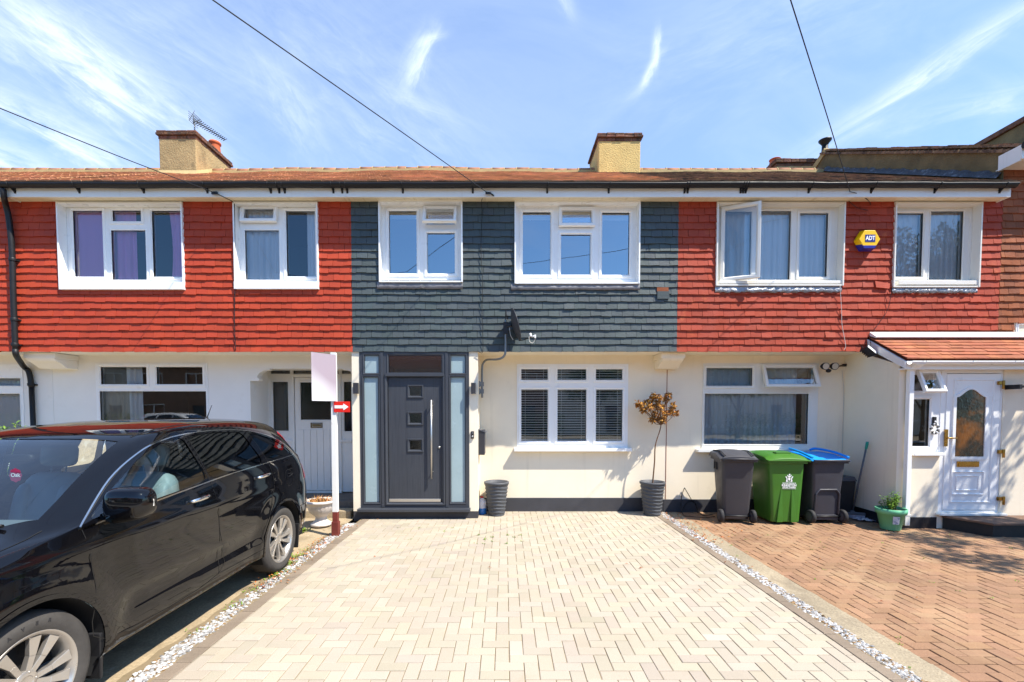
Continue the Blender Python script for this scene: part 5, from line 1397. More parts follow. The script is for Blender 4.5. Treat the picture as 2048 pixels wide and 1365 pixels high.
# the board stands at an angle to the street: left edge nearer the camera
b1_ = S_(673, 755).x
zlo, zhi = S_(673, 803).z, S_(673, 711).z
nl = at(623, 750, YPs-.36)
mb = MB(); mb.prism([(b1_, YPs-.034, zlo), (b1_, YPs-.034, zhi), (nl.x, nl.y, zhi+.0), (nl.x, nl.y, zlo)], (.006, .008, 0)); mb.build('board', 'board_face', t)
q = rect(667, 803.5, 699.5, 825, YPs-.05)
mb = MB(); mb.box(q[0], q[1], YPs-.044, YPs-.036, q[2], q[3]); mb.build('arrow_plate', 'sign_red', t, bevel=.002)
w_, h_ = q[1]-q[0], q[3]-q[2]; cxx, czz = (q[0]+q[1])/2-.005, (q[2]+q[3])/2
ar = [(-.42, -.14), (.12, -.14), (.12, -.32), (.44, 0), (.12, .32), (.12, .14), (-.42, .14)]
mb = MB(); mb.prism([(cxx + a*w_, YPs-.0465, czz + b*h_) for a, b in ar], (0, .002, 0)); mb.build('arrow', 'logo_white', t)

# --- two grey ribbed planters
M('planter_grey', lin((78, 80, 84)), .6, var=.12, vs=6, bump=.25, bs=90)
def planter(px, lab, seed):
    b = ground(px, 1030); x, y = b.x, min(b.y, YW-.27)
    t = thing('planter', lab, 'planter', (x, y, 0), 'tall grey ribbed planters')
    H, R0_, R1_ = .56, .135, .195
    prof = [(0, .0), (R0_*.96, .0), (R0_, .01)]
    n = 72
    for k in range(1, n+1):
        s = k / n; prof.append((R0_ + (R1_-R0_)*s, .01 + (H-.05)*s))
    prof += [(R1_+.012, H-.035), (R1_+.014, H-.005), (R1_+.006, H), (R1_-.012, H), (R1_-.03, H-.06)]
    def wob(a, r, h):
        if .012 < h < H-.045:
            ph = (h + .016*math.sin(a+seed) + .007*math.sin(2*a+2+seed)) / .058
            f = ph - math.floor(ph)
            return r + .016*(f**1.6) - .007, h
        return r, h
    mb = MB(); mb.lathe(prof, (x, y, 0), 48, 'z', wob=wob); mb.build('pot', 'planter_grey', t)
    mb = MB(); mb.lathe([(0, H-.06), (R1_-.01, H-.065)], (x, y, 0), 20); mb.build('compost', 'soil', t)
    return x, y, H
x1_, y1_, H_ = planter(993, 'empty tall grey ribbed planter beside the front door', 0)
x2_, y2_, H_ = planter(1304, 'tall grey ribbed planter holding the dead topiary tree', 2)
# --- dead standard tree
M('bark', lin((112, 84, 62)), .9, var=.25, vs=12, bump=.6, bs=40)
M('dead_leaf', lin((172, 124, 58)), .75, tone=True, spec=.25)
t = thing('topiary_tree', 'dead brown standard topiary tree in a grey planter', 'dead tree', (x2_, y2_, H_-.06))
r = random.Random(12)
tip = at(1322, 850, y2_-.02); head = at(1318, 812, y2_)
mb = MB(); trunk = catmull([Vector((x2_, y2_, H_-.07)), at(1309, 925, y2_), at(1311, 890, y2_), tip, head], 8)
mb.tube(trunk, [.013 - .006*k/(len(trunk)-1) for k in range(len(trunk))], 8)
clus = []
for (px, py, dy) in ((1303, 800, .03), (1318, 796, -.05), (1332, 800, .06), (1345, 812, -.02), (1340, 822, .05), (1312, 812, .09), (1322, 815, -.10), (1300, 815, -.06), (1292, 805, .05), (1330, 829, -.06), (1308, 828, .03), (1318, 838, .06), (1305, 841, -.02), (1281, 812, .02), (1277, 808, -.03), (1288, 821, .0), (1337, 792, .0), (1350, 828, .04), (1326, 840, -.03), (1316, 806, .0), (1310, 793, -.02)):
    c = at(px, py, y2_+dy); clus.append(c); mb.tube(catmull([tip, (tip+c)/2 + Vector((r.uniform(-.02, .02), r.uniform(-.02, .02), -.02)), c], 3), [.005]*6+[.003], 5)
mb.build('trunk', 'bark', t)
def leaf(mb, p, d, u, L, W, curl=.3):
    """one pointed leaf folded along its midrib"""
    d = d.normalized(); s = d.cross(u)
    if s.length < 1e-4: s = d.cross(Vector((1, 0, .3)))
    s.normalize(); n = s.cross(d)
    a = mb.V(p); m = mb.V(p + d*L*.5 + n*L*curl*.2); e = mb.V(p + d*L - n*L*curl*.3)
    l = mb.V(p + d*L*.45 + s*W*.5 + n*W*.25); q = mb.V(p + d*L*.45 - s*W*.5 + n*W*.25)
    mb.F((a, q, m)); mb.F((a, m, l)); mb.F((q, e, m)); mb.F((m, e, l))
mb = MB()
for c in clus:
    for k in range(44):
        d = Vector((r.gauss(0, 1), r.gauss(0, 1), r.gauss(.1, 1))).normalized()
        p = c + d*r.uniform(.0, .04)
        g = r.uniform(.45, 1.35); mb.tone = (g, g*r.uniform(.8, 1.05), g*r.uniform(.6, 1.1))
        leaf(mb, p, d + Vector((0, 0, r.uniform(-.7, .3))), Vector((r.gauss(0, 1), r.gauss(0, 1), 1)), r.uniform(.04, .068), r.uniform(.022, .036), .9)
mb.build('crown', 'dead_leaf', t)

# --- screenwash bottle
M('bottle_clear', lin((206, 206, 214)), .25, spec=.5)
M('bottle_blue', lin((52, 122, 196)), .25, spec=.5)
bx = at(964, 1010, .32).x; by = .32
M('cap_red', lin((190, 40, 36)), .4)
t = thing('bottle', 'clear plastic bottle with blue screenwash and red cap beside the empty planter', 'bottle', (bx, by, 0))
mb = MB(); mb.lathe([(0, 0), (.07, .0), (.078, .012), (.078, .105)], (bx, by, 0), 18); mb.build('liquid', 'bottle_blue', t)
mb = MB(); mb.lathe([(.078, .106), (.078, .19), (.066, .235), (.03, .27), (.026, .275)], (bx, by, 0), 18); mb.tube([(bx+.03, by-.04, .23), (bx+.06, by-.055, .21), (bx+.07, by-.055, .16)], .008, 6); mb.build('body', 'bottle_clear', t)
mb = MB(); mb.lathe([(.027, .272), (.027, .30), (0, .301)], (bx, by, 0), 14); mb.build('cap', 'cap_red', t)

# --- wheelie bins
M('bin_grey', lin((62, 61, 64)), .5, var=.08, vs=4, bump=.15, bs=90, spots=[(26, .74, .76, lin((190, 186, 180)), .6)])
M('bin_dark', lin((60, 60, 67)), .5, var=.14, vs=4, bump=.15, bs=90)
M('bin_green', lin((62, 112, 32)), .42, var=.10, vs=2.2, bump=.1, bs=90, spec=.5)
M('bin_lid_blue', lin((4, 148, 232)), .38, var=.04, vs=4, spec=.5)
M('bin_lid_grey', lin((70, 70, 74)), .5, var=.1, vs=4)
M('rubber', lin((44, 43, 44)), .75, var=.12, vs=10)
def wheelie_bin(label, x, y, rz, W, D, H, mat, lidmat, back, lid='dome', crest=False):
    """back=True: the wheels and handle face the camera; local front of the view is y=0, the bin runs to y=D"""
    t = thing('wheelie_bin', label, 'wheelie bin', (0, 0, 0), 'wheelie bins')
    tb = .80; w0, w1 = W*tb/2, W/2
    zb_ = .05 if back else .03
    yb0, yb1 = (.10 if back else .04), D-.06
    mb = MB(); rows = []
    rc = .05
    for z, k in ((zb_, 0), (zb_+.02, .02), (H*.5, .5), (H-.10, .94), (H-.085, .96)):
        w = w0 + (w1-w0)*k - .01; a = yb0*(1-k) + .03*k; b = yb1 - .10*(1-k) if back else yb1-.08*(1-k)
        ring = []
        for cx_, cy_, a0 in ((w-rc, b-rc, 0), (-w+rc, b-rc, 90), (-w+rc, a+rc, 180), (w-rc, a+rc, 270)):
            for q in range(5):
                an = R(a0 + 22.5*q); ring.append(mb.V((cx_+rc*math.cos(an), cy_+rc*math.sin(an), z)))
        rows.append(ring)
    mb.smooth = True
    for A_, B_ in zip(rows, rows[1:]):
        for q in range(20): mb.F((A_[q], A_[(q+1) % 20], B_[(q+1) % 20], B_[q]))
    mb.smooth = False
    mb.F(rows[0][::-1])
    # reinforcing rim
    mb.box(-w1-.012, w1+.012, .005, D-.03, H-.10, H-.055)
    fx = lambda s: (w0 + (w1-w0)*s)
    yf = lambda z: yb0*(1-(z-zb_)/(H-.1-zb_)) + .03*((z-zb_)/(H-.1-zb_)) if z < H-.1 else .03
    if back and lid != 'dome':
        # arched recess frame for the foot and axle bridge
        z0, z1, hw_ = .13, .52, W*.30
        prof = [(-hw_-.03, z0), (-hw_-.02, z1-.06), (-hw_+.03, z1), (hw_-.03, z1), (hw_+.02, z1-.06), (hw_+.03, z0)]
        mb.tube([Vector((px_, yf(pz_)-.008, pz_)) for px_, pz_ in prof], .017, 8)
        mb.box(-hw_+.01, hw_-.01, yf(.2)-.012, yf(.2)+.01, .09, .13)
        mb.box(-w0+.02, w0-.02, yb0-.02, yb0+.1, .05, .12)
    if not back:
        # two raised flutes and a shallow tray on the front
        for s in (-1, 1):
            x0_ = s*W*.19
            mb.hexa([(x0_-.045, yf(.03)-.028, .03), (x0_+.045, yf(.03)-.028, .03), (x0_+.045, yf(.03)+.02, .03), (x0_-.045, yf(.03)+.02, .03)], [(x0_-.008-s*.03, yf(.58)-.002, .58), (x0_+.008-s*.03, yf(.58)-.002, .58), (x0_+.008-s*.03, yf(.58)+.02, .58), (x0_-.008-s*.03, yf(.58)+.02, .58)])
    mb.build('body', mat, t, bevel=.006)
    # lid
    lm = MB(); za, zb2 = H-.054, H-.025
    ov = .03
    if back: slope = [(0.0, H-.035), (.10, H-.005), (D*.45, H+.035), (D-.05, H+.04), (D+.01, H+.0)]
    else: slope = [(-.02, H-.04), (.03, H-.015), (.12, H+.02), (D*.6, H+.05), (D, H+.03)]
    if lid == 'open':    # thin blue rim lid with a hollow middle
        slope = [(0.0, H-.03), (.09, H+.0), (D*.45, H+.045), (D-.08, H+.06), (D, H+.03)]
    hw_ = w1 + ov
    nX = 9; grid = []
    for (yy, zz) in slope:
        row = []
        for i in range(nX):
            u = -1 + 2*i/(nX-1)
            dz_ = -.03*abs(u)**6 + (.018*(1-u*u) if lid != 'open' else -.035*(1-abs(u)**3) * (1 if 0.05 < yy < D-.02 else .3))
            row.append(lm.V((u*hw_*(1 - .02*(yy/D)), yy, zz + dz_)))
        grid.append(row)
    base = [[lm.V((-hw_+2*hw_*i/(nX-1), yy, za)) for i in range(nX)] for yy, _ in slope]
    lm.smooth = True
    for a_, b_ in zip(grid, grid[1:]):
        for i in range(nX-1): lm.F((a_[i], a_[i+1], b_[i+1], b_[i]))
    lm.smooth = False
    for i in range(nX-1):
        lm.F((base[0][i], base[0][i+1], grid[0][i+1], grid[0][i])); lm.F((base[-1][i+1], base[-1][i], grid[-1][i], grid[-1][i+1]))
    for j in range(len(slope)-1):
        lm.F((base[j+1][0], base[j][0], grid[j][0], grid[j+1][0])); lm.F((base[j][-1], base[j+1][-1], grid[j+1][-1], grid[j][-1]))
    if not back:
        lm.box(-hw_-.006, hw_+.006, -.035, D*.4, H-.058, H-.043); lm.box(-W*.2, W*.2, .14, .24, H+.03, H+.062)
    if lid == 'dome' and back:
        for s in (-1, 1): lm.tube(catmull([(s*hw_*.72, .02, H-.0), (s*hw_*.74, D*.4, H+.05), (s*hw_*.78, D-.03, H+.035)], 5), .012, 6)
    if lid == 'open':
        for s in (-1, 1): lm.tube(catmull([(s*hw_*.95, .02, H-.01), (s*hw_*.9, D*.45, H+.05), (s*hw_*.75, D-.06, H+.075), (s*hw_*.5, D-.02, H+.05)], 5), .02, 8)
    lm.build('lid', lidmat, t, bevel=.003)
    if back:
        hb = MB(); hb.tube([(-w1-.005, -.012, H-.055), (w1+.005, -.012, H-.055)], .016, 10)
        for s in (-1, -.3, .3, 1): hb.box(s*(w1-.02)-.014, s*(w1-.02)+.014, -.02, .06, H-.078, H-.04)
        hb.build('handle', mat, t)
        for s in (-1, 1):
            wm = MB(); X_ = s*(w0+.035)
            wm.lathe([(.02, X_-.028), (.085, X_-.030), (.10, X_-.024), (.104, X_), (.10, X_+.024), (.085, X_+.030), (.02, X_+.028)], (0, .075, .104), 24, 'x')
            wl = wm.build('wheel', 'rubber', t)
            hm_ = MB(); hm_.lathe([(0, X_-.033), (.05, X_-.033), (.066, X_-.030)], (0, .075, .104), 18, 'x'); hm_.lathe([(0, X_+.033), (.05, X_+.033), (.066, X_+.030)], (0, .075, .104), 18, 'x'); hm_.build('hub_cap', 'bin_lid_grey', wl)
        ax = MB(); ax.tube([(-w0-.04, .075, .104), (w0+.04, .075, .104)], .012, 8); ax.build('axle', 'black_metal', t)
    if lid == 'dome' and back:
        sl_ = MB()
        for yy in (.50*D, .66*D): sl_.box(-w1-.0, -w1*.98+.02, yy, yy+.035, H-.25, H-.135)
        sl_.build('grip_slot', 'black_metal', t)
    if crest:
        cm = MB(); z0 = .66; yy = lambda z: yf(z) - .006
        tilt = Vector((0, (yf(.9)-yf(.5))/.4, 1)).normalized()
        O_ = lambda z, x=0: Vector((x, yy(z), z))
        add_text(cm, 'KINGSTON', .047, O_(.598, .03), (1, 0, 0), tilt, .0008, .0014, .92)
        add_text(cm, 'UPON THAMES', .032, O_(.566, .03), (1, 0, 0), tilt, .0008, .0010, .9)
        add_text(cm, 'THE ROYAL BOROUGH OF', .0185, O_(.630, .03), (1, 0, 0), tilt, .0008, .0008, .9)
        cm.box(.03-.102, .03+.102, yy(.545)-.001, yy(.545)+.002, .543, .547)
        # coat of arms: shield between two supporters under a crested helm
        def pl_(pts): 
            cm.poly([O_(z0 + .76*p[1] + .03, .03 + .76*p[0]) for p in pts])
        pl_([(-.022, .03), (-.022, -.005), (0, -.03), (.022, -.005), (.022, .03)])
        for s in (-1, 1):
            q = [(.030, -.045), (.060, -.045), (.062, -.02), (.05, .0), (.062, .03), (.078, .05), (.066, .062), (.05, .05), (.036, .02), (.034, -.01)]
            pl_([(s*a_, b_) for a_, b_ in (q if s > 0 else q[::-1])])
            q = [(.012, .040), (.03, .052), (.046, .085), (.034, .088), (.02, .07)]
            pl_([(s*a_, b_) for a_, b_ in (q if s > 0 else q[::-1])])
        pl_([(-.014, .036), (.014, .036), (.016, .06), (0, .076), (-.016, .06)])
        pl_([(-.02, .08), (.012, .08), (.02, .10), (.008, .118), (.004, .104), (-.01, .112), (-.008, .096)])
        pl_([(-.07, -.056), (.07, -.056), (.06, -.048), (-.06, -.048)])
        cm.build('crest', 'logo_white', t)
    t.location = (x, y, 0); t.rotation_euler = (0, 0, rz)
    return t
gy = ground(1500, 1049).y
def bxw(px, Y): return at(px, 1000, Y).x
wheelie_bin('dark grey wheelie bin with dark grey domed lid, its wheels toward the driveway', bxw(1479, gy), gy+.02, R(-8), .50, .58, 1.05, 'bin_grey', 'bin_lid_grey', True)
wheelie_bin('green wheelie bin with white council crest', bxw(1574, gy), gy-.02, R(-2), .56, .72, 1.03, 'bin_green', 'bin_green', False, crest=True)
wheelie_bin('dark grey wheelie bin with bright blue lid', bxw(1661, gy), gy+.0, R(2), .54, .70, 1.03, 'bin_dark', 'bin_lid_blue', True, 'open')
# small caddy behind the blue-lidded bin
cx_ = at(1697, 980, .12).x - .11
t = thing('food_caddy', 'low black caddy half hidden behind the blue lidded wheelie bin', 'caddy', (cx_, .2, 0))
mb = MB(); mb.hexa([(cx_-.14, .05, 0), (cx_+.12, .05, 0), (cx_+.12, .38, 0), (cx_-.14, .38, 0)], [(cx_-.17, .01, .60), (cx_+.15, .01, .60), (cx_+.15, .42, .60), (cx_-.17, .42, .60)]); mb.build('body', 'black_metal', t, bevel=.015)
mb = MB(); mb.hexa([(cx_-.18, .0, .601), (cx_+.165, .0, .601), (cx_+.165, .43, .601), (cx_-.18, .43, .601)], [(cx_-.16, .03, .67), (cx_+.14, .03, .67), (cx_+.14, .40, .67), (cx_-.16, .40, .67)]); mb.build('lid', 'bin_lid_grey', t, bevel=.012)

# --- broom against the porch wall
M('broom_green', lin((20, 140, 118)), .45)
M('broom_grey', lin((88, 92, 98)), .5)
M('bristle', lin((196, 192, 200)), .8)
Yb = -.22
p0, p1 = ground(1704, 1036), at(1735, 884, -.10)
t = thing('broom', 'long handled broom with green grip leaning against the porch wall', 'broom', tuple(p0))
p0 = Vector((p0.x, p0.y, .07)); p1 = Vector((min(p1.x, XP-.05), p1.y, p1.z))
g0_ = p0.lerp(p1, .90)
mb = MB(); mb.tube([p0, g0_], .013, 10); mb.build('handle', 'broom_grey', t)
mb = MB(); mb.tube([g0_, g0_.lerp(p1, .1), p0.lerp(p1, .97), p1], [.014, .018, .021, .017], 12); mb.build('grip', 'broom_green', t)
mb = MB(); mb.X = Matrix.Translation((p0.x, p0.y, 0)) @ Matrix.Rotation(R(-28), 4, 'Z'); mb.box(-.15, .17, -.035, .035, .055, .095); mb.box(-.03, .03, -.03, .03, .09, .12); mb.build('head', 'broom_grey', t, bevel=.006)
mb = MB(); mb.X = Matrix.Translation((p0.x, p0.y, 0)) @ Matrix.Rotation(R(-28), 4, 'Z'); r = random.Random(3)
for k in range(26):
    for j in range(4):
        x = -.145 + .012*k; y = -.027 + .018*j; mb.tube([(x, y, .056), (x+r.uniform(-.012, .012), y*1.4+r.uniform(-.01, .01), .002)], [.005, .004], 4)
mb.build('bristles', 'bristle', t)

# --- folded papers on the ground by the porch
M('paper', lin((214, 212, 214)), .7, hue=(30, .5, .6, lin((120, 124, 150))))
for (px, py, a, sx_, sy_, lab) in ((1722, 1040, 20, .11, .08, 'crumpled leaflet on the paving beside the broom head'), (1750, 1043, -15, .14, .06, 'folded newspaper lying on the paving before the porch plinth')):
    g = ground(px, py); mb = MB(); mb.X = Matrix.Translation((g.x, g.y, .0)) @ Matrix.Rotation(R(a), 4, 'Z')
    r = random.Random(px); n = 6; G_ = [[mb.V((-sx_+2*sx_*i/n, -sy_+2*sy_*j/n, .012+r.uniform(0, .016))) for j in range(n+1)] for i in range(n+1)]
    for i in range(n):
        for j in range(n): mb.F((G_[i][j], G_[i+1][j], G_[i+1][j+1], G_[i][j+1]))
    o = mb.build('newspaper', 'paper'); so_ = o.modifiers.new('solid', 'SOLIDIFY'); so_.thickness = .006
    tag(o, lab, 'newspaper')

# --- mint plant pots
M('mint_plastic', lin((112, 188, 142)), .4, var=.03, vs=4)
M('green_leaf', lin((92, 128, 40)), .55, tone=True, spec=.35)
M('stem', lin((84, 100, 46)), .7)
def mint_pot(px, py, lab, seed, plant_lab=None, cut=False):
    g = ground(px, py); x, y = g.x, g.y + .13
    t = thing('plant_pot', lab, 'plant pot', (x, y, 0), 'mint green plastic pots')
    mb = MB(); mb.lathe([(0, 0), (.115, 0), (.12, .008), (.165, .235), (.185, .235), (.192, .31), (.182, .312), (.172, .30), (.165, .24)], (x, y, 0), 36); mb.build('pot', 'mint_plastic', t)
    mb = MB(); mb.lathe([(0, .275), (.172, .27)], (x, y, 0), 18); mb.build('compost', 'soil', t)
    if not cut:
        mb = MB()
        for k in range(6):
            a0, a1 = R(238+k*5), R(243+k*5); r0, r1 = .151, .166
            mb.poly([(x+r0*math.cos(a0), y+r0*math.sin(a0), .10), (x+r0*math.cos(a1), y+r0*math.sin(a1), .10), (x+r1*math.cos(a1), y+r1*math.sin(a1), .215), (x+r1*math.cos(a0), y+r1*math.sin(a0), .215)])
        mb.build('price_sticker', 'paper', t)
    r = random.Random(seed); p = thing('pot_plant', plant_lab, 'plant', (x, y, .272))
    sm_, lm = MB(), MB()
    for k in range(26):
        a = r.uniform(0, 6.28); q = r.uniform(0, .09); h = r.uniform(.08, .24)*(1.2-q*4)
        b = Vector((x+q*math.cos(a), y+q*math.sin(a), .27)); e = b + Vector((math.cos(a)*q*1.2+r.uniform(-.03, .03), math.sin(a)*q*1.2+r.uniform(-.03, .03), max(.05, h)))
        sm_.tube([b, (b+e)/2 + Vector((0, 0, .01)), e], .004, 5)
        for j in range(9):
            s = .35 + .65*j/8; pp = b.lerp(e, s); an = j*2.4+k
            d = Vector((math.cos(an), math.sin(an), r.uniform(.1, .7))); gg = r.uniform(.6, 1.5); lm.tone = (gg*r.uniform(.9, 1.15), gg, gg*r.uniform(.6, 1))
            leaf(lm, pp, d, Vector((0, 0, 1)), r.uniform(.04, .075), r.uniform(.022, .036), .5)
    sm_.build('stem', 'stem', p); lm.build('foliage', 'green_leaf', p)
mint_pot(1796, 1063, 'mint green plastic pot with a white sticker at the porch corner', 5, 'bright leafy green plant in the mint pot at the porch corner')
mint_pot(2068, 1046, 'mint green plastic pot cut by the photo edge beside the porch step', 6, 'green plant in the pot cut by the edge of the photo', True)

# --- white urn with dead flowers by the neighbour's step
M('urn_white', lin((206, 196, 186)), .8, var=.12, vs=6, bump=.3, bs=50, spots=[(7, .6, .7, lin((150, 138, 120)), .5)])
g = ground(640, 1052); x, y = g.x, g.y + .05
t = thing('garden_urn', 'white fluted stone urn of dead flowers behind the black car', 'urn', (x, y, 0))
def fl(a, r_, h): return (r_ + (.007*abs(math.sin(a*10)) if .16 < h < .34 else 0), h)
mb = MB(); mb.lathe([(0, 0), (.15, 0), (.155, .03), (.12, .05), (.085, .09), (.08, .13), (.11, .16), (.165, .21), (.19, .30), (.20, .34), (.225, .345), (.235, .365), (.225, .385), (.195, .385), (.18, .33)], (x, y, 0), 60, wob=fl); mb.build('bowl', 'urn_white', t)
mb = MB(); mb.lathe([(0, .35), (.19, .345)], (x, y, 0), 20); mb.build('compost', 'soil', t)
M('straw_leaf', lin((176, 132, 84)), .85, tone=True)
r = random.Random(31); p = thing('dead_flowers', 'dried brown flower stalks in the white urn', 'dead flowers', (x, y, .35)); mb = MB()
for k in range(150):
    a = r.uniform(0, 6.28); q = math.sqrt(r.random())*.17; b = Vector((x+q*math.cos(a), y+q*math.sin(a), .345)); d = Vector((r.gauss(0, .6), r.gauss(0, .6), 1))
    gg = r.uniform(.5, 1.3); mb.tone = (gg, gg*r.uniform(.8, 1), gg*r.uniform(.6, 1)); leaf(mb, b, d, Vector((r.gauss(0, 1), r.gauss(0, 1), .2)), r.uniform(.03, .11), r.uniform(.006, .02), .8)
mb.build('foliage', 'straw_leaf', p)

# --- loose black cable on the ground beside the dark bin
gx = lambda px, py, z=.006: Vector((ground(px, py).x, ground(px, py).y, z))
wl_ = lambda px, py: at(px, py, YW-.03)
t = thing('loose_cable', 'black cable looping off the plinth onto the red paving beside the dark bin', 'cable', tuple(ground(1380, 1030)))
mb = MB(); mb.tube(catmull([wl_(1369, 976), wl_(1364, 990), wl_(1362, 1008), gx(1366, 1030), gx(1380, 1034), gx(1410, 1036), gx(1430, 1034)], 8), .006, 6)
mb.tube(catmull([wl_(1369, 976), wl_(1376, 988), wl_(1383, 1000), wl_(1392, 1012), gx(1404, 1031), gx(1425, 1030)], 8), .006, 6)
mb.tube(catmull([gx(1362, 1026), wl_(1372, 1008), wl_(1384, 1002), wl_(1392, 1010), gx(1396, 1027)], 8), .006, 6)
mb.build('strand', 'cable', t)
# --- wreath charm and keypad on the porch side window
c = at(1869, 858, YP-.012)
t = thing('door_charm', 'black and white beaded ring hanging beside the white porch door', 'door charm', tuple(c))
mb = MB(); mb.tube([c + Vector((math.cos(2*math.pi*k/24)*.05, 0, math.sin(2*math.pi*k/24)*.065)) for k in range(24)], .008, 6, closed=True)
for k in range(14):
    mb.m = k % 2
    a = 2*math.pi*k/14; p_ = c + Vector((math.cos(a)*.05, 0, math.sin(a)*.065)); mb.tube([p_ - Vector((math.cos(a), 0, math.sin(a)))*.016, p_ + Vector((math.cos(a), -.4, math.sin(a)))*.02], .012, 6)

mb.build('ring', ['white_plastic', 'black_metal'], t)
c = at(1869, 841, YP-.01); t = thing('doorbell', 'small black bell push beside the white porch door', 'doorbell', tuple(c))
mb = MB(); mb.box(c.x-.022, c.x+.022, c.y-.012, c.y+.028, c.z-.06, c.z+.05); mb.build('casing', 'black_metal', t, bevel=.004)
mb = MB(); mb.lathe([(0, c.y-.018), (.012, c.y-.018), (.014, c.y-.0125)], (c.x, 0, c.z-.02), 12, 'y'); mb.build('button', 'white_plastic', t)
# ================================================================== black car
from mathutils.bvhtree import BVHTree
M('car_paint', lin((9, 9, 12)), .5, var=0, spec=.0, coat=1.0, spots=[(70, .76, .78, lin((120, 112, 100)), .4)])
M('car_trim', lin((34, 34, 36)), .5, var=.1, vs=6)
M('wheel_well', lin((16, 16, 17)), .8)
M('seam', (.004, .004, .004), .6)
M('chrome', lin((214, 212, 208)), .12, metal=1.0)
M('alloy', lin((186, 180, 172)), .34, metal=.75, var=.06, vs=10)
M('tyre', lin((66, 63, 60)), .8, var=.18, vs=9, bump=.25, bs=60)
M('leather', lin((150, 160, 162)), .5, var=.05, vs=6)
M('dash', lin((96, 104, 108)), .7)
M('tail_red', lin((214, 22, 28)), .12, spec=.8, coat=.6)
M('lamp_clear', lin((214, 212, 206)), .15, spec=.8)
M('sticker_red', lin((150, 34, 74)), .5)
glass('car_glass', (.70, .84, .86), .05, 1.1)
glass('windscreen_glass', (.80, .92, .95), .06, 1.2)
glass('privacy_glass', (.10, .10, .11), .03, 1.1)

def pchip(tab):
    xs, ys = [p[0] for p in tab], [p[1] for p in tab]
    n = len(xs); h = [xs[i+1]-xs[i] for i in range(n-1)]; d = [(ys[i+1]-ys[i])/h[i] for i in range(n-1)]
    m = [0]*n; m[0], m[-1] = d[0], d[-1]
    for i in range(1, n-1):
        if d[i-1]*d[i] <= 0: m[i] = 0
        else:
            w1, w2 = 2*h[i]+h[i-1], h[i]+2*h[i-1]; m[i] = (w1+w2)/(w1/d[i-1]+w2/d[i])
    def f(x):
        if x <= xs[0]: return ys[0]
        if x >= xs[-1]: return ys[-1]
        i = max(k for k in range(n-1) if xs[k] <= x); t = (x-xs[i])/h[i]
        return (2*t**3-3*t*t+1)*ys[i] + (t**3-2*t*t+t)*h[i]*m[i] + (-2*t**3+3*t*t)*ys[i+1] + (t**3-t*t)*h[i]*m[i+1]
    return f
fW = pchip([(-2.28, .60), (-2.20, .74), (-2.05, .83), (-1.8, .885), (-1.3, .905), (-.6, .908), (.2, .91), (1.0, .912), (1.5, .908), (1.85, .885), (2.05, .84), (2.18, .76), (2.26, .62)])
fB = pchip([(-2.28, .34), (-2.1, .27), (-1.7, .25), (-.9, .245), (1.0, .25), (1.7, .28), (2.1, .34), (2.26, .42)])
fBelt = pchip([(-2.28, .64), (-2.2, .76), (-2.05, .88), (-1.8, .955), (-1.4, 1.01), (-1.0, 1.055), (-.45, 1.105), (.15, 1.155), (.92, 1.20), (1.57, 1.22), (1.8, 1.19), (1.95, 1.08), (2.1, .90), (2.2, .74), (2.26, .64)])
fR = pchip([(-2.28, .67), (-2.2, .80), (-2.05, .92), (-1.8, .99), (-1.4, 1.04), (-1.1, 1.075), (-.95, 1.125), (-.62, 1.33), (-.35, 1.475), (-.15, 1.54), (.1, 1.575), (.5, 1.592), (.9, 1.588), (1.3, 1.57), (1.55, 1.545), (1.7, 1.49), (1.85, 1.34), (1.95, 1.19), (2.1, .96), (2.2, .78), (2.26, .67)])
fXR = pchip([(-2.28, .50), (-2.2, .60), (-2.0, .70), (-1.5, .76), (-1.1, .79), (-.95, .785), (-.62, .735), (-.35, .695), (.1, .665), (.9, .655), (1.5, .650), (1.7, .665), (1.85, .70), (1.95, .73), (2.1, .72), (2.26, .52)])
fT = pchip([(-2.28, .70), (-2.2, .84), (-2.05, .95), (-1.8, 1.02), (-1.45, 1.075), (-1.28, 1.09), (-1.0, 1.24), (-.7, 1.41), (-.45, 1.54), (-.3, 1.59), (0, 1.635), (.4, 1.662), (.9, 1.668), (1.3, 1.66), (1.6, 1.64), (1.75, 1.595), (1.88, 1.43), (2.0, 1.19), (2.08, 1.06), (2.16, .95), (2.22, .84), (2.26, .72)])
def section(y):
    W, zb, zl, zr, xr, zt = fW(y), fB(y), fBelt(y), fR(y), fXR(y), fT(y)
    L = lambda a, b, t: a + (b-a)*t
    xb = W - .045
    pts = [(W-.14, zb), (W-.035, zb+.035), (W-.012, L(zb, zl, .25)), (W-.002, L(zb, zl, .52)), (W-.006, L(zb, zl, .80)), (xb, zl),
           (L(xb, xr, .52)+.014, L(zl, zr, .52)), (xr, zr), (xr*.84, L(zr, zt, .58)), (xr*.46, L(zr, zt, .92)), (0, zt)]
    out = []
    cm = catmull([Vector((a, 0, b)) for a, b in pts], 6)
    for p in cm: out.append(Vector((max(0, p.x), y, p.z)))
    def sm(x, a, b): t = min(1, max(0, (x-a)/(b-a))); return t*t*(3-2*t)
    for p in out:   # sculpted recess low on the doors, soft crease under the windows
        k = sm(y, -.80, -.66)*(1-sm(y, .84, .95))*sm(p.z, .43, .48)*(1-sm(p.z, .56, .61)); p.x -= .020*k
        k2 = sm(p.z, .90, .94)*(1-sm(p.z, .96, 1.04))*sm(y, -1.9, -1.6)*(1-sm(y, 1.6, 1.9)); p.x += .012*k2
        for ya in (-1.31, 1.31):   # wheel arch flares
            d = math.hypot(y-ya, p.z-.365)
            if p.x > .5 and d < .60: p.x += .020*(1-sm(d, .43, .60))
    return out
ys = []
y = -2.28
while y < 2.26:
    ys.append(y); y += .018 if abs(y) > 1.95 else .034
ys.append(2.26)
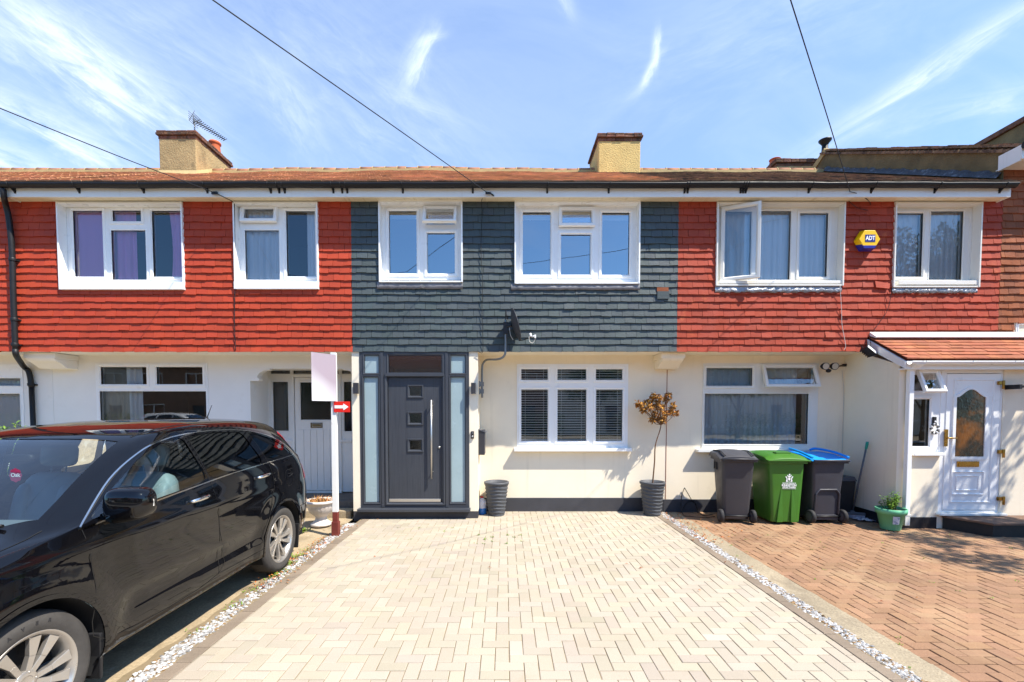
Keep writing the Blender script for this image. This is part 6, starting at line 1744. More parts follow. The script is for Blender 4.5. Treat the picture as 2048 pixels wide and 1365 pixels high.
bmc = bmesh.new()
rows = [[bmc.verts.new(p) for p in section(y)] for y in ys]
ncol = len(rows[0])
for a, b in zip(rows, rows[1:]):
    for k in range(ncol-1): bmc.faces.new((a[k], b[k], b[k+1], a[k+1]))
for rw, flip in ((rows[0], 0), (rows[-1], 1)):
    cpt = bmc.verts.new((0, rw[0].co.y, sum(v.co.z for v in rw)/ncol)); cb = bmc.verts.new((0, rw[0].co.y, rw[0].co.z))
    ring = [cb] + rw
    for k in range(len(ring)-1):
        bmc.faces.new((cpt, ring[k+1], ring[k]) if flip else (cpt, ring[k], ring[k+1]))
bmc.normal_update()
BV = BVHTree.FromBMesh(bmc)
def sx(y, z):
    h = BV.ray_cast(Vector((2, y, z)), Vector((-1, 0, 0)))
    return h[0].x if h[0] else .85
def inpoly(p, poly):
    x, y = p; c = False; n = len(poly)
    for i in range(n):
        (x1, y1), (x2, y2) = poly[i], poly[i-1]
        if (y1 > y) != (y2 > y) and x < (x2-x1)*(y-y1)/(y2-y1)+x1: c = not c
    return c
def dseg(p, a, b):
    ax, ay = a; bx, by = b; dx_, dy_ = bx-ax, by-ay; t = max(0, min(1, ((p[0]-ax)*dx_+(p[1]-ay)*dy_)/max(1e-9, dx_*dx_+dy_*dy_)))
    return math.hypot(p[0]-ax-t*dx_, p[1]-ay-t*dy_)
def cutpoly(poly, ax, filt):
    for i in range(len(poly)):
        a, b = poly[i-1], poly[i]
        fs = [f for f in bmc.faces if filt(f) and dseg((f.calc_center_median()[ax[0]], f.calc_center_median()[ax[1]]), a, b) < .07]
        if not fs: continue
        geo = set(fs)
        for f in fs: geo.update(f.edges); geo.update(f.verts)
        no = Vector((0, 0, 0)); no[ax[0]] = b[1]-a[1]; no[ax[1]] = -(b[0]-a[0])
        co = Vector((0, 0, 0)); co[ax[0]], co[ax[1]] = a
        if no.length < 1e-6: continue
        bmesh.ops.bisect_plane(bmc, geom=list(geo), dist=.0008, plane_co=co, plane_no=no.normalized())
def rounded(poly, k=4):
    """smooth closed outline through the points"""
    n = len(poly); out = []
    for i in range(n):
        p0, p1, p2, p3 = [Vector(poly[(i+j) % n]) for j in (-1, 0, 1, 2)]
        a, b = p1.lerp(p2, .18), p1.lerp(p2, .82); out += [tuple(a), tuple(b)]
        q = Vector(poly[(i+2) % n]); nb = p2.lerp(q, .18)
        for t in (.33, .67): out.append(tuple((1-t)**2*b + 2*t*(1-t)*p2 + t*t*nb))
    return out
W_F = rounded([(-.93, 1.088), (-.62, 1.285), (-.35, 1.43), (-.15, 1.495), (.085, 1.53), (.145, 1.168), (-.45, 1.122)])
W_R = rounded([(.19, 1.178), (.145, 1.535), (.5, 1.548), (.91, 1.53), (1.01, 1.218), (.6, 1.20)])
W_Q = rounded([(1.09, 1.228), (1.0, 1.517), (1.2, 1.49), (1.42, 1.43), (1.58, 1.345), (1.66, 1.262), (1.5, 1.238)])
D_F = [(-.985, 1.07), (-.97, .72), (-.90, .37), (.205, .37), (.205, .75), (.168, 1.15), (.115, 1.557), (-.15, 1.522), (-.36, 1.455), (-.64, 1.305)]
arcd = [(1.31 + .455*math.cos(R(a)), .365 + .455*math.sin(R(a))) for a in (180, 165, 150, 135)]
D_R = [(.205, .37)] + arcd + [(1.07, .86), (1.115, 1.0), (1.09, 1.20), (.97, 1.555), (.5, 1.573), (.115, 1.557), (.168, 1.15), (.205, .75)]
WS = [(0, -1.30), (.3, -1.275), (.55, -1.19), (.70, -1.07), (.64, -.80), (.575, -.38), (.3, -.415), (0, -.43)]
WS_ = WS + [(-a, b) for a, b in WS[1:-1]][::-1]
RG = [(-.6, 1.50), (-.68, 1.16), (.68, 1.16), (.6, 1.50)]
ARCH = {ya: [(ya + .395*math.cos(2*math.pi*k/44), .365 + .395*math.sin(2*math.pi*k/44)) for k in range(44)] for ya in (-1.31, 1.31)}
side = lambda f: f.calc_center_median().x > .5
for pl_ in ARCH.values(): cutpoly(pl_, (1, 2), side)
for pl_ in (D_F, D_R): cutpoly(pl_, (1, 2), side)
for pl_ in (W_F, W_R, W_Q): cutpoly(pl_, (1, 2), side)
cutpoly(WS, (0, 1), lambda f: -1.5 < f.calc_center_median().y < -.2 and f.normal.z > .2)
cutpoly(RG, (0, 2), lambda f: f.calc_center_median().y > 1.6 and f.normal.y > .2)
cats = {}
for f in bmc.faces:
    c = f.calc_center_median(); yz = (c.y, c.z)
    if c.x > .45 and any(inpoly(yz, pl_) for pl_ in ARCH.values()): continue
    if c.x > .5 and inpoly(yz, W_F): k = 'wf'
    elif c.x > .5 and inpoly(yz, W_R): k = 'wr'
    elif c.x > .5 and inpoly(yz, W_Q): k = 'wq'
    elif c.x > .5 and inpoly(yz, D_F): k = 'df'
    elif c.x > .5 and inpoly(yz, D_R): k = 'dr'
    elif -1.5 < c.y < -.2 and f.normal.z > .2 and inpoly((c.x, c.y), WS_): k = 'ws'
    elif c.y > 1.6 and f.normal.y > .2 and inpoly((c.x, c.z), RG): k = 'rg'
    elif c.x > .5 and c.z < .355 and -.92 < c.y < .93: k = 'sill'
    else: k = 'body'
    cats.setdefault(k, []).append(f)
def emit(keys, sides=(1, -1), push=0.0):
    mb = MB(); mb.smooth = True; mp = {}
    for s in sides:
        for k in keys:
            for f in cats.get(k, []):
                idx = []
                for v in f.verts:
                    sgn = s if v.co.x > 1e-5 else 1
                    if (v.index, sgn) not in mp: mp[v.index, sgn] = mb.V((v.co.x*s - push*v.normal.x*s, v.co.y - push*v.normal.y, v.co.z - push*v.normal.z))
                    idx.append(mp[v.index, sgn])
                mb.F(idx if s > 0 else idx[::-1])
    return mb
bmc.verts.index_update(); bmc.normal_update()
def ribbon(mb, pts, w=.005, up=.0016, s=1, dense=10):
    """a thin strip lying on the bodywork along guessed points"""
    pts = catmull(pts, dense) if dense else [Vector(p) for p in pts]; L, Rr_ = [], []
    hit = [BV.find_nearest(p) for p in pts]
    for i, h in enumerate(hit):
        tdir = (hit[min(i+1, len(hit)-1)][0] - hit[max(i-1, 0)][0]).normalized(); sd = h[1].cross(tdir).normalized()
        q = h[0] + h[1]*up
        L.append(q + sd*w/2); Rr_.append(q - sd*w/2)
    m = lambda p: (p.x*s, p.y, p.z)
    a = [mb.V(m(p)) for p in L]; b = [mb.V(m(p)) for p in Rr_]
    for i in range(len(a)-1): mb.F((a[i], a[i+1], b[i+1], b[i]) if s < 0 else (a[i], b[i], b[i+1], a[i+1]))
def yz(pts): return [Vector((sx(a, b), a, b)) for a, b in pts]
car = thing('parked_car', 'black five door car parked nose out on the concrete drive before the left house', 'car', (0, 0, 0))
body = emit(['body'])
# shut lines of bonnet, fuel flap, roof mouldings live on the body panel as a second material
body.m = 1
for s in (1, -1):
    ribbon(body, [(.775, -1.12, 1.1), (.80, -1.5, 1.05), (.79, -1.9, 1.0), (.70, -2.12, .9)], .006, .0018, s)
    ribbon(body, [(.60, -.30, 1.6), (.575, .2, 1.63), (.565, .9, 1.64), (.56, 1.5, 1.6)], .014, .0018, s)
    if s > 0: ribbon(body, [Vector((.9, 1.45+.085*math.cos(R(a)), 1.0+.09*math.sin(R(a)))) for a in range(0, 361, 15)], .004, .0016, s, 0)
body.build('body', ['car_paint', 'seam'], car)
for s in (1, -1):
    for kd, kw, poly, gm_, hy, hz_ in (('df', 'wf', D_F, 'car_glass', -.01, 1.05), ('dr', 'wr', D_R, 'privacy_glass', .93, 1.095)):
        d = emit([kd], (s,)); d.m = 1
        ribbon(d, yz(poly + [poly[0]]), .0055, .0016, s, 4)
        do = d.build('door', ['car_paint', 'seam'], car)
        emit([kw], (s,), .006).build('door_window', gm_, do)
        h = MB(); X0 = sx(hy, hz_)
        h.tube([Vector((s*(X0+a), hy+b, hz_+c)) for a, b, c in ((-.004, -.115, -.006), (.022, -.105, -.004), (.036, -.05, 0), (.038, .02, .003), (.028, .085, .006), (-.004, .11, .008))], [.012, .014, .016, .016, .014, .010], 12)
        h.build('handle', 'chrome', do)
    emit(['wq'], (s,), .006).build('quarter_window', 'privacy_glass', car)
emit(['ws'], push=.004).build('windscreen', 'windscreen_glass', car)
emit(['rg'], push=.004).build('rear_window', 'privacy_glass', car)
for s in (1, -1): emit(['sill'], (s,)).build('sill_trim', 'car_paint', car)
for s in (1, -1):
    mb = MB(); mb.smooth = True   # window line moulding
    dlo = [(-.99, 1.072), (-.66, 1.30), (-.37, 1.448), (-.15, 1.512), (.1, 1.547), (.5, 1.563), (.92, 1.547), (1.2, 1.508), (1.44, 1.446), (1.61, 1.352), (1.70, 1.262), (1.67, 1.232), (1.5, 1.222), (1.0, 1.203), (.5, 1.181), (.15, 1.157), (-.45, 1.108), (-.96, 1.062)]
    ribbon(mb, yz(dlo + [dlo[0]]), .009, .004, s, 6)
    mb.build('window_moulding', 'chrome', car)
# wheel wells, arch lips, mud flaps
for s in (1, -1):
    for ya in (-1.31, 1.31):
        mb = MB(); mb.smooth = True; A_, B_ = [], []
        angs = [R(-28 + 236*k/40) for k in range(41)]
        for a in angs:
            yy, zz = ya + .394*math.cos(a), .365 + .394*math.sin(a); X0 = sx(yy, max(zz, .26))
            A_.append(mb.V((s*(X0-.001), yy, zz))); B_.append(mb.V((s*.50, yy, zz)))
        for k in range(40): mb.F((A_[k], A_[k+1], B_[k+1], B_[k]))
        mb.smooth = False; mb.F(B_); mb.build('wheel_well', 'wheel_well', car)
        mb = MB(); ribbon(mb, [Vector((sx(ya + .408*math.cos(a), max(.27, .365+.408*math.sin(a))), ya + .408*math.cos(a), max(.262, .365+.408*math.sin(a)))) for a in angs], .026, .006, s, 0)
        mb.build('arch_lip', 'car_paint', car)
        mb = MB(); yy = ya + .40; mb.hexa([(s*.60, yy-.01, .13), (s*.875, yy+.0, .13), (s*.875, yy+.015, .13), (s*.60, yy+.01, .13)], [(s*.62, yy-.03, .42), (s*.905, yy-.03, .42), (s*.905, yy-.0, .42), (s*.62, yy-.0, .42)])
        mb.build('mud_flap', 'car_trim', car, bevel=.006)
# wheels
def wheel(s, ya):
    tw_, ro, ri = .112, .352, .247
    xo = .893
    w_ = MB(); xc = xo - tw_
    prof = [(ri-.012, -.085), (ri, -.10), (ri+.035, -.110), (ro-.035, -.108), (ro-.012, -.095), (ro, -.07), (ro+.002, 0), (ro, .07), (ro-.012, .095), (ro-.035, .108), (ri+.06, .113), (ri+.03, .112), (ri+.01, .104), (ri-.004, .098)]
    w_.lathe([(r_, xc+h) for r_, h in prof], (0, 0, 0), 72, 'x')
    for k in range(4):   # tread grooves
        w_.lathe([(ro+.0022, xc-.05+.033*k-.004), (ro+.0026, xc-.05+.033*k), (ro+.0022, xc-.05+.033*k+.004)], (0, 0, 0), 60, 'x')
    wh = bpy.data.objects.new('wheel', None); sc.collection.objects.link(wh); wh.parent = car; wh.empty_display_size = .1
    wh.location = (0, ya, .350)
    def put(mb, name, mat, bv=0):
        if s < 0:
            for v in mb.v: v.x = -v.x
            mb.f = [f[::-1] for f in mb.f]
        off_ = Vector(wh.location)
        for k in range(len(mb.v)): mb.v[k] = mb.v[k] + off_
        return mb.build(name, mat, wh, bevel=bv)
    put(w_, 'tyre', 'tyre')
    rm_ = MB(); rm_.lathe([(ri-.03, xc-.07), (ri-.028, xc+.06), (ri-.018, xc+.088), (ri-.006, xc+.100), (ri+.004, xc+.105), (ri+.007, xc+.098), (ri+.002, xc+.09)], (0, 0, 0), 60, 'x')
    for k in range(10):
        a = 2*math.pi*k/10 + (.07 if k % 2 else -.07) + .1
        def P(r_, da, h): return (xc+h, r_*math.cos(a+da), r_*math.sin(a+da))
        sw = .10
        rm_.hexa([P(.045, -.30, .035), P(.13, -.12+sw*.5, .05), P(.13, .10+sw*.5, .05), P(.045, .30, .035)], [P(.045, -.32, .070), P(.13, -.13+sw*.5, .082), P(.13, .11+sw*.5, .078), P(.045, .32, .070)])
        rm_.hexa([P(.13, -.12+sw*.5, .05), P(.226, -.11+sw, .062), P(.226, .125+sw, .062), P(.13, .10+sw*.5, .05)], [P(.13, -.13+sw*.5, .082), P(.228, -.115+sw, .094), P(.228, .13+sw, .086), P(.13, .11+sw*.5, .078)])
    rm_.lathe([(.062, xc+.05), (.060, xc+.072), (.034, xc+.078), (.032, xc+.074), (0, xc+.074)], (0, 0, 0), 30, 'x')
    for k in range(5):
        a = 2*math.pi*k/5; rm_.lathe([(.007, xc+.07), (.007, xc+.078), (0, xc+.078)], (0, .05*math.cos(a), .05*math.sin(a)), 8, 'x')
    put(rm_, 'rim', 'alloy', .003)
    dk = MB(); dk.lathe([(0, xc+.0), (ri-.04, xc+.0), (ri-.03, xc-.02)], (0, 0, 0), 40, 'x'); put(dk, 'brake_disc', 'wheel_well')
    if s > 0 and ya < 0:
        tx = MB()
        for i, chh in enumerate('SAVER'):
            a = R(124 - 13*i); rc_ = .300; cpos = Vector((xc+.1135, rc_*math.cos(a), rc_*math.sin(a)))
            # seen from +x the wheel's +y runs to the right
            add_text(tx, chh, .026, cpos, (0, math.cos(a-math.pi/2), math.sin(a-math.pi/2)), (0, math.cos(a), math.sin(a)), .001, .001)
        put(tx, 'sidewall_lettering', 'rubber')
    return wh
for s in (1, -1):
    for ya in (-1.31, 1.31): wheel(s, ya)
# door mirrors
for s in (1, -1):
    mb = MB(); c = Vector((1.035, -.83, 1.178)); n_, m_ = 28, 18; rowsm = []
    pw = lambda v, e: math.copysign(abs(v)**e, v)
    for i in range(m_+1):
        ph = -math.pi/2 + math.pi*i/m_; rw = []
        for j in range(n_):
            th = 2*math.pi*j/n_
            x = pw(math.cos(ph), .55)*pw(math.cos(th), .62); yv = pw(math.cos(ph), .55)*pw(math.sin(th), .62); z = pw(math.sin(ph), .6)
            X = .138*x; Y_ = .105*yv; Z_ = .104*z*(1 - .14*x)
            if Y_ > 0: Y_ *= .42
            Z_ += .012*x
            rw.append(mb.V((s*(c.x+X), c.y+Y_, c.z+Z_)))
        rowsm.append(rw)
    mb.smooth = True
    for i in range(m_):
        for j in range(n_):
            q = (rowsm[i][j], rowsm[i][(j+1) % n_], rowsm[i+1][(j+1) % n_], rowsm[i+1][j]); mb.F(q if s > 0 else q[::-1])
    mb.smooth = False
    mb.hexa([(s*.86, -.86, 1.085), (s*1.0, -.87, 1.07), (s*1.0, -.80, 1.07), (s*.86, -.77, 1.085)], [(s*.86, -.86, 1.12), (s*1.0, -.87, 1.10), (s*1.0, -.80, 1.10), (s*.86, -.77, 1.12)])
    mo = mb.build('door_mirror', 'car_paint', car)
    mb = MB(); mb.smooth = True; q = []
    for i in range(5):
        z = c.z - .012 + .042*i/4; q.append([mb.V((s*(c.x + .138*math.cos(R(a)) - .004 + .004), c.y - .080*math.sin(R(a)) - .006, z)) for a in (2, 14, 28, 42, 54)])
    for a_, b_ in zip(q, q[1:]):
        for j in range(4): mb.F((a_[j], b_[j], b_[j+1], a_[j+1]))
    mb.build('indicator', 'lamp_clear', mo)
    mb = MB(); mb.poly([(s*(c.x-.10), c.y+.0365, c.z-.06), (s*(c.x+.10), c.y+.0365, c.z-.05), (s*(c.x+.10), c.y+.0365, c.z+.06), (s*(c.x-.10), c.y+.0365, c.z+.065)]); mb.build('mirror_glass', 'chrome', mo)
# lamps, grille, bumper trim, antenna, wiper
for s in (1, -1):
    mb = MB(); mb.smooth = True; ribbon(mb, [(.69, 1.66, 1.50), (.74, 1.76, 1.38), (.79, 1.86, 1.22), (.87, 1.91, 1.06), (.88, 1.93, .93)], .06, .004, s); mb.build('tail_lamp', 'tail_red', car)
    mb = MB(); mb.smooth = True; ribbon(mb, [(.86, -1.93, .86), (.80, -2.08, .82), (.66, -2.2, .78), (.5, -2.27, .74)], .13, .004, s); mb.build('headlight', 'lamp_clear', car)
    mb = MB(); ribbon(mb, [(.8, 1.70, .62), (.86, 1.9, .61), (.80, 2.1, .60), (.6, 2.26, .59)], .006, .002, s); mb.build('bumper_seam', 'seam', car)
mb = MB(); mb.box(-.45, .45, -2.292, -2.27, .52, .66); mb.build('grille', 'seam', car)
mb = MB(); mb.box(-.80, .80, -2.0, 2.0, .22, .30); mb.build('underbody', 'wheel_well', car)
mb = MB(); mb.tube([(0, 1.45, 1.63), (0, 1.47, 1.665)], [.03, .015], 10); mb.tube([(0, 1.47, 1.66), (.0, 1.56, 1.80)], [.006, .003], 8); mb.build('aerial', 'black_metal', car)
mb = MB()
def top(x, y):
    h = BV.ray_cast(Vector((abs(x), y, 3)), Vector((0, 0, -1)))[0]; return Vector((x, h.y, h.z))
for x0 in (.62, -.12):
    w0, w1 = top(x0, -1.22 + .1*abs(x0)), top(x0-.58, -1.19)
    mb.tube([w0 + Vector((0, -.02, .012)), w0.lerp(w1, .5) + Vector((0, 0, .022)), w1 + Vector((0, 0, .014))], [.010, .008, .006], 6)
mb.build('wiper', 'seam', car)
# cabin
def pad(mb, c, sz, rx=0, e=.5):
    X_ = Matrix.Translation(c) @ Matrix.Rotation(R(rx), 4, 'X'); pw = lambda v, e: math.copysign(abs(v)**e, v); n_, m_ = 16, 10; rows_ = []
    for i in range(m_+1):
        ph = -math.pi/2 + math.pi*i/m_
        rows_.append([mb.V(X_ @ Vector((sz[0]*pw(math.cos(ph), e)*pw(math.cos(2*math.pi*j/n_), e), sz[1]*pw(math.cos(ph), e)*pw(math.sin(2*math.pi*j/n_), e), sz[2]*pw(math.sin(ph), e)))) for j in range(n_)])
    mb.smooth = True
    for i in range(m_):
        for j in range(n_): mb.F((rows_[i][j], rows_[i][(j+1) % n_], rows_[i+1][(j+1) % n_], rows_[i+1][j]))
    mb.smooth = False
for xx in (.38, -.38):
    mb = MB(); pad(mb, (xx, .08, .92), (.235, .09, .33), -14); pad(mb, (xx, -.15, .62), (.25, .28, .09), 5)
    for q in (-.17, .17): pad(mb, (xx+q, .05, .90), (.06, .10, .26), -14)
    pad(mb, (xx, .17, 1.375), (.13, .06, .095), -8)
    for q in (-.06, .06): mb.tube([(xx+q, .15, 1.2), (xx+q, .17, 1.32)], .006, 6)
    mb.build('front_seat', 'leather', car)
mb = MB(); pad(mb, (0, 1.05, .92), (.62, .09, .32), -16); pad(mb, (0, .78, .62), (.62, .26, .09)); [pad(mb, (q, 1.12, 1.29), (.12, .05, .07)) for q in (-.4, .4)]; mb.build('rear_seat', 'leather', car)
mb = MB(); pad(mb, (0, -.95, .93), (.72, .30, .10), 6, .35); pad(mb, (0, -.80, .75), (.70, .14, .2), 0, .4); mb.box(-.80, .80, -1.2, 1.9, .30, .36); mb.build('dashboard', 'dash', car)
mb = MB(); X_ = Matrix.Translation((-.37, -.52, .95)) @ Matrix.Rotation(R(65), 4, 'X'); mb.tube([X_ @ Vector((.18*math.cos(R(a)), .18*math.sin(R(a)), 0)) for a in range(0, 360, 15)], .014, 8, closed=True); mb.box(-.42, -.32, -.60, -.50, .90, .97); mb.build('steering_wheel', 'seam', car)
mb = MB(); pad(mb, (0, -.50, 1.42), (.10, .02, .03)); mb.build('rear_view_mirror', 'seam', car)
CARX, CARY = -3.31, -3.70
# round sticker low on the windscreen
u_, v_ = (31 - CX)/FPX, (CY - 951)/FPX
d_ = Vector((u_, math.cos(TH)+v_*math.sin(TH), -math.sin(TH)+v_*math.cos(TH))).normalized()
o_ = CAM - Vector((CARX, CARY, 0))
bm2 = BVHTree.FromPolygons([tuple(v.co) for v in bmc.verts] , [[v.index for v in f.verts] for f in cats['ws']])
hit = bm2.ray_cast(o_, d_)
if hit[0]:
    # it hangs upright just behind the glass
    rt, upv = Vector((1, .05, 0)).normalized(), Vector((0, 0, 1)); hn = rt.cross(upv)
    cpt = hit[0] + d_*.05
    mb = MB(); mb.poly([cpt + (rt*math.cos(2*math.pi*k/48) + upv*1.15*math.sin(2*math.pi*k/48))*(.037+.002*math.cos(8*2*math.pi*k/48)) for k in range(48)])
    st_ = mb.build('windscreen_sticker', 'sticker_red', car)
    mb = MB(); add_text(mb, 'Oak', .032, cpt + hn*.001, rt, upv, .0003, .0006); mb.build('lettering', 'logo_white', st_)
bmc.free()
car.location = (CARX, CARY, 0)
# ================================================================== planting
M('tree_leaf', lin((66, 92, 34)), .6, tone=True, spec=.3)
M('hedge_leaf', lin((62, 84, 36)), .6, tone=True, spec=.3)
M('tree_bark', lin((96, 80, 64)), .9, var=.25, vs=5, bump=.8, bs=20)
M('weed_leaf', lin((110, 136, 48)), .7, tone=True)
def foliage_cloud(mb, blobs, count, L, W, r, droop=.2):
    tot = sum(b[1]**2 for b in blobs)
    for c, rad in blobs:
        for _ in range(int(count*rad**2/tot)):
            d = Vector((r.gauss(0, 1), r.gauss(0, 1), r.gauss(0, 1))).normalized()
            p = Vector(c) + d*rad*(r.random()**.45)
            g = r.uniform(.55, 1.45); mb.tone = (g*r.uniform(.85, 1.25), g, g*r.uniform(.5, 1.1))
            leaf(mb, p, d + Vector((r.gauss(0, .7), r.gauss(0, .7), r.gauss(-droop, .5))), Vector((r.gauss(0, .5), r.gauss(0, .5), 1)), L*r.uniform(.7, 1.3), W*r.uniform(.7, 1.3), .5)
def tree(name, label, x, y, h, blobs, count, L, W, seed, trunk_r=.12, cat='tree', group=None):
    r = random.Random(seed); t = thing(name, label, cat, (x, y, 0), group)
    tm_ = MB(); top = Vector((x, y, h))
    tk = catmull([Vector((x, y, -.1)), Vector((x+.05, y-.04, h*.4)), Vector((x-.04, y+.05, h))], 6); tm_.tube(tk, [trunk_r*(1-.6*k/(len(tk)-1)) for k in range(len(tk))], 10)
    for c, rad in blobs:
        c = Vector(c); b0 = tk[int(len(tk)*.6)]; tm_.tube(catmull([b0, (b0+c)/2 + Vector((r.uniform(-.15, .15), r.uniform(-.15, .15), .1)), c], 5), [trunk_r*.4*(1-.08*k) for k in range(11)], 6)
    tm_.build('trunk', 'tree_bark', t)
    mb = MB(); foliage_cloud(mb, blobs, count, L, W, r); mb.build('crown', 'tree_leaf', t)
    return t
tree('garden_tree', 'leafy tree just outside the photo on the right whose shade dapples the red paving', 9.6, -3.6, 3.4,
     [((10.5, -4.1, 4.6), .95), ((9.9, -3.9, 3.9), .75), ((11.3, -4.5, 4.3), .85), ((10.6, -3.6, 5.4), .8), ((10.1, -4.6, 4.9), .7), ((11.6, -4.0, 5.0), .7), ((9.4, -4.1, 4.6), .55), ((8.7, -3.9, 5.3), .45), ((9.5, -2.3, 5.0), .6), ((9.9, -2.9, 4.4), .6), ((9.0, -3.1, 5.5), .4)], 11000, .11, .06, 61, .10)
# shrub at the left edge behind the car
r = random.Random(17); g = at(12, 850, -.2)
t = thing('shrub', 'bright green shrub at the left edge behind the car roof', 'shrub', (g.x, -.2, 0))
tm_, mb = MB(), MB()
for k in range(16):
    a = r.uniform(0, 6.28); q = r.uniform(0, .35); tip_ = Vector((g.x + q*math.cos(a)*1.1 - .05, -.2 + q*math.sin(a)*.6, 1.45 + r.uniform(-.15, .15) - q*.3))
    b = Vector((g.x + q*math.cos(a)*.3, -.2+q*math.sin(a)*.2, 0)); tm_.tube(catmull([b, (b+tip_)/2 + Vector((0, 0, .1)), tip_], 4), .008, 5)
    for j in range(34):
        s = .45 + .55*j/33; p = b.lerp(tip_, s); an = j*2.4 + k
        d = Vector((math.cos(an), math.sin(an), r.uniform(.2, 1.2))); gg = r.uniform(.9, 1.9); mb.tone = (gg*1.1, gg*1.05, gg*.7); leaf(mb, p, d, Vector((0, 0, 1)), r.uniform(.07, .13), r.uniform(.02, .034), .5)
tm_.build('stem', 'stem', t); mb.build('foliage', 'green_leaf', t)
# weeds in the joints, tufts beside the gravel, dry leaves: nobody could count them
r = random.Random(5); mb = MB()
def tuft(x, y, n, L, W, z=0.0, sp=.03):
    for _ in range(n):
        a = r.uniform(0, 6.28); d = Vector((math.cos(a), math.sin(a), r.uniform(.15, 1.4))); g_ = r.uniform(.6, 1.4); mb.tone = (g_, g_*r.uniform(.9, 1.1), g_*r.uniform(.5, 1))
        leaf(mb, Vector((x + r.gauss(0, sp*.4), y + r.gauss(0, sp*.4), z)), d, Vector((0, 0, 1)), L*r.uniform(.6, 1.3), W*r.uniform(.7, 1.2), .5)
for px, py, n in ((957, 1072, 12), (965, 1080, 14), (982, 1076, 10), (1005, 1073, 10), (1024, 1075, 12), (1036, 1070, 7), (985, 1085, 8), (1003, 1087, 9), (960, 1090, 8), (948, 1088, 5), (1035, 1085, 5), (905, 1058, 6), (880, 1062, 5), (830, 1055, 6), (798, 1058, 4), (820, 1078, 4)):
    g = ground(px, py); tuft(round(g.x/.1)*.1 + .03, round(g.y/.1)*.1, n, .028, .010, .0)
for _ in range(46):
    tuft(r.choice([3.0, 3.12, 4, 5, 6, 7, 5.5, 4.5]) + r.uniform(-.5, .5), r.uniform(-4.5, .2), 5, .022, .009, -.012)
for px, py, n, L in ((605, 1062, 60, .075), (650, 1040, 26, .05), (575, 1128, 40, .06), (560, 1142, 34, .05), (548, 1152, 30, .05), (592, 1112, 26, .05), (500, 1180, 16, .04), (470, 1210, 14, .04), (404, 1262, 12, .035), (612, 1100, 20, .04), (1385, 1082, 8, .03)):
    g = ground(px, py); tuft(g.x, g.y, n, L, L*.3, -.01, .11)
w_ = mb.build('weeds', 'weed_leaf', kind='stuff'); tag(w_, 'small green weeds growing in the paving joints and along the gravel', 'weeds')
mb = MB(); r = random.Random(6)
M('dry_leaf', lin((166, 104, 52)), .8, tone=True)
for _ in range(520):
    q = r.random()
    if q < .40: x, y = r.gauss(-2.42, .07), r.uniform(-2.9, -.5)
    elif q < .75: x, y = r.gauss(2.75, .10), r.uniform(-1.4, .4)
    elif q < .85: x, y = r.uniform(2.7, 3.6), r.uniform(-1.6, .3)
    else: x, y = r.uniform(-3, 6), r.uniform(-3.5, .3)
    if q >= .85 and r.random() < .6: continue
    g = r.uniform(.4, 1.4); mb.tone = (g, g*r.uniform(.7, 1.1), g*r.uniform(.5, 1)); a = r.uniform(0, 6.28)
    leaf(mb, Vector((x, y, .006+r.uniform(0, .012))), Vector((math.cos(a), math.sin(a), r.uniform(-.1, .2))), Vector((r.gauss(0, .3), r.gauss(0, .3), 1)), r.uniform(.02, .05), r.uniform(.010, .022), .8)
w_ = mb.build('fallen_leaves', 'dry_leaf', kind='stuff'); tag(w_, 'dry brown leaves scattered along the gravel strips', 'leaves')

# ================================================================== the other side of the street, seen only in reflections
M('far_brick', lin((142, 112, 92)), .9, var=.2, vs=2)
M('far_render', lin((206, 200, 186)), .9, var=.06, vs=1)
M('far_roof', lin((120, 72, 52)), .9, var=.2, vs=2)
M('fence_wood', lin((134, 92, 58)), .85, var=.2, vs=3)
YO = -27.0
def opposite(x0, x1, wall, label):
    t = thing('opposite_house', label, 'house', ((x0+x1)/2, YO, 0), 'houses across the street')
    wins = [(x0+.7, x0+2.4, .9, 2.2), (x0+.7, x0+2.4, 3.4, 4.6), (x1-2.2, x1-.6, 3.4, 4.6)]
    mb = MB(); mb.panel(x0, x1, -.1, 5.1, YO-.2, YO, wins + [(x1-1.7, x1-.8, 0, 2.1)]); mb.box(x0, x1, YO-8, YO-.2-.001, -.1, 5.1); mb.build('wall', wall, t)
    for q in wins:
        w_ = MB(); w_.panel(q[0], q[1], q[2], q[3], YO-.10, YO-.05, [(q[0]+.08, (q[0]+q[1])/2-.03, q[2]+.08, q[3]-.08), ((q[0]+q[1])/2+.03, q[1]-.08, q[2]+.08, q[3]-.08)]); w_.build('window', 'upvc', t)
    d = MB(); d.box(x1-1.7, x1-.8, YO-.12, YO-.06, 0, 2.1); d.build('front_door', 'anthracite', t)
    rf_ = MB(); rf_.prism([(x0-.1, YO+.4, 5.05), (x0-.1, YO-4, 7.6), (x0-.1, YO-8.4, 5.05)], (x1-x0+.2, 0, 0)); rf_.build('roof', 'far_roof', t)
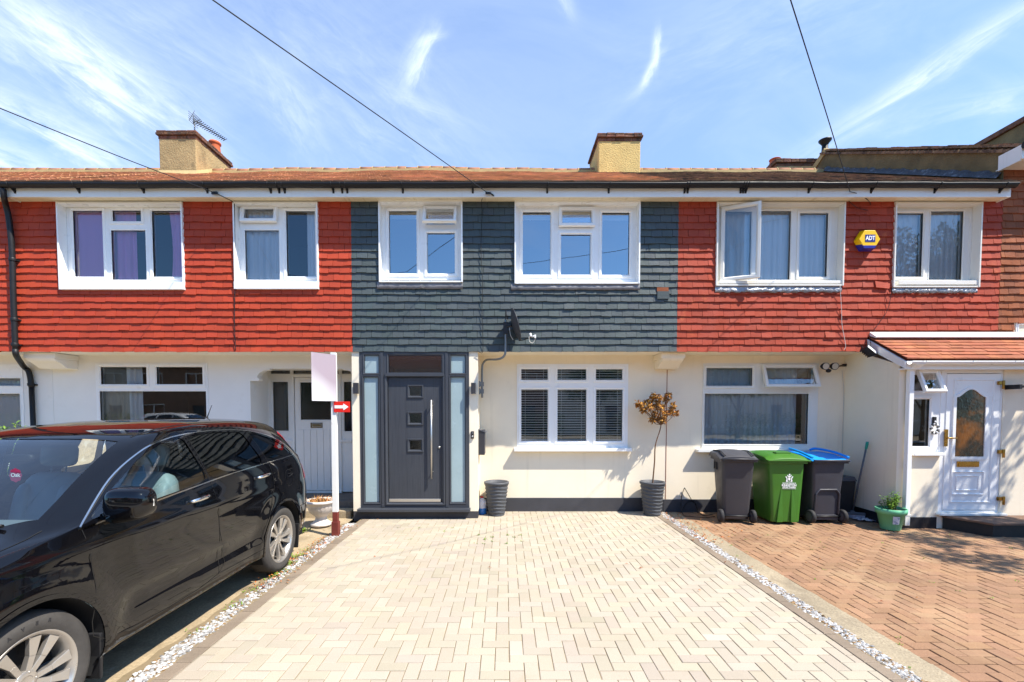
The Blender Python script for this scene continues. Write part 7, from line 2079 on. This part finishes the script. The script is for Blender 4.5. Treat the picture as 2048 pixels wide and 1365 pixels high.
for k in range(13):
    x0 = -48 + k*6.4
    opposite(x0, x0+6.3, 'far_brick' if k % 2 else 'far_render', 'plain terraced house facing the terrace from across the street')
for k, x in enumerate((-40, -33, -25, -16, -7.5, 1.2, 9.5, 17)):
    t = thing('front_hedge', 'clipped green hedge before the houses across the street', 'hedge', (x, -21.2, 0), 'hedges across the street')
    mb = MB(); r = random.Random(70+k)
    for _ in range(1500):
        p = Vector((x + r.uniform(-2.6, 2.6), -21.2 + r.uniform(-.4, .4), r.uniform(.05, 1.5))); d = Vector((r.gauss(0, 1), r.gauss(0, 1), r.gauss(.3, 1))); g = r.uniform(.5, 1.4); mb.tone = (g, g, g*.8); leaf(mb, p, d, Vector((0, 0, 1)), .17, .11, .3)
    mb.build('foliage', 'hedge_leaf', t); b = MB(); b.tube([(x-2.4, -21.2, 0), (x-2.4, -21.2, 1.0)], .03, 6); b.build('stem', 'tree_bark', t)
for k, (x, y, h) in enumerate(((-30, -20.2, 3.0), (-12, -20.2, 2.6), (5.5, -19.9, 2.8), (14.5, -20, 3.0), (24, -20, 3.2))):
    tree('street_tree', 'leafy street tree on the far pavement across the road', x, y, h, [((x, y, h+1.2), 1.5), ((x-.9, y, h+.5), 1.0), ((x+.9, y+.3, h+.7), 1.1), ((x+.2, y-.3, h+2.1), .9)], 3200, .24, .15, 80+k, .14, 'tree', 'trees across the street')
# a pale car parked opposite (its reflection shows in the left ground-floor window)
M('car_white', lin((226, 226, 222)), .3, coat=.8)
oc = copy_tree(car)
oc.location = (-17.5, -16.6, -.06); oc.rotation_euler = (0, 0, R(90))
oc['label'] = 'white car parked in the street behind the camera'; oc['category'] = 'car'
def repaint(o):
    for ch in [x for x in sc.objects if x.parent == o]:
        if ch.type == 'MESH' and any(m and m.name == 'car_paint' for m in ch.data.materials):
            ch.data = ch.data.copy()
            for i, m in enumerate(ch.data.materials):
                if m.name == 'car_paint': ch.data.materials[i] = MATS['car_white']
        if ch.name.startswith('windscreen_sticker'): pass
        repaint(ch)
repaint(oc)
